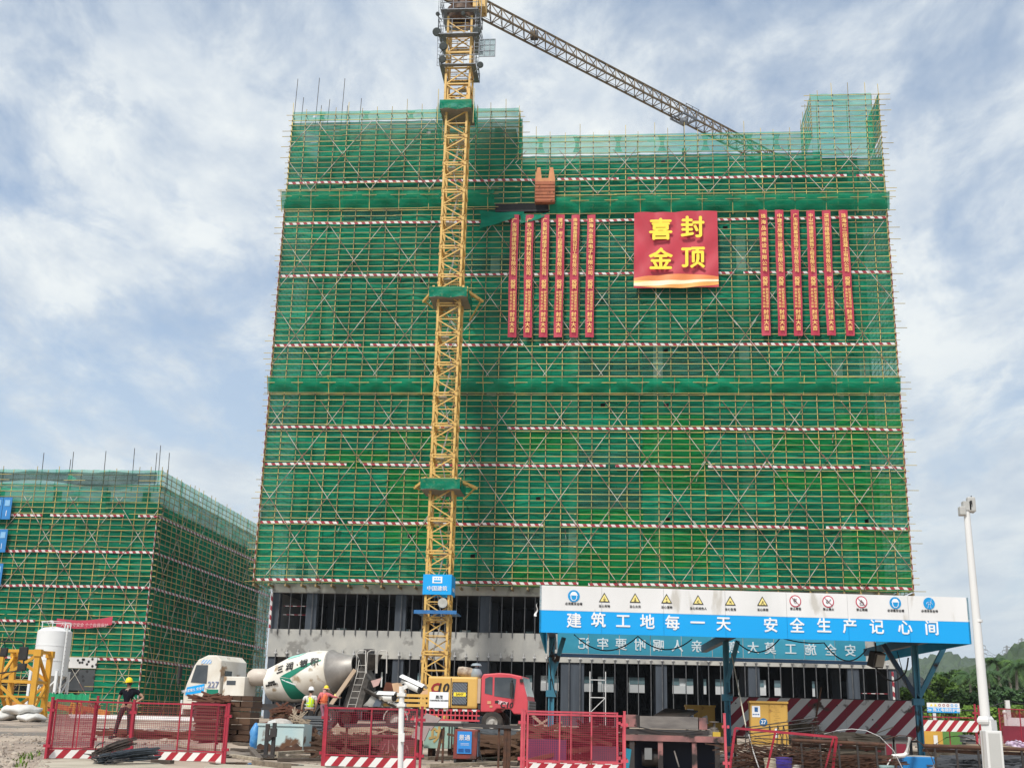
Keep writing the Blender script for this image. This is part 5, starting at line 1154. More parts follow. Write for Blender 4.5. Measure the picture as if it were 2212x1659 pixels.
# concrete mixer: local x forward, near side is +y after turning round
M_cab = mat('cream_white_paint', (.76, .73, .66), (.62, .57, .48), .9, .45, rust=.05, rustc=(.3, .2, .12), rscale=1.5)
M_drum = mat('dirty_white_drum', (.78, .76, .70), (.58, .53, .44), .7, .5, rust=.06, rustc=(.34, .26, .17), rscale=1.2); M_green = mat('green_livery', (.0, .20, .125), (.0, .17, .105), 1, .5); M_gwin = mat('dark_window_glass', (.05, .06, .07), (.10, .11, .12), 1, .1)
MXY = 59.0; mo = GP(592, MXY); TH = math.radians(180 - 14)
mxr = thing('concrete_mixer', 'white concrete mixer lorry with green-striped drum, its chute feeding the yellow pump', 'mixer lorry', (mo.x, MXY, gz(MXY)), TH)
# near side (towards the camera) is local +y
cabp = [(2.55, .75), (2.60, 1.5), (2.45, 2.0), (2.12, 2.85), (1.9, 3.15), (1.4, 3.36), (.9, 3.36), (.60, 3.1), (.55, .95), (1.0, .95), (1.15, 1.25), (1.75, 1.25), (1.95, .75)]
M_l = lambda p: [(x + 1.9, z) for x, z in p]
extr(M_l(cabp), -1.22, 1.22).build('cab', M_cab, mxr, bevel=.06)
for yy in (1.235,): 
    MB().prism(M_l([(2.22, 2.05), (1.98, 2.88), (1.32, 2.88), (1.32, 2.0)]), (0, yy, 0), X, Z, Yv, .012).build('side_window', M_gwin, mxr)
    MB().prism(M_l([(2.35, 1.2), (2.35, 1.75), (1.33, 1.75), (1.33, 1.2)]), (0, yy, 0), X, Z, Yv, .01).build('door_panel', M_cab, mxr)
    MB().prism(M_l([(2.46, 1.42), (2.4, 1.8), (1.42, 1.98), (1.42, 1.58)]), (0, yy + .012, 0), X, Z, Yv, .006).build('slogan_sticker', M_cyan, mxr)
    MB().prism(M_l([(1.27, 1.38), (1.27, 1.72), (.62, 1.72), (.62, 1.38)]), (0, yy, 0), X, Z, Yv, .006).build('green_patch', M_green, mxr)
    MB().prism(M_l([(1.72, 2.95), (1.68, 3.14), (1.15, 3.14), (1.15, 2.95)]), (0, yy, 0), X, Z, Yv, .006).build('blue_hatched_print', mat('blue_hatch', (.25, .45, .75), (.25, .45, .75), stripe=((.75, .75, .72), (6, 0, 6), .4), rough=.5), mxr)
    MB().prism(M_l([(1.55, 1.22), (1.3, 1.22), (1.3, 1.45), (1.42, 1.5)]), (0, yy + .012, 0), X, Z, Yv, .01).build('air_intake', M_black, mxr)
text('227', .42, (2.83, 1.25, 1.93), -X, Z, mat('blue_grey_print', (.22, .26, .42), rough=.5), mxr, local=True, bold=.01, ext=.003)
ux_ = Vector((-1, 0, .17)).normalized()
text('预拌混凝土 安全行车', .16, (3.85, 1.262, 1.69), ux_, Vector((.17, 0, 1)), M_wprint, mxr, local=True, bold=.01, ext=.003)
MB().prism(M_l([(2.62, 1.55), (2.47, 2.02), (2.14, 2.95), (2.20, 2.98), (2.66, 1.6)]), (0, -1.1, 0), X, Z, Yv, 2.2).build('windscreen', M_gwin, mxr)
m = MB()
for s in (-1, 1): m.bar((4.35, 1.25 * s, 2.9), (4.6, 1.5 * s, 2.9), .05).box((4.6, 1.52 * s, 2.5), (.1, .24, .6)).box((4.6, 1.52 * s, 2.05), (.1, .2, .2))
m.build('mirror', M_black, mxr)
MB().prism(M_l([(1.02, 1.9), (.75, 1.9), (.75, 2.2), (.98, 2.2)]), (0, 1.235, 0), X, Z, Yv, .01).build('rear_quarter_glass', M_gwin, mxr) if False else None
MB().bb((2.435, .25, 2.3), (2.45, .85, 2.62)).build('rear_window', M_gwin, mxr)
MB().bb((4.45, -1.22, .5), (4.62, 1.22, 1.0)).build('bumper', M_cab, mxr, bevel=.03)
MB().bb((4.56, .75, .95), (4.66, 1.15, 1.2)).build('headlight', M_refl, mxr)
MB().bb((1.1, .1, .95), (2.3, 1.2, 2.35)).build('tool_box', M_cab, mxr, bevel=.04); MB().bb((1.6, 1.205, 1.95), (2.1, 1.215, 2.15)).build('box_window', M_gwin, mxr)
MB().lathe([(0, -.55), (.3, -.5), (.42, -.3), (.42, .3), (.3, .5), (0, .55)], (.78, .45, 2.35), 18, (1, 0, .0)).build('water_tank', mat('beige_tank', (.55, .49, .42), (.47, .41, .35), 2, .5), mxr, smooth=True)
MB().bb((-5.2, -.45, .85), (2.2, .45, 1.1)).bb((-4.8, .85, .8), (1.5, 1.1, .95)).build('chassis', M_dark, mxr)
for x in (3.35, -2.1, -3.45):
    for s in (1, -1): wheel(mxr, x, s * 1.05, .52, .52, .32, -s, M_dark)
da = Vector((-1, 0, .19)).normalized(); d0 = Vector((.38, 0, 2.0))
prof = [(0, .0), (.62, .02), (.80, .08), (1.16, 1.5), (1.18, 2.3), (1.16, 2.9), (1.0, 3.55)]
MB().lathe(prof, d0, 36, da).build('drum', M_drum, mxr, smooth=True)
MB().lathe([(1.02, 3.5), (1.07, 3.52), (1.07, 3.6), (.98, 3.66), (.62, 4.5), (.58, 4.75), (.5, 4.75)], d0, 36, da).build('drum_cone', mat('bare_drum_steel', (.36, .34, .31), (.24, .22, .2), 1.5, .5, metal=.3), mxr, smooth=True)
def prof_r(h): return float(np.interp(h, [p[1] for p in prof[1:]], [p[0] for p in prof[1:]]))
dside, dup = Vector((0, 1, 0)), da.cross(Vector((0, 1, 0)))
if dup.z < 0: dup = -dup
def onDrum(h, ang, off=.012):     # ang from near side (0) upwards
    r_ = prof_r(h) + off; return d0 + da * h + dside * (r_ * math.cos(ang)) + dup * (r_ * math.sin(ang))
def drumpatch(fn, m, nm='livery_patch', n=10): MB().grid(lambda u, v: onDrum(*fn(u, v)), n, n).build(nm, m, mxr, smooth=True)
def quadp(c): return lambda u, v: tuple((1 - v) * ((1 - u) * c[0][k] + u * c[1][k]) + v * ((1 - u) * c[3][k] + u * c[2][k]) for k in (0, 1))
drumpatch(quadp([(1.45, -.95), (2.45, -1.15), (1.75, -.05), (1.15, .12)]), M_green); drumpatch(quadp([(1.2, .14), (1.72, -.02), (3.35, .52), (3.35, .6)]), M_green)
drumpatch(quadp([(1.5, .95), (2.1, 1.0), (2.4, 1.25), (1.3, 1.2)]), mat('pale_green_livery', (.30, .60, .52), (.26, .54, .46), 1, .5))
drumpatch(quadp([(1.28, -.02), (2.0, -.36), (2.0, -.30), (1.25, .03)]), M_wprint, 'white_stripe')
for ch, h in (('三', 1.15), ('润', 1.72), ('·', 2.15), ('银', 2.5), ('积', 3.05)):
    p = onDrum(h, .46, .03); tang = (onDrum(h + .05, .46) - onDrum(h - .05, .46)).normalized(); upv = (onDrum(h, .52) - onDrum(h, .40)).normalized()
    text(ch, .44, p, tang, upv, M_ink, mxr, local=True, bold=.012, ext=.012)
for ln, ang in (('搅动容量', -.02), ('装载介质 混凝土', -.14)):
    p = onDrum(.62, ang, .03); tang = (onDrum(.8, ang) - onDrum(.4, ang)).normalized(); upv = (onDrum(.62, ang + .1) - onDrum(.62, ang - .1)).normalized(); text(ln, .11, p, tang, upv, M_ink, mxr, local=True, bold=.012, ext=.012)
# rear: stand, hopper, chute, ladder
M_soot = mat('cement_caked_steel', (.035, .033, .03), (.11, .10, .09), 2, .85, bump=.4); M_cream = mat('cream_bracket', (.55, .42, .30), (.45, .34, .24), 2, .6)
extr([(-3.9, 1.0), (-4.9, 1.0), (-5.2, 2.3), (-4.75, 2.9), (-4.3, 2.4)], -.5, .5).build('rear_stand', M_soot, mxr)
MB().bar((-3.5, .95, 1.1), (-4.55, .7, 2.75), .14, .18).build('stand_bracket', M_cream, mxr)
MB().lathe([(.2, 0), (.3, .1), (.62, .75), (.6, .75), (.25, .1)], (-4.95, 0, 2.75), 14).build('hopper', M_soot, mxr, smooth=True)
MB().bb((-5.1, -.2, 3.55), (-4.7, .2, 3.75)).build('hopper_cap', M_dark, mxr)
ch0, ch1 = Vector((-5.0, .35, 1.95)), Vector((-6.7, .25, 1.15)); cs = (ch1 - ch0).normalized()
MB().grid(lambda u, v: ch0 + (ch1 - ch0) * v + Vector((0, math.cos(math.pi * u) * .26, -math.sin(math.pi * u) * .22)), 8, 6).bar(ch0 + Yv * .27, ch1 + Yv * .27, .06).bar(ch0 - Yv * .27, ch1 - Yv * .27, .06).build('chute', M_soot, mxr)
m = MB()
for s in (0, .42):
    m.path([Vector((-4.35 - s, .9, 1.0)), Vector((-4.75 - s, .85, 2.6)), Vector((-4.8 - s, .85, 3.2))], .02, 5)
for k in range(7): m.bar((-4.4 - .07 * k, .88, 1.15 + .3 * k), (-4.82 - .07 * k, .88, 1.15 + .3 * k), .02)
m.build('ladder', mat('pale_ladder', (.6, .58, .54), (.5, .48, .44), 2, .5), mxr)
m = MB()
for x in (-4.6, -5.15, -5.7):
    m.path([Vector((x, .7, 2.6)), Vector((x, .7, 3.55)), Vector((x - .15, .7, 3.65)), Vector((x - .45, .7, 3.65)), Vector((x - .5, .7, 2.6))], .025, 5)
m.build('guard_rail', MC['pale_ladder'], mxr)
MB().prism([(-5.35, 2.25), (-5.9, 2.4), (-5.75, 2.05), (-5.5, 1.95)], (0, .56, 0), X, Z, Yv, .02).build('rear_plate', mat('pink_grey_plate', (.55, .36, .33), (.45, .3, .28), 5, .6), mxr)
MB().prism([(-3.62, 1.48), (-3.80, 1.48), (-3.71, 1.64)], (0, .98, 0), X, Z, Yv, .02).build('warning_sign', M_iy, mxr)
# pump lorry: local x forward to the right
PY = 58.0; po = GP(990, PY); pmp = thing('pump_lorry', 'concrete pump lorry with yellow engine housing and red cab behind the fence', 'pump lorry', (po.x, PY, gz(PY)), math.radians(-5))
K = 44.5
def lx(x): return (x - 985) / K
def lz(y): return 1.0 + (1555 - y) / K - gz(PY)
M_py = mat('pump_yellow', (.68, .42, .11), (.60, .36, .09), .8, .45); M_rc = mat('red_cab_paint', (.62, .075, .095), (.54, .06, .08), .7, .4)
MB().bb((lx(927), -1.1, lz(1531)), (lx(1034), 1.1, lz(1467))).build('engine_housing', M_py, pmp, bevel=.1)
MB().bb((lx(976.5), -1.115, lz(1529)), (lx(978), -1.10, lz(1470))).build('panel_joint', M_dark, pmp)
gx0, gx1, gz0, gz1 = lx(980), lx(1013), lz(1525), lz(1478)
MB().bb((gx0, -1.13, gz0), (gx1, -1.1, gz1)).build('grille', M_ink, pmp, bevel=.01)
M_slat = mat('grey_blue_slat', (.25, .28, .33), (.2, .23, .27), 2, .5)
for i in range(-6, 13):
    x0_ = gx0 + .06 * i * 1.15 + .02; a_, b_ = Vector((x0_, -1.14, gz0 + .05)), Vector((x0_ + .42, -1.14, gz1 - .05)); t0, t1 = max(0, (gx0 + .03 - a_.x) / .42), min(1, (gx1 - .03 - a_.x) / .42)
    if t1 - t0 > .08: MB().bar(a_ + (b_ - a_) * t0, a_ + (b_ - a_) * t1, .02, .03).build('slat', M_slat, pmp)
MB().bb((lx(984), -1.165, lz(1507)), (lx(1010), -1.15, lz(1499))).build('maker_plate', M_yel, pmp); text('SANY', .15, (lx(997), -1.17, lz(1503)), X, Z, M_ink, pmp, local=True, bold=.02, ext=.002)
text('C', .62, (lx(944), -1.12, lz(1492)), X, Vector((.2, 0, 1)), mat('dark_red_print', (.30, .012, .02), rough=.5), pmp, local=True, bold=.04); text('10', .62, (lx(960), -1.12, lz(1492)), X, Vector((.2, 0, 1)), M_ink, pmp, local=True, bold=.035)
MB().bb((lx(932), -1.13, lz(1531)), (lx(973), -1.12, lz(1499))).build('notice_board', M_wprint, pmp)
text('晟茂', .18, (lx(953), -1.135, lz(1510)), X, Z, M_ink, pmp, local=True, bold=.01); text('打造优质混凝土设备与服务', .075, (lx(953), -1.135, lz(1516.5)), X, Z, M_ink, pmp, local=True, bold=.01)
MB().bb((lx(1034) + .02, -1.0, lz(1531)), (lx(1042), 1.0, lz(1470))).build('dark_cowl', M_dark, pmp); MB().bb((lx(1032), -1.05, lz(1520)), (lx(1040), -1.0, lz(1470))).build('tan_side_post', M_cream, pmp)
for i, y in enumerate((1507, 1517, 1527)): MB().bb((lx(830), -.9, lz(y + 3)), (lx(926), -.8, lz(y - 3))).build('deck_rail', M_py, pmp)
MB().prism([(lx(905), lz(1508)), (lx(912), lz(1497)), (lx(922), lz(1494)), (lx(927), lz(1495)), (lx(927), lz(1508))], (0, -.7, 0), X, Z, Yv, .5).build('hump_cover', mat('peach_cover', (.68, .45, .28), (.6, .4, .25), 1, .5), pmp)
MB().prism([(lx(843), lz(1483)), (lx(855), lz(1481)), (lx(868), lz(1497)), (lx(868), lz(1508)), (lx(850), lz(1508))], (0, -.6, 0), X, Z, Yv, .7).build('folded_cover', MC['peach_cover'], pmp)
MB().prism([(lx(815), lz(1522)), (lx(826), lz(1480)), (lx(846), lz(1482)), (lx(838), lz(1510)), (lx(830), lz(1524))], (0, -.3, 0), X, Z, Yv, .08).build('hopper_lid', mat('rust_brown_board', (.17, .055, .03), (.12, .04, .022), 2, .8), pmp)
M_hop = mat('cement_grey_hopper', (.42, .42, .39), (.26, .26, .24), 2.5, .8, bump=.3)
MB().prism([(lx(785), lz(1532)), (lx(797), lz(1520)), (lx(810), lz(1502)), (lx(820), lz(1498)), (lx(824), lz(1520)), (lx(832), lz(1532))], (0, -1.0, 0), X, Z, Yv, 1.7).build('hopper', M_hop, pmp)
MB().prism([(lx(809), lz(1531)), (lx(819), lz(1513)), (lx(833), lz(1512)), (lx(826), lz(1531))], (0, -1.1, 0), X, Z, Yv, .08).build('control_box', mat('slate_panel', (.09, .115, .15), (.075, .1, .13), 1, .5), pmp)
MB().bb((lx(786), -.5, lz(1545)), (lx(1040), .5, lz(1534))).build('chassis', M_dark, pmp)
MB().bb((lx(925), -1.05, lz(1537)), (lx(1040), -.95, lz(1533))).build('reflector_strip', mat('strip_red_white', (.5, .03, .05), stripe=((.7, .7, .68), (2.2, 0, 0), .5), rough=.5), pmp)
m = MB()
for x in range(880, 1040, 9): m.bar((lx(x), -1.05, lz(1555)), (lx(x), -1.05, lz(1535)), .05)
m.bar((lx(870), -1.05, lz(1545)), (lx(1040), -1.05, lz(1545)), .06).bar((lx(870), -1.05, lz(1555)), (lx(1040), -1.05, lz(1555)), .08).build('side_guard', M_rc, pmp)
q = Vector((lx(1022), -.2, lz(1448))); MB().lathe([(0, -.4), (.2, -.38), (.24, -.2), (.24, .2), (.2, .38), (0, .4)], Vector((lx(1000), -.2, lz(1456))), 14, (1, 0, -.12)).path([Vector((lx(990), -.2, lz(1456))), Vector((lx(988), -.2, lz(1448)))], .08, 8).build('silencer', mat('rusty_cream', (.45, .38, .3), (.2, .14, .1), 5, .7), pmp, smooth=True)
MB().lathe([(.10, -.55), (.26, -.4), (.3, -.2), (.2, .02), (.07, .06), (.07, .16), (.27, .17), (.2, .27), (0, .3)], q + Z * -.05, 16).build('air_cleaner', mat('blue_grey_cleaner', (.28, .33, .36), (.22, .26, .29), 2, .5), pmp, smooth=True)
for x in (861, 905): 
    for s in (-1, 1): wheel(pmp, lx(x), s * .95, .5, .5, .3, s, mat('grey_mudguard', (.45, .43, .4), (.35, .33, .3), 3, .7) if x == 861 else None)
for s in (-1, 1): wheel(pmp, lx(1066), s * .98, .5, .5, .3, s)
xc = lambda x: lx(x)
cabp = [(xc(1042), lz(1537)), (xc(1042), lz(1468)), (xc(1046), lz(1461)), (xc(1080), lz(1458)), (xc(1100), lz(1459)), (xc(1127), lz(1464)), (xc(1138), lz(1502)), (xc(1141), lz(1515)), (xc(1141), lz(1540)), (xc(1112), lz(1540)), (xc(1104), lz(1530)), (xc(1076), lz(1530)), (xc(1070), lz(1537))]
MB().prism(cabp, (0, -1.15, 0), X, Z, Yv, 2.3).build('cab', M_rc, pmp, bevel=.05)
MB().prism([(xc(1050), lz(1500)), (xc(1050), lz(1470)), (xc(1060), lz(1466)), (xc(1066), lz(1467)), (xc(1066), lz(1503))], (0, -1.165, 0), X, Z, Yv, .012).build('rear_side_window', M_gwin, pmp)
MB().prism([(xc(1070), lz(1505)), (xc(1070), lz(1467)), (xc(1106), lz(1467)), (xc(1116), lz(1470)), (xc(1112), lz(1510))], (0, -1.165, 0), X, Z, Yv, .012).build('door_window', M_gwin, pmp)
MB().prism([(xc(1128), lz(1466)), (xc(1139.5), lz(1504)), (xc(1137), lz(1504)), (xc(1126), lz(1467))], (0, -1.05, 0), X, Z, Yv, 2.1).build('windscreen', mat('pale_reflecting_glass', (.35, .50, .52), (.5, .62, .62), .6, .12), pmp)
MB().bb((xc(1140), -1.1, lz(1538)), (xc(1143), 1.1, lz(1513))).build('front_grille', mat('grey_grille', (.12, .12, .13), (.2, .2, .2), 3, .5), pmp)
for k in range(4): MB().bb((xc(1142), -.9, lz(1536 - 6 * k)), (xc(1144), .9, lz(1533.5 - 6 * k))).build('slat', M_dark, pmp)
MB().bb((xc(1056), -1.17, lz(1521)), (xc(1064), -1.16, lz(1515))).bb((xc(1061), -1.17, lz(1528)), (xc(1067), -1.16, lz(1524))).build('side_marker', mat('amber_pale', (.7, .35, .2), rough=.4), pmp)
MB().box((xc(1107), -1.3, lz(1492)), (.12, .12, .65)).bar((xc(1107), -1.3, lz(1475)), (xc(1107), -1.1, lz(1470)), .04).box((xc(1127), -1.15, lz(1473)), (.15, .15, .15)).build('mirror', M_black, pmp)
MB().bb((xc(1072), -1.175, lz(1519)), (xc(1080), -1.165, lz(1514))).build('door_handle', M_black, pmp)
text('C10', .36, (xc(1097), -1.175, lz(1523)), X, Vector((.2, 0, 1)), M_ink, pmp, local=True, bold=.03)
for k in range(7): MB().prism([(xc(1080) + k * .07, lz(1521)), (xc(1080) + k * .07 + .03, lz(1521)), (xc(1080) + k * .07 + .0, lz(1513 + k * .6)), (xc(1080) + k * .07 - .03, lz(1513 + k * .6))], (0, -1.17, 0), X, Z, Yv, .006).build('stripe', M_wprint, pmp)
# ------------------------------------------------------------------ left side objects
sY = 95.0; q = GP(110, sY); si = thing('cement_silo', 'white cylindrical cement silo with cone foot, ladder and braced legs', 'silo', (q.x, sY, gz(sY)))
zt, zc, zk, zl = P(110, 1364, sY).z, P(110, 1460, sY).z, P(108, 1496, sY).z, gz(sY); r = 36.0 / (2550 / ((P(110, 1450, sY) - EYE).dot(fw)))
c = P(112, 1420, sY); cx_ = c.x
M_si = mat('silo_white', (.78, .79, .79), (.70, .71, .71), .5, .45)
MB().lathe([(r, zc), (r, (zc * 2 + zt) / 3), (r + .025, (zc * 2 + zt) / 3), (r + .025, (zc * 2 + zt) / 3 + .06), (r, (zc * 2 + zt) / 3 + .06), (r, (zc + zt * 2) / 3), (r + .02, (zc + 2 * zt) / 3), (r + .02, (zc + 2 * zt) / 3 + .05), (r, (zc + 2 * zt) / 3 + .05), (r, zt), (r * .7, zt + .28), (0, zt + .4)], (cx_, sY, 0), 32).build('tank', M_si, si, smooth=True)
MB().lathe([(r * .95, zc), (.22, zk), (.22, zk - .5), (0, zk - .5)], (cx_, sY, 0), 24).build('cone', mat('dusty_cone', (.55, .54, .51), (.4, .39, .36), 1.5, .7), si, smooth=True)
lg = [(cx_ + r * .8 * a_, sY + r * .8 * b_) for a_, b_ in ((-1, -1), (1, -1), (1, 1), (-1, 1))]
for x, y in lg: MB().bar((x, y, zl), (x, y, zc + .4), .2).build('leg', M_si, si)
for i in range(4):
    a_, b_ = lg[i], lg[(i + 1) % 4]; MB().bar((*a_, zl + .3), (*b_, zc - .3), .09).build('brace', M_si, si); MB().bar((*b_, zl + .3), (*a_, zc - .3), .09).build('brace', M_si, si)
m = MB(); lx_ = cx_ + r * 1.02
for s in (0, .38): m.bar((lx_ + s * .3, sY - .7 - s, zl + .2), (lx_ + s * .3, sY - .7 - s, zt + .5), .06)
k = zl + .4
while k < zt: m.bar((lx_, sY - .7, k), (lx_ + .12, sY - 1.1, k), .04); k += .32
m.build('ladder', M_si, si); m = MB(); n = 14
for i in range(n):
    a_ = [6.283 * (i + d) / n for d in (0, 1)]; p = [Vector((cx_ + r * .85 * math.cos(t), sY + r * .85 * math.sin(t), zt + .75)) for t in a_]
    m.bar(p[0], p[1], .05)
    if i % 2: m.bar(p[0] - Z * .6, p[0], .05)
m.build('top_rail', M_si, si)
# yellow mast section standing on the ground
yY = 70.0; q = GP(38, yY); o = thing('spare_mast_section', 'yellow crane mast section standing on the ground at the left edge', 'mast section', (q.x, yY, gz(yY)), .12); ORG[o.name] = Vector((0, 0, 0))
mb = MB(); w = 1.05; H = P(40, 1403, yY).z - gz(yY); M_cy2 = mat('fresh_crane_yellow', (.68, .36, .035), (.58, .29, .03), 1.2, .45)
for i, (x, y) in enumerate(((-w, -w), (w, -w), (w, w), (-w, w))): MB().bar((x, y, 0), (x, y, H), .3).box((x, y, .15), (.42, .42, .3)).box((x, y, H - .2), (.42, .42, .4)).build('chord', M_cy2, o)
cs = [(-w, -w), (w, -w), (w, w), (-w, w)]
for i in range(4):
    a_, b_ = Vector((*cs[i], 0)), Vector((*cs[(i + 1) % 4], 0))
    for z in (H - .12, H * .52, H * .3, .35): MB().bar(a_ + Z * z, b_ + Z * z, .16 if z > H * .5 else .1).build('crossbar', M_cy2, o)
    e, g = (a_, b_) if i % 2 == 0 else (b_, a_); MB().bar(g + Z * (H - .3), e + Z * (H * .54), .16).build('diagonal', M_cy2, o); MB().bar(e + Z * (H * .48), g + Z * .2, .16).build('diagonal', M_cy2, o)
# truck mirrors poking in at the left edge
mY_ = 34.0; q = P(48, 1410, mY_); o = thing('mirror_bracket', 'black mirror bracket with chromed mirrors poking in at the left edge', 'mirror', (P(-30, 1500, mY_).x, mY_, gz(mY_)))
pp = lambda x, y: P(x, y, mY_)
MB().path([Vector((pp(-30, 1400).x, mY_, gz(mY_))), pp(-30, 1400), pp(-25, 1388), pp(0, 1385), pp(46, 1386), pp(51, 1390), pp(51, 1440), pp(48, 1448), pp(10, 1452), pp(-28, 1458)], .022, 6).path([pp(10, 1385), pp(12, 1402), pp(9, 1420)], .02, 5).build('arm', M_black, o, smooth=True)
M_chr = mat('chrome', (.5, .54, .57), (.2, .24, .28), 6, .12, metal=.9)
for x, y, w_, h_ in ((46, 1411, .20, .34), (43, 1440, .2, .17), (4, 1408, .16, .22)):
    MB().box(pp(x, y) + Vector((.05, .03, 0)), (w_ + .06, .10, h_ + .04)).build('mirror_shell', M_black, o, bevel=.03); MB().lathe([(0, -.05), (.6, -.03), (.92, 0), (1, .05)], (0, 0, 0), 12).build('mirror_glass', M_chr, o, smooth=True)
    g = [c_ for c_ in o.children if c_.name.startswith('mirror_glass')][-1]; g.location = pp(x, y) - ORG[o.name] + Vector((-.02, -.04, 0)); g.scale = (w_ / 2, 1, h_ / 2); g.rotation_euler = (math.pi / 2, 0, 0); g.scale = (w_ / 2, h_ / 2, 1)
# green cloth hoarding in front of the left building
a_, b_ = GP(55, 90), GP(185, 90); o = thing('green_cloth_hoarding', 'low wrinkled bright green cloth screen along the foot of the left building', 'hoarding', tuple(a_))
for i in range(5):
    xa = a_.x + (b_.x - a_.x) * i / 5; xb = a_.x + (b_.x - a_.x) * (i + 1) / 5; MB().grid(lambda u, v: (xa + (xb - xa) * u, 90 + .08 * math.sin(14 * u + 3 * v + i), gz(90) + 1.5 * v + .06 * math.sin(9 * u + i) * v), 14, 5).build('cloth', mat('bright_green_cloth', (.01, .28, .12), (.015, .36, .16), 1, .6), o, smooth=True); MB().bar((xa, 90.1, gz(90)), (xa, 90.1, gz(90) + 1.6), .08).build('post', M_dark, o)
# orange steel lying about, hooks
M_or = mat('orange_steel', (.55, .22, .04), (.42, .16, .03), 1.5, .6, rust=.15)
for i, (x0_, x1_, Y_, h_, lb_) in enumerate(((20, 95, 82, .35, 'long orange steel beam lying behind the yellow mast section'), (98, 180, 80, .4, 'orange steel beam lying at an angle before the green cloth'), (165, 232, 78, .22, 'orange steel beam sticking out beside the red gate'))):
    p, q = GP(x0_, Y_), GP(x1_, Y_ - 1.5); m = MB(); m.bar(p + Z * (h_ + .35), q + Z * .25, .28, .3); m.bar(p + Z * (h_ - .12), p + Z * (h_ + .2), .25); setp(m.build('steel_beam', M_or), lb_, 'beam', 'orange steel beams')
for i, x in enumerate((148, 163)): q = GP(x, 77); setp(MB().path([q, q + Z * .5, q + Vector((.1, 0, .85)), q + Vector((.25, 0, .8)), q + Vector((.28, 0, .0))], .1, 8).build('lifting_lug', M_cy2, smooth=True), 'yellow bollard-like lifting lug, the %s of the pair before the green cloth' % ('left', 'right')[i], 'lug', 'lifting lugs')
M_sack = mat('white_woven_sack', (.66, .65, .62), (.5, .49, .46), 2, .8, bump=.3, bscale=12)
def sack(x, Y_, w, d_, h, z0, lb_, rz):
    q = GP(x, Y_); bm_ = MB().ball((0, 0, 0), (w / 2, d_ / 2, h / 2), 22, 12); bm_.v = [(a_ * (1 + .06 * math.sin(5 * b + 3 * c)), b, c + .05 * math.sin(6 * a_ + 4 * b) * (abs(c) < h * .4) - .02 * math.sin(11 * a_)) for a_, b, c in bm_.v]; o = link('woven_sack', bm_.mesh('woven_sack', smooth=True), M_sack, None, q + Z * (z0 + h * .42)); o.rotation_euler = (0, -.04, rz); setp(o, lb_, 'sack', 'white sacks by the mast section')
sack(42, 58, 2.0, 1.3, .52, .32, 'big puffy white sack lying on top of the other by the yellow mast', .1); sack(66, 57.6, 1.5, 1.2, .42, 0, 'flat white sack underneath the big puffy one', -.1); sack(4, 58, 1.6, 1.3, .5, .02, 'white sack cut by the left edge of the view', .2)
p, q = GP(455, 66), GP(510, 66)
for i in range(6):
    a_ = GP(455 + i * 1.5, 66 + i * .12); setp(MB().tube(a_ + Vector((-7.5 + random.uniform(-1, 1), .3, .12 + .1 * (i // 3))), a_ + Vector((0, 0, .12 + .1 * (i // 3))), .06, 8).build('white_pipe', M_white), ['longest','second','third','fourth','fifth','last'][i] + ' white pipe lying before the mixer cab, counted from the left', 'pipe', 'white pipes lying before the mixer')
# ------------------------------------------------------------------ red mesh fences
M_mesh = mat('red_mesh_wire', (.36, .03, .06), (.28, .02, .045), 3, .5); M_lightred = mat('sunbleached_red_paint', (.62, .10, .13), (.5, .06, .09), 2.5, .45, rust=.08, rustc=(.25, .06, .05))
def fence(label, a, b, h=1.2, kick=.2, mids=1, mesh=True, posts=True, m=None, tilt=0.0, cell=.045, kickm=None, grp='red mesh safety fences', z0=None, latch=True):
    """panel from ground point a to b; tilt leans its top towards +normal"""
    m = m or M_red; a, b = Vector(a), Vector(b); L_ = (Vector((b.x, b.y, 0)) - Vector((a.x, a.y, 0))).length; rz = math.atan2(b.y - a.y, b.x - a.x)
    o = thing('mesh_fence', label, 'fence', tuple(a), rz, grp); ORG[o.name] = Vector((0, 0, 0)); o.rotation_euler = (tilt, 0, rz)
    dz = (b.z - a.z) / L_
    for x in (0.0, L_): MB().bb((x - .018, -.018, .02), (x + .018, .018, h)).build('upright', m, o)
    MB().bar((0, 0, h - .02), (L_, 0, h - .02), .036).build('top_rail', m, o); MB().bar((0, 0, kick + .03), (L_, 0, kick + .03), .03).build('bottom_rail', m, o)
    for k in range(mids): x = L_ * (k + 1) / (mids + 1); MB().bar((x, 0, kick), (x, 0, h), .028).build('middle_bar', m, o)
    if kick > .05: MB().bb((.0, -.012, .03), (L_, .004, kick)).build('kick_plate', kickm or M_redw, o)
    if mesh:
        mb = MB(); x = cell; t = .0045
        while x < L_ - .02: mb.bar((x, .012, kick + .04), (x, .012, h - .03), t); x += cell
        z = kick + .04 + cell
        while z < h - .03: mb.bar((.02, .016, z), (L_ - .02, .016, z), t); z += cell
        mb.build('wire_mesh', M_mesh, o, kind='stuff')
    if latch:
        mb = MB()
        for z in (.28, h - .25): mb.bb((L_ + .015, -.03, z), (L_ + .075, .03, z + .06))
        mb.build('latch_plate', m, o)
    return o
def fpost(x, Y, label, h=1.25, m=None, lean=0.0):
    q = GP(x, Y); o = thing('fence_post', label, 'post', tuple(q), group='red fence posts'); MB().bar(q, q + Vector((lean, 0, h)), .05).build('post', m or M_red, o); mb = MB()
    for z in (.25, h - .28): mb.bb((q.x - .075, q.y - .03, q.z + z), (q.x - .026, q.y + .03, q.z + z + .06)); mb.bb((q.x + .026, q.y - .03, q.z + z), (q.x + .075, q.y + .03, q.z + z + .06))
    mb.box((q.x + lean, q.y, q.z + h + .01), (.06, .06, .02)); mb.build('clamp_plate', m or M_red, o); return o
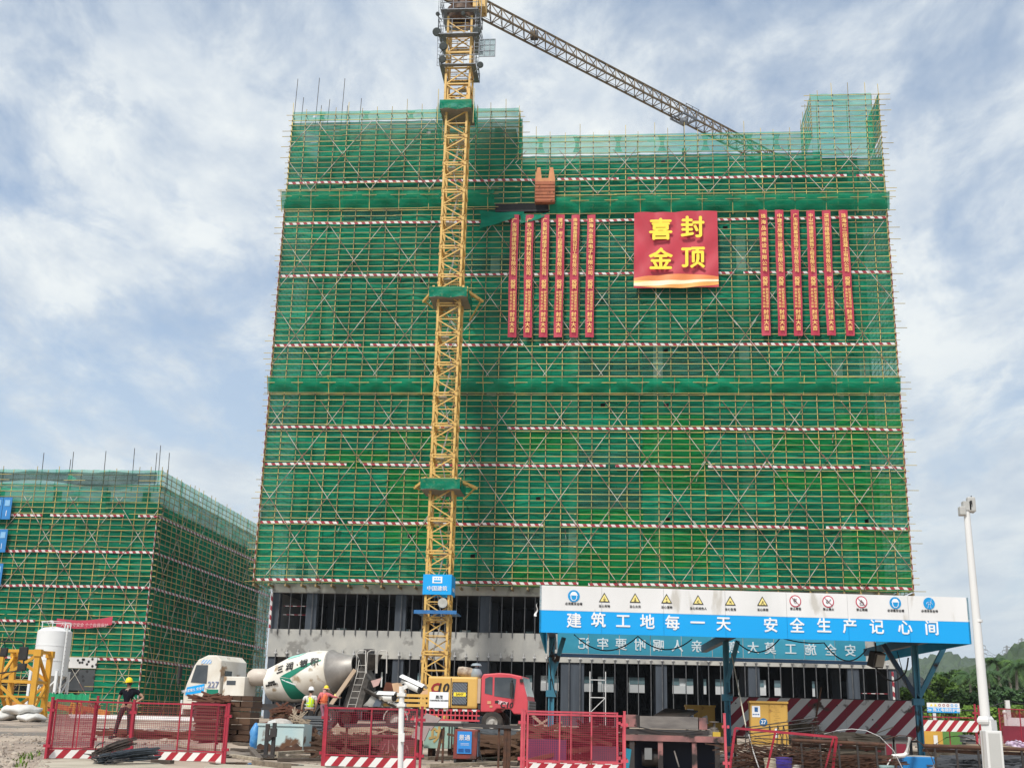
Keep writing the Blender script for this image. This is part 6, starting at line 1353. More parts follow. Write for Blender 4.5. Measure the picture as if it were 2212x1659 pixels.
fence('red mesh panel with striped kick plate at the far left end of the fence row', GP(113, 25.4), GP(283, 26.0), mids=2, h=1.22)
fence('red mesh panel right of the leftmost one, its striped plate partly behind rebar', GP(289, 26.0), GP(487, 25.9), mids=1, h=1.22)
fpost(108, 25.3, 'double red post at the left end of the fence row', 1.26); fpost(286, 25.9, 'red post between the two left-hand fence panels'); fpost(492, 25.9, 'red post at the right end of the left-hand fence pair', 1.22)
fence('open red gate leaf folded back behind the leftmost fence panel', GP(118, 25.9), GP(202, 29.5), mids=1, h=1.25, kick=.12, kickm=M_red); fpost(206, 29.6, 'red post at the far end of the folded-back gate leaf', 1.3)
fence('red mesh panel standing askew behind the planks stack, seen through the second panel', GP(412, 28.0), GP(470, 29.2), mids=0, h=1.25, kick=.05, cell=.09)
fence('red mesh panel with striped plate behind the white camera post', GP(706, 25.4), GP(900, 25.2), mids=1, h=1.21, kick=.22); fpost(702, 25.5, 'red post left of the panel behind the camera post', 1.24); fpost(911, 25.2, 'red post right of the panel behind the camera post', 1.24)
fence('sun-bleached red mesh panel, front one of two leaning together before the blue column', GP(1140, 25.1), GP(1346, 25.5), mids=2, h=1.18, kick=.2, m=M_lightred); fence('sun-bleached red mesh panel, rear one of two leaning together before the blue column', GP(1133, 25.9), GP(1333, 26.3), mids=1, h=1.24, kick=.2, m=M_lightred)
fpost(1128, 25.2, 'bleached red post at the left of the doubled panels', 1.24, M_lightred); fpost(1349, 25.4, 'bleached red post at the right of the doubled panels', 1.24, M_lightred); fpost(1567, 25.8, 'bleached red post standing alone right of the sooty machine table', 1.25, M_lightred, -.02)
# the sagging, twisted panel at the right
def twisted():
    Yt = 26.4; c = [P(1588, 1572, Yt), P(1807, 1592, Yt - .2), P(1798, 1668, Yt), P(1576, 1664, Yt)]; o = thing('mesh_fence', 'twisted red panel sagging forward with bent wires before the numbered yellow cabinet', 'fence', tuple(c[3]), group='red mesh safety fences')
    for i, nm in ((0, 'top_rail'), (1, 'upright'), (2, 'bottom_rail'), (3, 'upright')): MB().bar(c[i], c[(i + 1) % 4], .05).build(nm, M_red, o)
    MB().bar(P(1675, 1580, Yt - .1), P(1655, 1668, Yt), .04).build('middle_bar', M_red, o); MB().bar(P(1800, 1594, Yt), P(1780, 1668, Yt), .035).build('middle_bar', M_red, o); mb = MB()
    for k in range(15):
        f = k / 15; a_ = c[0] * (1 - f) + c[3] * f; b_ = c[1] * (1 - f) + c[2] * f; b_ = b_ + Vector((0, 0, -.35 * (1 - f) * .9)); mb.path([a_ + (b_ - a_) * t + Vector((0, .03 * math.sin(9 * t + k), -.10 * math.sin(math.pi * t) + .02 * math.sin(13 * t + k * 2))) for t in [i / 10 for i in range(11)]], .004, 4)
    mb.build('bent_wires', M_rusty, o, kind='stuff')
twisted()
# far right fences: one hung upside down with the stripes on top, long ones behind the mast
fence('upended red fence panel with red and white plate on top, right of the blue column', GP(1993, 40) + Z * .30, GP(2106, 40.3) + Z * .30, h=.92, kick=.0, mids=1, mesh=False); q0, q1 = GP(1994, 40), GP(2106, 40.3)
setp(MB().bb((q0.x, 39.95, 1.02), (q1.x, 39.99, 1.36)).build('warning_plate', M_redw), 'red and white striped plate fixed along the top of the upended panel', 'plate')
fence('long dark red panel at the right edge behind the white post', GP(2160, 44), GP(2290, 46), h=1.55, kick=.05, mids=2, cell=.03, latch=False); fpost(2108, 40, 'red post between the upended panel and the white post', 1.6); fpost(2116, 43, 'second red post close beside the upended panel', 1.6)
MB_ = MB().bb((GP(2165, 47).x, 47, .35), (GP(2290, 47).x, 47.04, 1.28)).build('dark_red_sheet', mat('dark_red_sheet', (.16, .02, .035), (.12, .015, .03), 1, .6)); setp(MB_, 'dark red sheet-metal screen behind the right-hand fence', 'screen')
q0, q1 = GP(2150, 34), GP(2260, 34); setp(MB().bb((q0.x, 33.9, gz(34) + .02), (q1.x, 34.5, .52)).build('red_trough', M_red, bevel=.02), 'long red steel trough lying behind the white post', 'trough')
# ------------------------------------------------------------------ camera post in the middle
cY = 19.0; b0 = P(865, 1662, cY); c0 = P(868, 1482, cY); o = thing('security_camera_post', 'slim white post carrying two white bullet cameras in front of the red fence', 'security camera', (b0.x, cY, 0))
d = (c0 - b0); bt = b0 + d * (-b0.z / d.z); MB().tube(bt, c0, .044, 16).lathe([(.12, 0), (.12, .02), (.06, .03)], bt, 12).build('post', M_white, o, smooth=True)
pv = lambda x, y: P(x, y, cY)
def cam_(x, y, L_, r, ang, up_, dome=True):
    q = pv(x, y); ax = Vector((math.cos(ang) * .93, -.36, math.sin(ang))).normalized(); nz_ = ax.cross(Yv).normalized(); nz_ = -nz_ if nz_.z < 0 else nz_; sd = ax.cross(nz_)
    h = MB()
    for i in range(1): h.path([q - ax * L_ * .5, q - ax * L_ * .2, q + ax * L_ * .36], [r * .75, r, r * .96], 12)
    h.build('camera_housing', M_white, o, smooth=True); MB().lathe([(0, 0), (r * .9, 0), (r * .9, .03), (0, .03)], q + ax * (L_ * .355), 14, ax).build('lens', M_black, o, smooth=True)
    sh = MB().grid(lambda u, v: q + ax * (L_ * (-.60 + 1.14 * v)) + nz_ * (r * 1.25 * math.sin(math.pi * (.1 + .8 * u)) + .015) + sd * (r * 1.3 * math.cos(math.pi * (.1 + .8 * u))), 10, 2); sh.build('sunshield', M_white, o, smooth=True); return q
cam_(891, 1481, .40, .066, -.36, 1); cam_(838, 1506, .28, .062, -.02, 1)
MB().bar(pv(868, 1487), pv(880, 1481), .06).bar(pv(840, 1511), pv(842, 1517), .05).path([pv(843, 1517), pv(855, 1521), pv(868, 1527)], .022, 6).box(pv(868, 1500), (.13, .12, .05)).box(pv(868, 1522), (.125, .12, .05)).build('bracket', M_white, o); MB().box(pv(871, 1592) + Yv * -.06, (.06, .05, .13)).build('junction_box', M_white, o)
MB().path([pv(872, 1486), pv(866, 1488), pv(860, 1508), pv(848, 1519)], .008, 5).build('wire', M_white, o)
# ------------------------------------------------------------------ containers and machines
def inked(o, verts, m): pass
dY = 31.4; a_, b_ = GP(559, dY), GP(657, dY); H = P(600, 1563, dY).z; M_dump = mat('flaking_light_blue_paint', (.42, .58, .60), (.50, .60, .58), 1.5, .55, rust=.28, rustc=(.13, .065, .035), rscale=2.2, bump=.15)
sk2 = thing('waste_skip', 'light blue steel waste skip with flaking paint and a rusty lower edge', 'skip', tuple(a_)); w = b_.x - a_.x
MB().bb((a_.x, dY, .05), (b_.x, dY + .04, H)).bb((a_.x, dY + .04, .05), (a_.x + .04, dY + .9, H)).bb((b_.x - .04, dY + .04, .05), (b_.x, dY + .9, H)).bb((a_.x + .04, dY + .86, .05), (b_.x - .04, dY + .9, H)).bb((a_.x + .04, dY + .04, .05), (b_.x - .04, dY + .86, .1)).build('tray', M_dump, sk2)
for zz in (H - .05, ): MB().bb((a_.x - .02, dY - .03, zz), (b_.x + .02, dY - .002, zz + .06)).build('rim', M_dump, sk2)
MB().grid(lambda u, v: (a_.x + .005 + (w - .01) * u, dY - .006, .05 + (.20 + .05 * math.sin(9 * u) + .03 * math.sin(31 * u)) * v), 30, 1).build('rust_edge', M_rusty, sk2)
MB().ball((a_.x + .45, dY + .45, H - .02), (.35, .3, .16), 12, 7).build('rubble_heap', mat('pale_rubble', (.5, .47, .43), (.36, .33, .3), 9, .9, bump=.6), sk2); MB().prism([(0, 0), (.28, .02), (.22, .13), (.05, .1)], (a_.x + .15, dY + .2, H - .03), X, Z, Yv, .03).build('foam_scrap', M_white, sk2)
# black U-frame stand
uY = 29.4; x0_, x1_ = GP(579, uY).x, GP(592, uY).x; o = thing('steel_stand', 'black welded U-shaped steel stand in front of the light blue skip', 'stand', (x0_, uY, gz(uY))); zt = P(585, 1563, uY).z
MB().bar((x0_, uY, .05), (x0_, uY, zt), .085).bar((x1_ + .02, uY, .05), (x1_ + .02, uY, zt + .03), .085).build('post', M_dark, o); MB().bar((x0_ - .18, uY, .06), (x1_ + .1, uY, .06), .12, .08).build('foot', M_dark, o); MB().box((x1_ + .02, uY - .05, zt - .2), (.15, .1, .2)).bar((x0_ + .05, uY - .05, zt - .38), (x1_ + .03, uY - .05, zt - .2), .09).build('hook_plate', M_dark, o)
M_tarp = mat('blue_plastic', (.02, .18, .50), (.10, .32, .62), 5, .35, bump=.5)
q = GP(553, 32.5); bm_ = MB().ball(q + Z * .33, (.14, .14, .36), 14, 10); bm_.v = [(a + .02 * math.sin(19 * c), b, c) for a, b, c in bm_.v]; setp(bm_.build('plastic_sack', M_tarp, smooth=True), 'crumpled blue plastic sack standing left of the light blue skip', 'sack')
# generator
gY = 28.6; a_, b_ = GP(981, gY), GP(1031, gY); zt = P(1005, 1575, gY).z; M_gred = mat('chipped_red_brown_paint', (.24, .05, .04), (.17, .035, .03), 2.5, .6, rust=.22, rustc=(.10, .05, .04), rscale=4); g = thing('welding_set', 'rust-red wheeled welding set with a bright blue front panel', 'machine', tuple(a_))
MB().prism([(0, .14), (b_.x - a_.x, .14), (b_.x - a_.x + .02, zt), (.02, zt)], (a_.x, gY, 0), X, Z, Yv, .5).build('housing', M_gred, g, bevel=.015); MB().bb((b_.x + .01, gY + .04, .2), (b_.x + .03, gY + .46, zt - .06)).build('side_panel', mat('grey_blue_side', (.15, .2, .27), (.12, .16, .22), 2, .5), g)
x0_, x1_, z0_, z1_ = P(988, 1600, gY).x, P(1019, 1600, gY).x, P(1000, 1627, gY).z, P(1000, 1579, gY).z; M_gb = mat('bright_blue_panel', (.04, .28, .72), (.035, .25, .65), 1, .4)
MB().bb((x0_, gY - .02, z0_), (x1_, gY - .001, z1_)).build('front_panel', M_gb, g); text('景通', .135, ((x0_ + x1_) / 2, gY - .023, (z0_ + z1_) / 2 + .10), X, Z, M_wprint, g, bold=.012, ext=.001)
for k in range(3):
    for s in (0, 1): MB().bb((x0_ + .03 + s * .155, gY - .03, z0_ + .04 + k * .028), (x0_ + .155 + s * .155, gY - .021, z0_ + .054 + k * .028)).build('vent_slot', mat('deep_blue', (.02, .12, .4), rough=.5), g)
for k in range(2): MB().bb((x0_ + .08, gY - .024, z0_ + .19 + k * .03), (x1_ - .06, gY - .0215, z0_ + .197 + k * .03)).build('small_print', M_wprint, g)
for x in (a_.x + .05, b_.x - .06):
    for y in (gY + .06, gY + .44): MB().lathe([(0, -.03), (.06, -.03), (.07, 0), (.06, .03), (0, .03)], (x, y, .08), 12, (1, 0, 0)).build('wheel', M_black, g, smooth=True)
MB().bb((b_.x - .1, gY + .02, .0), (b_.x - .04, gY + .08, .14)).build('stand_leg', M_gred, g); cable([(Vector((b_.x + .03, gY + .1, .55)), Vector((b_.x + .16, gY - .1, .1)), .05), (Vector((b_.x + .16, gY - .1, .1)), Vector((b_.x + .5, gY - .3, .03)), .05)], 'grey cable trailing from the welding set to the ground', .012, m=M_gateless if False else None)
# pale green tank with yellow paint marks, rusty trough with scrap
tY = 30.6; a_, b_ = GP(917, tY), GP(981, tY); z0_, z1_ = P(950, 1616, tY).z, P(950, 1565, tY).z; M_tank = mat('pale_green_tank_paint', (.34, .50, .42), (.26, .40, .34), 2, .55, rust=.1); o = thing('steel_tank', 'pale green box tank daubed with ochre paint behind the fence gap', 'tank', tuple(a_))
MB().bb((a_.x, tY, z0_), (b_.x, tY + .9, z1_)).build('tank', M_tank, o, bevel=.01); MB().bb((a_.x - .02, tY - .03, z1_ + .002), (b_.x + .02, tY + .92, z1_ + .04)).build('rim', M_dark, o); text('功', .42, ((a_.x + b_.x) / 2 - .05, tY - .006, (z0_ + z1_) / 2 + .02), X, Z, mat('ochre_daub', (.55, .36, .12), (.4, .28, .1), 5, .7), o, bold=.035)
for x in (b_.x - .12, b_.x - .05): MB().bar((x, tY - .02, z0_), (x, tY - .02, z1_), .025).build('strap', M_dark, o)
for x in (a_.x + .1, b_.x - .15): MB().bb((x, tY + .1, gz(tY) - .1), (x + .1, tY + .8, z0_)).build('bearer', M_rusty, o)
rY = 29.6; a_, b_ = GP(783, rY), GP(905, rY); z1_ = P(850, 1592, rY).z; M_tr = mat('maroon_steel', (.17, .045, .045), (.12, .035, .035), 1.5, .7, rust=.15); o = thing('steel_trough', 'maroon steel waste box with scrawled paint behind the mesh of the middle fence', 'skip', tuple(a_))
MB().bb((a_.x, rY, .03), (b_.x, rY + .8, z1_)).build('tray', M_tr, o, bevel=.01); MB().bb((a_.x - .03, rY - .03, z1_ + .002), (b_.x + .03, rY + .83, z1_ + .05)).build('rim', M_tr, o); text('小心', .34, ((a_.x + b_.x) / 2 + .15, rY - .006, .32), X, Z, mat('pale_daub', (.36, .19, .17), (.2, .08, .08), 6, .8), o, bold=.01)
# long black rail on posts
kY = 27.2; pts = [P(745, 1567, kY), P(900, 1563, kY), P(1000, 1565.5, kY), P(1122, 1570, kY)]; o = thing('pipe_rail', 'long black horizontal steel rail on thin posts behind the camera post', 'rail', (pts[0].x, kY, gz(kY))); m = MB()
for p, q in zip(pts, pts[1:]): m.bar(p, q, .075, ext=.01)
m.build('rail', M_dark, o)
for x in (749, 958, 1078, 1092, 1100): q = P(x, 1570, kY); MB().bar((q.x, kY + .04, gz(kY)), (q.x, kY + .04, q.z), .045 if x < 1092 else .075).build('post', M_rusty, o)
# machine table right of the doubled panels
wY = 28.2; a_, b_ = GP(1352, wY), GP(1560, wY); wt = thing('bar_bending_bench', 'sooty pink-red steel bar-bending bench with a motor underneath', 'machine', tuple(a_)); px_ = lambda x: P(x, 1560, wY).x; pz_ = lambda y: P(1450, y, wY).z
M_pk = mat('sooty_pink_paint', (.36, .16, .15), (.10, .07, .07), 1.6, .75, rust=.30, rustc=(.03, .025, .025), rscale=2.2, bump=.2); M_grb = mat('scratched_grey_steel', (.24, .22, .20), (.12, .11, .105), 1.5, .6, bump=.2, stretch=(1, 1, 4))
MB().bb((px_(1352), wY, pz_(1572)), (px_(1380), wY + .8, pz_(1545))).build('left_housing', M_pk, wt, bevel=.01); MB().bb((px_(1382), wY + .02, pz_(1574)), (px_(1508), wY + .8, pz_(1547))).build('front_apron', M_grb, wt); MB().bb((px_(1510), wY, pz_(1574)), (px_(1528), wY + .8, pz_(1548))).build('right_housing', M_pk, wt, bevel=.01)
MB().bb((px_(1352), wY + .01, pz_(1587)), (px_(1530), wY + .9, pz_(1575.5))).build('oily_tray', M_dark, wt); MB().bb((px_(1350), wY - .06, pz_(1601)), (px_(1562), wY + .9, pz_(1588))).build('beam', M_pk, wt); MB().bb((px_(1355), wY + .75, .0), (px_(1560), wY + .85, pz_(1602))).build('rear_plate', mat('dark_navy_steel', (.012, .02, .045), (.01, .016, .035), 1, .6), wt)  # rear plate in very dark navy
for x in (1365, 1426, 1499, 1548): MB().bb((px_(x) - .055, wY - .03, 0), (px_(x) + .055, wY + .06, pz_(1602))).build('leg', M_pk if x in (1426, 1499) else M_dark, wt)
MB().lathe([(0, -.2), (.17, -.19), (.2, -.1), (.2, .2), (.15, .22), (0, .23)], (px_(1405), wY + .35, .28), 16, (1, 0, 0)).build('motor', M_dark, wt, smooth=True); MB().bb((px_(1392), wY + .05, .24), (px_(1408), wY + .13, .5)).build('terminal_box', mat('grey_terminal_box', (.22, .23, .23), (.17, .18, .18), 2, .5), wt, bevel=.01)
MB().bar((px_(1456), wY + .1, .45), (px_(1466), wY + .1, .1), .09, .03).build('loose_bracket', M_grb, wt)
p = [P(1412, 1547, wY + .1), P(1438, 1532, wY + .7), P(1508, 1537, wY + .7), P(1489, 1548, wY + .05)]; MB().add([tuple(v) for v in p] + [tuple(v + Z * .03) for v in p], [(3, 2, 1, 0), (4, 5, 6, 7), (0, 1, 5, 4), (1, 2, 6, 5), (2, 3, 7, 6), (3, 0, 4, 7)]).build('raised_cover', mat('black_cover_plate', (.015, .013, .012), (.04, .03, .025), 2, .6), wt)
m = MB().lathe([(.07, 0), (.09, .02), (.09, .06), (.03, .07), (.03, .17), (.11, .18), (.11, .2), (0, .2)], (px_(1545), wY + .3, pz_(1575)), 12); m.box((px_(1540), wY + .3, pz_(1580)), (.28, .3, .12)); m.build('bending_head', mat('mottled_steel', (.24, .22, .2), (.1, .09, .085), 9, .6), wt, smooth=False); MB().box((px_(1548), wY + .1, pz_(1584)), (.17, .1, .12)).build('yellow_guard', mat('dull_yellow', (.6, .42, .05), (.5, .34, .04), 2, .6), wt)
cable([(P(1370, 1566, wY - .05), P(1440, 1580, wY - .05), .02), (P(1440, 1580, wY - .05), P(1515, 1576, wY - .05), .03)], 'black cable sagging along the front of the sooty bench', .014)
p = [P(1352, 1615, 26.6), P(1364, 1618, 26.6), P(1358, 1664, 26.6), P(1348, 1670, 26.6)]; setp(MB().add([tuple(v) for v in p] + [tuple(v + Yv * .03) for v in p], [(3, 2, 1, 0), (4, 5, 6, 7), (0, 1, 5, 4), (1, 2, 6, 5), (2, 3, 7, 6), (3, 0, 4, 7)]).build('teal_board', mat('teal_board', (.01, .24, .34), (.01, .2, .3), 1, .5)), 'teal board leaning between the doubled red panels and the sooty bench', 'board')
# striped hoarding between the columns
hY = 31.6; a_, b_ = P(1577, 1506, hY), P(1981, 1516, hY); z0_ = P(1790, 1594, hY).z; z1_ = (a_.z + b_.z) / 2 + .02; o = thing('striped_screen', 'big screen of slanting red and white stripes hung between the canopy columns', 'screen', tuple(a_)); M_hst = mat('striped_screen_print', (.78, .77, .75), (.66, .64, .62), 1, .6, stripe=((.27, .02, .04), (1.9, 0, -1.9), .5), rust=.05, rustc=(.1, .07, .06)); W_ = b_.x - a_.x
for f0, f1 in ((0, .0), (0, .62), (.622, 1.0)):
    if f1 > f0: MB().bb((a_.x + W_ * f0, hY + f0 * .02, z0_), (a_.x + W_ * f1, hY + .03 + f0 * .02, z1_)).build('panel', M_hst, o)
MB().bar((a_.x, hY + .06, z0_ - .03), (b_.x, hY + .06, z0_ - .03), .05).bar((a_.x, hY + .06, z1_), (b_.x, hY + .06, z1_), .04).build('frame', M_dark, o)
R = random.Random(8)
for i in range(12): MB().lathe([(0, 0), (.018, 0), (.018, .012), (0, .012)], (a_.x + W_ * R.random(), hY - .012, R.choice([z0_ + .12, z1_ - .15, (z0_ + z1_) / 2])), 8, (0, 1, 0)).build('bolt', M_ink, o)
for x in (a_.x + .1, a_.x + W_ * .6, b_.x - .2): MB().bar((x, hY + .1, gz(hY)), (x, hY + .1, z1_ - .1), .06).build('leg', M_dark, o)
# yellow distribution boxes
M_dist = mat('yellow_cabinet_paint', (.66, .40, .09), (.56, .33, .07), 1.6, .5, rust=.07, rustc=(.3, .16, .05), rscale=5)
def dist(xa, xb, yt, yb, Yd, label, num):
    a_, b_ = P(xa, yb, Yd), P(xb, yb, Yd); zt = P((xa + xb) / 2, yt, Yd).z; zb_ = a_.z; w = b_.x - a_.x; o = thing('distribution_cabinet', label, 'cabinet', (a_.x, Yd, gz(Yd)), group='yellow power cabinets')
    MB().bb((a_.x, Yd, zb_), (b_.x, Yd + .35, zt - .03)).build('housing', M_dist, o); MB().bb((a_.x - .02, Yd - .04, zt - .03), (b_.x + .02, Yd + .38, zt + .02)).build('lid', M_dist, o, bevel=.006)
    for s in (0, 1): MB().bb((a_.x + .02 + s * w / 2, Yd - .016, zb_ + .02), (a_.x + w / 2 - .006 + s * w / 2 - (.012 if s else 0), Yd - .001, zt - .06)).build('door', M_dist, o)
    MB().bb((a_.x + .035, Yd - .021, zt - .34), (a_.x + .035 + w * .22, Yd - .017, zt - .09)).build('notice', M_wprint, o); MB().bb((a_.x + .035 + w * .07, Yd - .026, zt - .22), (a_.x + .035 + w * .16, Yd - .022, zt - .12)).build('notice_mark', mat('navy_print', (.02, .12, .32), rough=.5), o)
    for k in range(4): MB().bb((a_.x + .05 + k * w * .048, Yd - .026, zt - .29), (a_.x + .05 + k * w * .048 + w * .03, Yd - .022, zt - .265)).build('notice_text', MC['navy_print'], o)
    MB().box((a_.x + w * .5, Yd - .03, (zb_ + zt) / 2 - .1), (.03, .03, .1)).build('handle', M_dark, o)
    if num:
        c = Vector((a_.x + w * .34, Yd - .019, zt - .45)); MB().prism(disc(.09), c, X, Z, -Yv, .004).build('number_disc', mat('number_blue', (.01, .17, .42), rough=.4), o); text(num, .12, c - Yv * .007, X, Z, M_wprint, o, bold=.03, ext=.001)
        for k in range(12): MB().bb((a_.x + w * .62 + .03 * (k % 2), Yd - .019, zt - .12 - .045 * k), (a_.x + w * (.72 + .08 * ((k * 7) % 3) / 2), Yd - .0165, zt - .128 - .045 * k)).build('worn_print', mat('worn_brown_print', (.38, .22, .06), rough=.7), o)
        MB().bb((a_.x + w * .64, Yd - .02, zt - .78), (a_.x + w * .72, Yd - .017, zt - .58)).build('paper_label', M_wprint, o)
    else: MB().prism([(0, 0), (.2, .03), (.17, .24), (.05, .2)], (b_.x - .38, Yd - .021, zb_ + .03), X, Z, -Yv, .003).build('torn_paper', M_wsheet, o)
    for x in (a_.x + .04, b_.x - .04):
        for y in (Yd + .03, Yd + .32): MB().bar((x, y, zb_), (x + (.03 if x > a_.x + .1 else -.03), y, gz(Yd)), .05).build('leg', mat('pale_wood_leg', (.5, .38, .22), (.4, .3, .18), 3, .8), o)
    MB().bb((a_.x - .06, Yd - .02, zb_ - .05), (b_.x + .1, Yd + .36, zb_ - .004)).build('plinth', MC['pale_wood_leg'], o); return o
dist(1623, 1704, 1516, 1607, 28.6, 'yellow double-door power cabinet with a blue number disc, before the striped screen', '27'); dist(1482, 1545, 1524, 1566, 33.0, 'plain yellow power cabinet standing behind the sooty bench', None)
q = P(1552, 1562, 32.5); setp(MB().bb((q.x - .1, 32.3, .4), (q.x + .45, 32.7, q.z + .02)).build('yellow_box', M_dist, bevel=.02), 'low yellow steel box behind the bench, right of the plain cabinet', 'box')
# broom
bY = 30.6; q0, q1, q2 = P(1636, 1574, bY), P(1708, 1571, bY), P(1775, 1585, bY); o = thing('broom', 'straw broom laid sideways against the striped screen', 'broom', tuple(q0)); q0 = P(1640, 1576, 29.4); MB().bar(P(1690, 1571.5, bY), P(1640, 1577, bY), .03).build('handle', MC['pale_wood_leg'], o); m = MB(); R = random.Random(4); h0 = P(1700, 1570, bY)
for i in range(420):
    e = P(R.uniform(1730, 1778), 1561 + R.gauss(16, 13), bY + R.uniform(-.06, .06)); s = h0 + Vector((R.uniform(0, .12), R.uniform(-.04, .04), R.uniform(-.05, .05))); mid_ = (s + e) / 2 + Vector((0, 0, R.uniform(-.02, .06))); m.path([s, mid_, e], [.004, .003, .0015], 3)
m.build('bristles', mat('grey_straw', (.30, .24, .17), (.2, .16, .11), 8, .9), o, kind='stuff')
# buckets
def bucket(x, Yb, r, h, m, label, handle=True, nm='bucket'):
    q = GP(x, Yb); o = thing(nm, label, 'bucket', tuple(q), group='buckets about the work canopy'); MB().lathe([(0, .0), (r * .82, 0), (r, h), (r * 1.05, h), (r * 1.05, h - .025), (r * .97, h - .025), (r * .8, .02), (0, .02)], q, 18).build('pail', m, o, smooth=True)
    if handle: MB().path([q + Vector((r * math.cos(t), -.02 - r * .9 * math.sin(t) * .25, h - .02 - r * .75 * math.sin(t))) for t in [math.pi * k / 8 for k in range(9)]], .006, 5).build('handle', M_white, o)
bucket(1664, 27.4, .17, .36, mat('stained_white_plastic', (.55, .50, .38), (.4, .36, .26), 3, .5), 'stained white plastic pail under the numbered cabinet'); bucket(1690, 27.0, .18, .4, mat('violet_blue_plastic', (.07, .05, .35), (.06, .04, .28), 2, .4), 'violet-blue plastic pail beside the stained white one'); bucket(1908, 27.6, .17, .26, mat('pale_teal_plastic', (.35, .52, .52), (.3, .46, .46), 2, .4), 'pale teal pail near the blue block')
bucket(1715, 27.8, .12, .22, mat('dusty_white_pail', (.6, .58, .52), (.5, .48, .43), 3, .6), 'small dusty white pail right of the violet one'); bucket(1853, 37, .32, .3, mat('green_basin_plastic', (.01, .25, .11), (.01, .2, .09), 2, .4), 'green plastic basin on the ground beyond the rails', False, 'basin'); bucket(1884, 36, .3, .36, mat('pink_red_plastic', (.55, .08, .10), (.48, .06, .08), 2, .4), 'pinkish red plastic tub beyond the rails', False, 'tub')
q = GP(1822, 37); o = thing('hydrant_fitting', 'pinkish red pipe fitting like a hydrant lying on the ground beyond the rails', 'fitting', tuple(q)); MB().lathe([(.14, 0), (.14, .05), (.1, .07), (.13, .2), (.16, .3), (.1, .42), (.05, .45), (.05, .52), (0, .53)], q, 14).tube(q + Vector((-.32, 0, .2)), q + Vector((.3, 0, .2)), .1, 12).lathe([(0, 0), (.16, 0), (.16, .05), (0, .05)], q + Vector((-.36, 0, .2)), 12, (1, 0, 0)).build('body', M_lightred, o, smooth=True)
q0, q1 = GP(1845, 37.5), GP(1925, 37.5); setp(MB().tube(q0 + Z * .12, q1 + Z * .12, .11, 12).build('white_pipe', M_white, smooth=True), 'thick white pipe lying behind the green basin', 'pipe')
# low rails at the right
for (x0_, y0_, x1_, y1_, Yr, lb_) in ((1710, 1598, 1912, 1608, 27.5, 'upper dark pipe rail under the striped screen'), (1995, 1610, 2230, 1619, 27.0, 'dark pipe rail running right from the blue column behind the white post')):
    p, q = P(x0_, y0_, Yr), P(x1_, y1_, Yr); o = thing('pipe_rail', lb_, 'rail', (p.x, Yr, gz(Yr)), group='dark pipe rails'); MB().tube(p, q, .04, 8).tube(p - Z * .09 + Yv * .1, q - Z * .09 + Yv * .1, .035, 8).build('rail', M_rusty, o)
    for k in range(5): f = (k + .5) / 5; c = p + (q - p) * f; MB().bar(c, (c.x + .03, Yr + .05, gz(Yr)), .04).build('post', M_dark, o)
# red cabinets, blue concrete block, white pipe
rY = 29.2
for (xa, xb, lb_) in ((1914, 1932, 'narrow dark red cabinet left of the blue column'), (1936, 1963, 'grey-framed dark red cabinet just behind the blue concrete block')):
    a_, b_ = P(xa, 1660, rY), P(xb, 1660, rY); zt = P(xa, 1594, rY).z; o = thing('tool_cabinet', lb_, 'cabinet', (a_.x, rY, gz(rY)), group='dark red cabinets'); MB().bb((a_.x, rY, gz(rY)), (b_.x, rY + .4, zt)).build('housing', mat('grey_cabinet_frame', (.16, .15, .14), (.12, .11, .1), 2, .6), o); MB().bb((a_.x + .03, rY - .02, gz(rY) + .05), (b_.x - .03, rY - .001, zt - .12)).build('door', mat('dark_red_door', (.24, .015, .035), (.18, .012, .03), 1, .5), o); MB().bb((a_.x - .04, rY - .05, zt), (b_.x + .04, rY + .42, zt + .04)).build('top', M_dark, o)
kY = 28.7; a_, b_ = P(1950, 1660, kY), P(2025, 1660, kY); zt = P(1985, 1634, kY).z; o = thing('concrete_footing', 'bright blue painted concrete block at the foot of the right-hand column', 'block', (a_.x, kY, gz(kY))); MB().bb((a_.x, kY, gz(kY) - .05), (b_.x, kY + 1.75, zt)).build('block', mat('blue_block_paint', (.01, .20, .52), (.01, .17, .45), 1, .5, rust=.06, rustc=(.3, .3, .3)), o, bevel=.025); MB().bb((a_.x + .04, kY + .04, zt + .001), (b_.x - .04, kY + 1.7, zt + .012)).build('dusty_top', M_conc, o)
p, q = P(1957, 1634, 28.4), P(1966, 1592, 28.4); o = thing('bent_pipe', 'white plastic pipe elbow leaning on the blue block', 'pipe', tuple(p)); MB().path([q, p + Vector((.02, 0, .08)), p + Vector((-.05, -.03, .03)), p + Vector((-.32, -.05, .0))], .05, 10).build('pipe', M_white, o, smooth=True); cable([(p + Vector((-.32, -.05, 0)), p + Vector((-.45, -.1, -.2)), .0), (p + Vector((-.45, -.1, -.2)), p + Vector((-.28, -.1, -.33)), .05)], 'white hose dropping from the pipe elbow', .014, m=M_white)
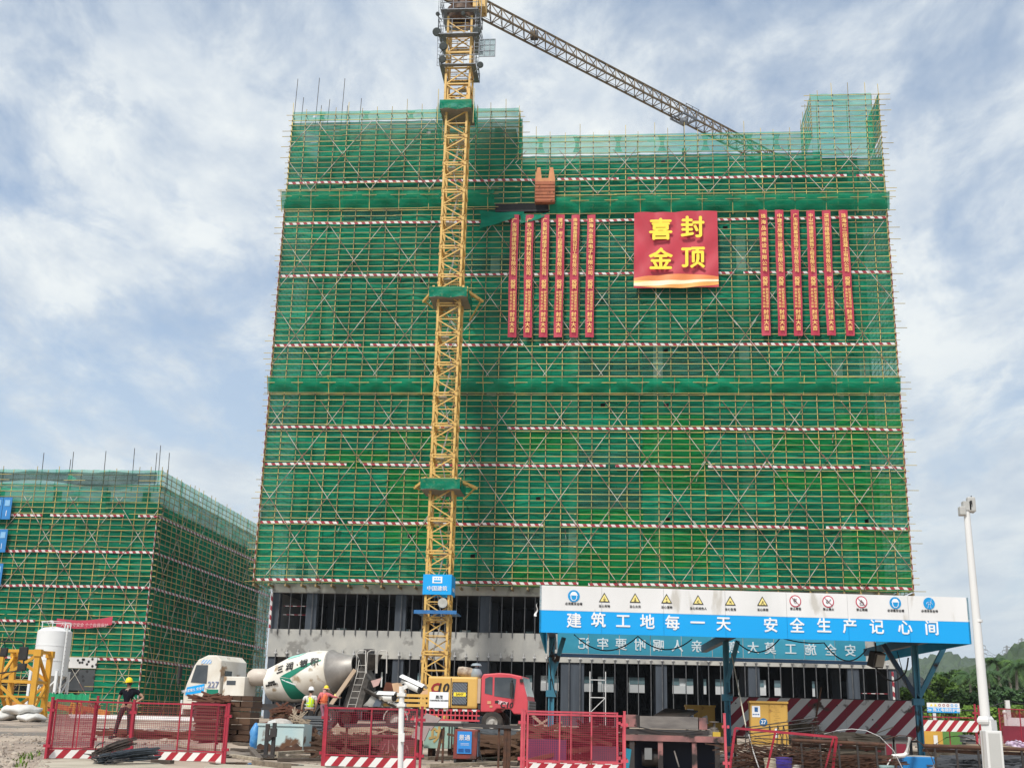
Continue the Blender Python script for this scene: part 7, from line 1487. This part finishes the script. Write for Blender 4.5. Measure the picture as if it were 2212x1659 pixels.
# thin rods and bows
def bow(pts, label, Yb, r=.009, m=None): setp(MB().path([P(x, y, Yb) for x, y in pts], r, 5).build('bent_rod', m or M_rusty, smooth=True), label, 'rod', 'bent rods springing from the ground')
bow([(1810, 1660), (1815, 1640), (1812, 1610), (1790, 1585)][::-1] + [], 'thin rod curving down before the striped screen', 27.3) if False else None
bow([(1780, 1585), (1810, 1577), (1840, 1574), (1870, 1577), (1900, 1590), (1930, 1620), (1950, 1660)], 'long thin grey rod arching before the striped screen', 27.0, .008, M_tab); bow([(1895, 1610), (1910, 1597), (1940, 1588), (1965, 1589), (1990, 1605), (2010, 1630), (2022, 1662)], 'dark rod arching over the blue block', 27.0); bow([(2022, 1606), (2045, 1592), (2065, 1589), (2090, 1593), (2110, 1602), (2124, 1620)], 'dark rod arching in front of the upended panel', 30); bow([(2170, 1603), (2190, 1598), (2212, 1606), (2235, 1620)], 'dark rod arching at the right edge', 30)
q0, q1 = P(1580, 1412, 29.6), P(1612, 1572, 28.0); setp(MB().tube(q0, q1, .015, 6).build('leaning_bar', mat('pale_bar', (.55, .52, .42), (.45, .42, .34), 2, .5)), 'thin pale bar leaning from the middle blue column to the bent cage', 'bar'); setp(MB().tube(P(1774, 1484, 29.5), P(1755, 1593, 29.2), .022, 6).build('leaning_bar', M_rusty), 'rust-brown bar leaning in front of the striped screen', 'bar')
setp(MB().path([P(1617, 1585, 27), P(1628, 1625, 27), P(1640, 1660, 27)], .012, 5).build('leaning_bar', M_white), 'white flexible tube hanging inside the twisted panel', 'tube')
# rebar cage before the numbered cabinet
cY_ = 27.8; o = thing('rebar_cage', 'dark welded rebar cage lying before the numbered yellow cabinet', 'rebar cage', tuple(P(1612, 1600, cY_))); pp = lambda x, y: P(x, y, cY_)
for (xa, ya, xb, yb) in ((1612, 1571, 1770, 1549), (1612, 1576, 1772, 1558), (1612, 1584, 1768, 1570), (1612, 1592, 1770, 1576), (1625, 1600, 1760, 1617), (1618, 1607, 1740, 1640), (1630, 1594, 1765, 1600)): MB().tube(pp(xa, ya), pp(xb, yb) + Yv * .2, .012, 5).build('bar', M_dark, o)
for x, dy in ((1612, 26), (1680, 30), (1692, 30), (1755, 22), (1766, 24)): MB().path([pp(x, 1560 + dy * .2), pp(x + 8, 1575 + dy * .6), pp(x + 6, 1600 + dy), pp(x - 2, 1594 + dy * .7), pp(x, 1560 + dy * .2)], .012, 5).build('stirrup', M_dark, o)
# ------------------------------------------------------------------ stacks
M_ply = [mat('brown_board_%s' % n_, c_, tuple(v * .7 for v in c_), 1.6, .85, stretch=(1, 1, 9)) for n_, c_ in (('dark', (.085, .045, .026)), ('mid', (.13, .07, .04)), ('red', (.14, .055, .032)))]
def stack(xa, xb, ytop, Ys, label, th=.045, depth=1.0, over=.06, mats=M_ply, nm='plywood_stack', piece='plywood_sheet', splits=1, zb=None):
    R = random.Random(int(xa)); a_, b_ = GP(xa, Ys), GP(xb, Ys); H = P((xa + xb) / 2, ytop, Ys).z; z0_ = gz(Ys) + .06 if zb is None else zb; o = thing(nm, label, 'stack', (a_.x, Ys, gz(Ys)))
    for x in (a_.x + .15, b_.x - .2): MB().bb((x, Ys + .02, gz(Ys)), (x + .1, Ys + depth, z0_)).build('bearer', M_rusty, o)
    z = z0_; mes = [MB().bb((0, 0, 0), (1, 1, .9)).mesh(piece) for _ in range(3)]
    for me, m_ in zip(mes, mats): me.materials.append(m_)
    while z < H:
        t = th * R.uniform(.7, 1.25); x = a_.x
        for s in range(splits):
            w = (b_.x - a_.x) / splits; ob = bpy.data.objects.new(piece, R.choice(mes)); COL.objects.link(ob); ob.parent = o; ob.location = (x + R.uniform(-over, over) - a_.x, R.uniform(-over, over), z - gz(Ys)); ob.scale = (w * R.uniform(.94, 1.0), depth, t); ob.rotation_euler = (0, R.uniform(-.008, .008), R.uniform(-.02, .02)); x += w
        z += t
    return o
stack(422, 480, 1512, 35.2, 'tall stack of brown formwork boards behind the second red panel', .05); stack(489, 542, 1503, 35.8, 'tall dark brown stack of timber blocks right of the board stack', .16, mats=M_ply[:2] + [M_ply[0]], splits=2, over=.03, piece='timber_block', nm='timber_stack')
stack(584, 616, 1536, 38.5, 'stack of brown boards behind the light blue skip', .08); stack(597, 644, 1560, 35.0, 'low stack of brown boards just above the light blue skip', .05)
M_gsh = [mat('grey_sheet_%d' % k, c_, tuple(v * .75 for v in c_), 2, .7, stretch=(1, 1, 8)) for k, c_ in enumerate(((.13, .145, .16), (.09, .10, .115), (.18, .19, .2)))]
stack(654, 700, 1546, 34.0, 'stack of grey sheets left of the middle fence', .03, mats=M_gsh, piece='grey_sheet', nm='sheet_stack', over=.03)
stack(640, 668, 1572, 32.6, 'stack of rust-brown blocks against the right end of the light blue skip', .12, mats=M_ply, piece='timber_block', nm='timber_stack')
def loose(xa, xb, y0, y1, Yl, n, label, m, r=(.02, .05), L_=(.6, 1.4), nm='timber_offcuts', tilt=.5, seed=1):
    R = random.Random(seed); mb = MB()
    for i in range(n):
        c = P(R.uniform(xa, xb), R.uniform(y0, y1), Yl + R.uniform(-.6, .6)); a_ = R.uniform(-.5, .5) + (math.pi if R.random() < .5 else 0); e = R.gauss(0, tilt); d_ = Vector((math.cos(a_) * math.cos(e), math.sin(a_) * math.cos(e), math.sin(e))) * R.uniform(*L_) / 2
        z = max(c.z, gz(c.y) + .03 + abs(d_.z)); c.z = z; mb.bar(c - d_, c + d_, R.uniform(*r), R.uniform(*r))
    setp(mb.build(nm, m, kind='stuff'), label, 'scrap')
loose(434, 484, 1503, 1513, 35.8, 46, 'ragged brown splintered boards heaped on top of the board stack', M_ply[2], (.02, .07), (.4, .9), 'splintered_boards', .22, 2); loose(595, 640, 1528, 1540, 38.4, 26, 'ragged boards on top of the rear brown stack', M_ply[2], (.02, .06), (.3, .8), 'splintered_boards', .3, 3); loose(628, 652, 1548, 1570, 34, 22, 'tangled pale scraps on the low stack', mat('pale_wood_scrap', (.42, .34, .25), (.3, .24, .17), 4, .85), (.015, .035), (.3, .7), 'scrap_wood', .8, 4)
loose(740, 900, 1575, 1597, 31.5, 90, 'heap of pale timber and board scraps behind the middle fence', MC['pale_wood_scrap'], (.02, .10), (.4, 1.3), 'scrap_wood', .15, 5); loose(700, 790, 1590, 1650, 28.5, 70, 'dark scrap heap at the left of the middle fence', M_ply[0], (.02, .08), (.4, 1.2), 'scrap_wood', .25, 6)
loose(1040, 1130, 1590, 1630, 30.5, 90, 'heap of brown and grey boards right of the welding set', M_ply[1], (.03, .10), (.6, 1.8), 'scrap_wood', .08, 7); loose(1045, 1130, 1576, 1600, 31.5, 40, 'bundle of grey rods on the heap right of the welding set', M_gsh[0], (.015, .03), (1.0, 2.0), 'rod_heap', .05, 8); loose(1140, 1345, 1575, 1640, 29.5, 130, 'brown timber and scrap heaped behind the doubled red panels', M_ply[1], (.02, .10), (.4, 1.6), 'scrap_wood', .25, 9); loose(1150, 1345, 1572, 1590, 31.5, 40, 'pale scraps behind the doubled red panels', MC['pale_wood_scrap'], (.02, .08), (.4, 1.3), 'scrap_wood', .2, 10)
loose(1720, 1905, 1585, 1650, 30.5, 130, 'timber and rod litter under the striped screen', MC['pale_wood_scrap'], (.015, .07), (.4, 1.4), 'scrap_wood', .15, 11); loose(1730, 1900, 1630, 1660, 28.5, 120, 'dark rod litter under the striped screen', M_rusty, (.012, .03), (.6, 1.8), 'rod_heap', .08, 12); loose(2062, 2230, 1632, 1660, 29.2, 150, 'long grey rebar lengths piled on the ground at the right', M_gsh[1], (.015, .035), (.8, 1.5), 'rod_heap', .03, 13); loose(2010, 2210, 1612, 1634, 33, 60, 'pale boards behind the rebar pile at the right', MC['pale_wood_scrap'], (.02, .1), (.5, 1.6), 'scrap_wood', .06, 14); loose(275, 420, 1582, 1600, 38, 90, 'long brown reinforcing lengths lying behind the second red panel', M_ply[2], (.03, .07), (1.2, 3.0), 'rod_heap', .04, 15); loose(1575, 1760, 1610, 1660, 28.2, 110, 'brown twisted rods and brush under the numbered cabinet', M_rusty, (.01, .03), (.4, 1.3), 'rod_heap', .25, 16)
loose(655, 705, 1590, 1640, 33, 50, 'brown scrap between the skip and the middle fence', M_ply[1], (.03, .1), (.3, .8), 'scrap_wood', .4, 17); loose(495, 560, 1560, 1600, 37, 40, 'red-brown steel scrap between the timber stack and the skip', M_tr, (.03, .08), (.6, 1.4), 'scrap_steel', .1, 18)
# slanted slab of concrete and cloth behind the middle fence
for i, (c4, lb_) in enumerate((([(902, 1562), (921, 1540), (952, 1551), (930, 1578)], 'pinkish grey slab tilted behind the right end of the middle fence'), ([(888, 1592), (900, 1568), (928, 1572), (916, 1600)], 'grey sheet hanging in front of the tilted slab'))):
    p = [P(x, y, 28.8 - i * .5) for x, y in c4]; setp(MB().add([tuple(v) for v in p] + [tuple(v + Yv * .12) for v in p], [(3, 2, 1, 0), (4, 5, 6, 7), (0, 1, 5, 4), (1, 2, 6, 5), (2, 3, 7, 6), (3, 0, 4, 7)]).build('stone_slab', mat('pinkish_grey_stone', (.42, .33, .32), (.3, .24, .23), 3, .85, bump=.4)), lb_, 'slab', 'tilted slabs')
for x, Yq, lb_ in ((895, 28.6, 'pale leaning post of the tilted slabs, left'), (945, 28.9, 'post propping the tilted slabs, right')): q = GP(x, Yq); setp(MB().bar(q, q + Vector((.1, .2, .75)), .06).build('prop', M_rusty), lb_, 'prop', 'props of the tilted slabs')
q = GP(1170, 29); setp(MB().bb((q.x - .3, 28.8, .05), (q.x + .6, 29.3, .62)).build('purple_crate', mat('purple_crate', (.10, .03, .10), (.07, .025, .08), 2, .6), bevel=.01), 'dark purple crate behind the doubled red panels', 'crate'); q = GP(1305, 29); setp(MB().bb((q.x - .3, 28.8, .05), (q.x + .35, 29.3, .5)).build('slate_crate', mat('slate_crate', (.07, .06, .10), (.05, .045, .075), 2, .6), bevel=.01), 'slate-coloured crate behind the right end of the doubled panels', 'crate')
o = thing('tripod_scaffold', 'light pipe scaffold tower standing in the ground-floor opening behind the canopy', 'scaffold', tuple(GP(1290, 104)))
xs_ = [P(x, 1500, 104).x for x in (1274, 1308)]; zs_ = [P(1290, y, 104).z for y in (1540, 1506, 1468, 1450)]
for x in xs_:
    for y in (104, 105.2): MB().bar((x, y, gz(104)), (x, y, zs_[3]), .07).build('pole', M_tab, o)
for z in zs_[:3]: MB().bar((xs_[0], 104, z), (xs_[1], 104, z), .07).build('ledger', M_tab, o)
MB().bar((xs_[0], 104, zs_[0]), (xs_[1], 104, zs_[1]), .06).build('brace', M_tab, o)
# green bin, machine and stacks beyond the upended panel
q0, q1 = GP(2030, 46), GP(2078, 46); setp(MB().bb((q0.x, 46, gz(46)), (q1.x, 47.2, gz(46) + 1.0)).build('green_bin', mat('green_bin_paint', (.10, .24, .05), (.08, .19, .045), 1, .6), bevel=.04), 'big green steel bin behind the upended red panel', 'bin'); q = GP(2006, 43); o = thing('site_mixer', 'small yellow machine beside the green bin', 'machine', tuple(q)); MB().bb((q.x - .2, 43, q.z + .25), (q.x + .45, 43.6, q.z + .85)).build('housing', mat('machine_yellow', (.62, .36, .06), (.5, .3, .05), 2, .5), o, bevel=.05); MB().bb((q.x + .12, 42.95, q.z + .3), (q.x + .25, 42.99, q.z + .6)).build('side_plate', M_white, o); MB().bar((q.x + .1, 43.3, q.z + .85), (q.x + .1, 43.3, q.z + 1.15), .08).build('stack', M_dark, o); MB().bb((q.x - .15, 43.1, q.z), (q.x + .4, 43.5, q.z + .249)).build('base', M_dark, o)
stack(2084, 2106, 1587, 43.5, 'small stack of grey boards right of the green bin', .08, mats=M_gsh, piece='grey_sheet', nm='sheet_stack', depth=.7)
q0, q1 = GP(2048, 33), GP(2080, 33); setp(MB().bb((q0.x, 33, gz(33) + .05), (q1.x, 33.4, .58)).build('striped_bag', mat('purple_striped_bag', (.62, .55, .6), (.55, .5, .55), 2, .6, stripe=((.22, .05, .2), (19, 0, 2.5), .45)), bevel=.03), 'bundle wrapped in purple and white stripes on the ground at the right', 'bundle')
R = random.Random(6); m = MB()
for i in range(40): m.ball(GP(2195 + R.uniform(-18, 22), 33) + Vector((0, R.uniform(0, .4), .3 + R.uniform(0, .35))), .07, 6, 4)
setp(m.build('flower_heap', mat('mauve_blossom', (.6, .5, .62), (.42, .3, .45), 9, .7), kind='stuff'), 'heap of crumpled mauve-white wrappings at the right edge', 'heap')
# ------------------------------------------------------------------ rebar bundles in the front
fY = 24.4
def bundle(p, q, n, spread, label, m, r=.012, curve=0.0, seed=1, nm='rebar_bundle'):
    R = random.Random(seed); o = thing(nm, label, 'rebar', tuple(p), group='rebar bundles'); p, q = Vector(p), Vector(q); d_ = (q - p).normalized(); s_, u_ = perp(d_); rows = max(2, int(n ** .5 * 1.4))
    for i in range(n):
        c = Vector((0, 0, 0)) + s_ * ((i % rows) / rows - .5) * spread * 2 + Z * ((i // rows) * r * 2.3 + R.uniform(0, .015)); a_ = p + c + d_ * R.uniform(-.15, .1) + s_ * R.uniform(-.02, .02); b_ = q + c * 1.15 + d_ * R.uniform(-.1, .25) + s_ * R.uniform(-.05, .05)
        MB().path([a_, (a_ + b_) / 2 + Z * (curve + R.uniform(-.015, .015)) + s_ * R.uniform(-.02, .02), b_], r * R.uniform(.8, 1.2), 5).build('rebar', m, o)
    return o
M_rb = mat('dark_blue_grey_rebar', (.07, .085, .10), (.035, .04, .045), 8, .45, metal=.4, bump=.4, bscale=90); M_rb2 = mat('brownish_rebar', (.10, .075, .06), (.05, .04, .035), 8, .6, metal=.3, bump=.4, bscale=90)
p, q = P(222, 1664, 23.4), P(322, 1634, 24.2); p.z = .03; q.z = .12; bundle(p, q, 60, .20, 'blue-grey rebar bundle lying in front of the fence, nearest the camera', M_rb, .013, .02, 1); p, q = P(216, 1606, 24.6), P(272, 1602, 25.2); p.z = .12; q.z = .30; bundle(p, q, 44, .12, 'brownish upper rebar bundle propped against the fence', M_rb2, .012, .01, 2)
R = random.Random(9); o = thing('stirrup_heap', 'heap of bent black stirrups spilling in front of the left fence panel', 'rebar', tuple(AZ(235, 1640, .02)))
for i in range(30):
    c = AZ(R.uniform(205, 270), R.uniform(1626, 1652), .03); c.z = R.uniform(.03, .2); a_ = R.uniform(0, 6.28); e = R.uniform(-.4, .7); u_ = Vector((math.cos(a_), math.sin(a_) * .8, e * .4)).normalized(); w_ = u_.cross(Vector((R.uniform(-.3, .3), .3, 1))).normalized(); a1, b1 = R.uniform(.14, .26), R.uniform(.06, .14)
    pts = [c + u_ * sx * a1 + w_ * sy * b1 for sx, sy in ((-1, -1), (1, -1), (1, 1), (-1, 1), (-1, -1))]; lo = min(v.z for v in pts)
    if lo < .02: pts = [v + Z * (.02 - lo) for v in pts]
    MB().path(pts, .008, 4).build('stirrup', M_dark, o)
bow([(206, 1622), (207, 1612), (214, 1606), (225, 1603), (226, 1600)], 'short bent rod sticking up left of the rebar heap', 24.6, .012, M_dark)
# ------------------------------------------------------------------ planks on the ground, stones, weeds
M_pl = [mat('weathered_plank_%d' % k, c_, tuple(v * .6 for v in c_), 1.5, .85, stretch=(1, 6, 6), bump=.3) for k, c_ in enumerate(((.24, .19, .14), (.14, .11, .085), (.42, .36, .27), (.09, .07, .055)))]
pls = [(552, 1648, 620, 1656, 'thick squared timber in the front between the two fence groups'), (540, 1625, 562, 1640, 'short plank left of the light blue skip'), (596, 1632, 690, 1630, 'dark plank before the light blue skip'), (600, 1641, 700, 1642, 'pale plank in front of the dark plank'), (672, 1622, 705, 1645, 'dark plank slanting towards the middle fence'), (505, 1618, 575, 1622, 'long plank right of the timber stack'), (500, 1634, 560, 1640, 'long pale plank lowest in the pile left of the skip'), (500, 1626, 566, 1629, 'dark plank in the middle of the pile left of the skip'),
       (920, 1642, 1120, 1640, 'long pale plank under the welding set'), (940, 1634, 1020, 1636, 'dark plank right behind the welding set wheels'), (925, 1652, 1115, 1650, 'muddy dark plank nearest the camera at the fence gap'), (990, 1646, 1120, 1652, 'slanting muddy plank by the red fence gap'), (1046, 1636, 1128, 1632, 'brown plank right of the welding set'), (1046, 1624, 1128, 1626, 'upper brown plank right of the welding set'), (380, 1619, 470, 1627, 'brown plank lying behind the second striped plate'), (330, 1643, 372, 1645, 'dark plank against the foot of the second striped plate'), (720, 1622, 790, 1624, 'pale plank seen through the middle mesh'), (2030, 1650, 2130, 1655, 'pale plank at the foot of the white post')]
for i, (xa, ya, xb, yb, lb_) in enumerate(pls):
    a_, b_ = AZ(xa, ya, .05), AZ(xb, yb, .05); a_.z = gz(a_.y) + .045; b_.z = gz(b_.y) + .05; setp(MB().bar(a_, b_, .13 if i else .18, .07 if i else .14).build('plank', M_pl[i % 4], bevel=.006), lb_, 'plank', 'planks lying on the ground')
R = random.Random(12); M_stone = mat('pale_rubble_stone', (.42, .36, .29), (.27, .22, .18), 5, .9, bump=.5)
st_me = []
for s in range(5):
    mb = MB().ball((0, 0, 0), 1, 8, 6); mb.v = [tuple(Vector(v) * (1 + .3 * math.sin(v[0] * 4 + s) * math.cos(v[1] * 5 + s * 2) + R.uniform(-.1, .1))) for v in mb.v]; me = mb.mesh('stone'); st_me.append([v.co.copy() for v in me.vertices]); st_f = [tuple(p.vertices) for p in me.polygons]
mb = MB()
def pebbles(n, fn, smin, smax):
    for i in range(n):
        x, y = fn(); s = R.uniform(smin, smax) * (R.random() ** 1.5 + .3); a_ = R.uniform(0, 6.28); c_, s_ = math.cos(a_), math.sin(a_); kx, ky, kz = R.uniform(.7, 1.4), R.uniform(.7, 1.3), R.uniform(.4, .8)
        mb.add([(x + s * (v.x * kx * c_ - v.y * ky * s_), y + s * (v.x * kx * s_ + v.y * ky * c_), gz(y) + s * (v.z * kz + .2)) for v in R.choice(st_me)], st_f)
def reg(xa, xb, ya, yb):
    def f():
        q = AZ(R.uniform(xa, xb), R.uniform(ya, yb), .02); return q.x, q.y
    return f
pebbles(420, reg(-20, 105, 1600, 1660), .02, .07); pebbles(160, reg(-20, 60, 1625, 1660), .03, .10); pebbles(200, reg(300, 430, 1590, 1618), .02, .08); pebbles(260, reg(-10, 500, 1575, 1612), .015, .05); pebbles(260, reg(500, 1130, 1615, 1660), .015, .05)
pebbles(200, reg(1800, 2212, 1640, 1662), .015, .05)
setp(mb.build('rubble', M_stone, kind='stuff'), 'pale broken rubble and stones scattered over the dirt', 'rubble')
mb = MB()
for (x, y, n, h) in ((55, 1640, 26, .15), (143, 1618, 26, .16), (40, 1655, 22, .12), (75, 1630, 16, .1)):
    for i in range(n):
        q = AZ(x + R.uniform(-16, 16), y + R.uniform(-5, 5), .0); a_ = R.uniform(0, 6.28); d_ = Vector((math.cos(a_), math.sin(a_), 0)); hh = h * R.uniform(.4, 1.2); w_ = d_.cross(Z) * .012; tip = q + d_ * hh * .7 + Z * hh; mid_ = q + d_ * hh * .25 + Z * hh * .7; mb.add([q - w_, q + w_, mid_ + w_ * 1.3, mid_ - w_ * 1.3, tip], [(0, 1, 2, 3), (3, 2, 4)])
setp(mb.build('weeds', M_l2, kind='stuff'), 'small green weeds growing among the rubble at the left', 'weeds')
# ------------------------------------------------------------------ air
hzm = bpy.data.materials.new('humid_air'); hzm.use_nodes = True; n = hzm.node_tree.nodes; n.clear(); pv_ = n.new('ShaderNodeVolumePrincipled'); pv_.inputs['Density'].default_value = 0.00013; pv_.inputs['Color'].default_value = (.86, .93, 1, 1); pv_.inputs['Anisotropy'].default_value = 0.1
oo = n.new('ShaderNodeOutputMaterial'); hzm.node_tree.links.new(pv_.outputs[0], oo.inputs['Volume'])
MB().bb((-1800, -110, -6), (1800, 1800, 135)).build('haze', hzm, kind='stuff')
flush_text()
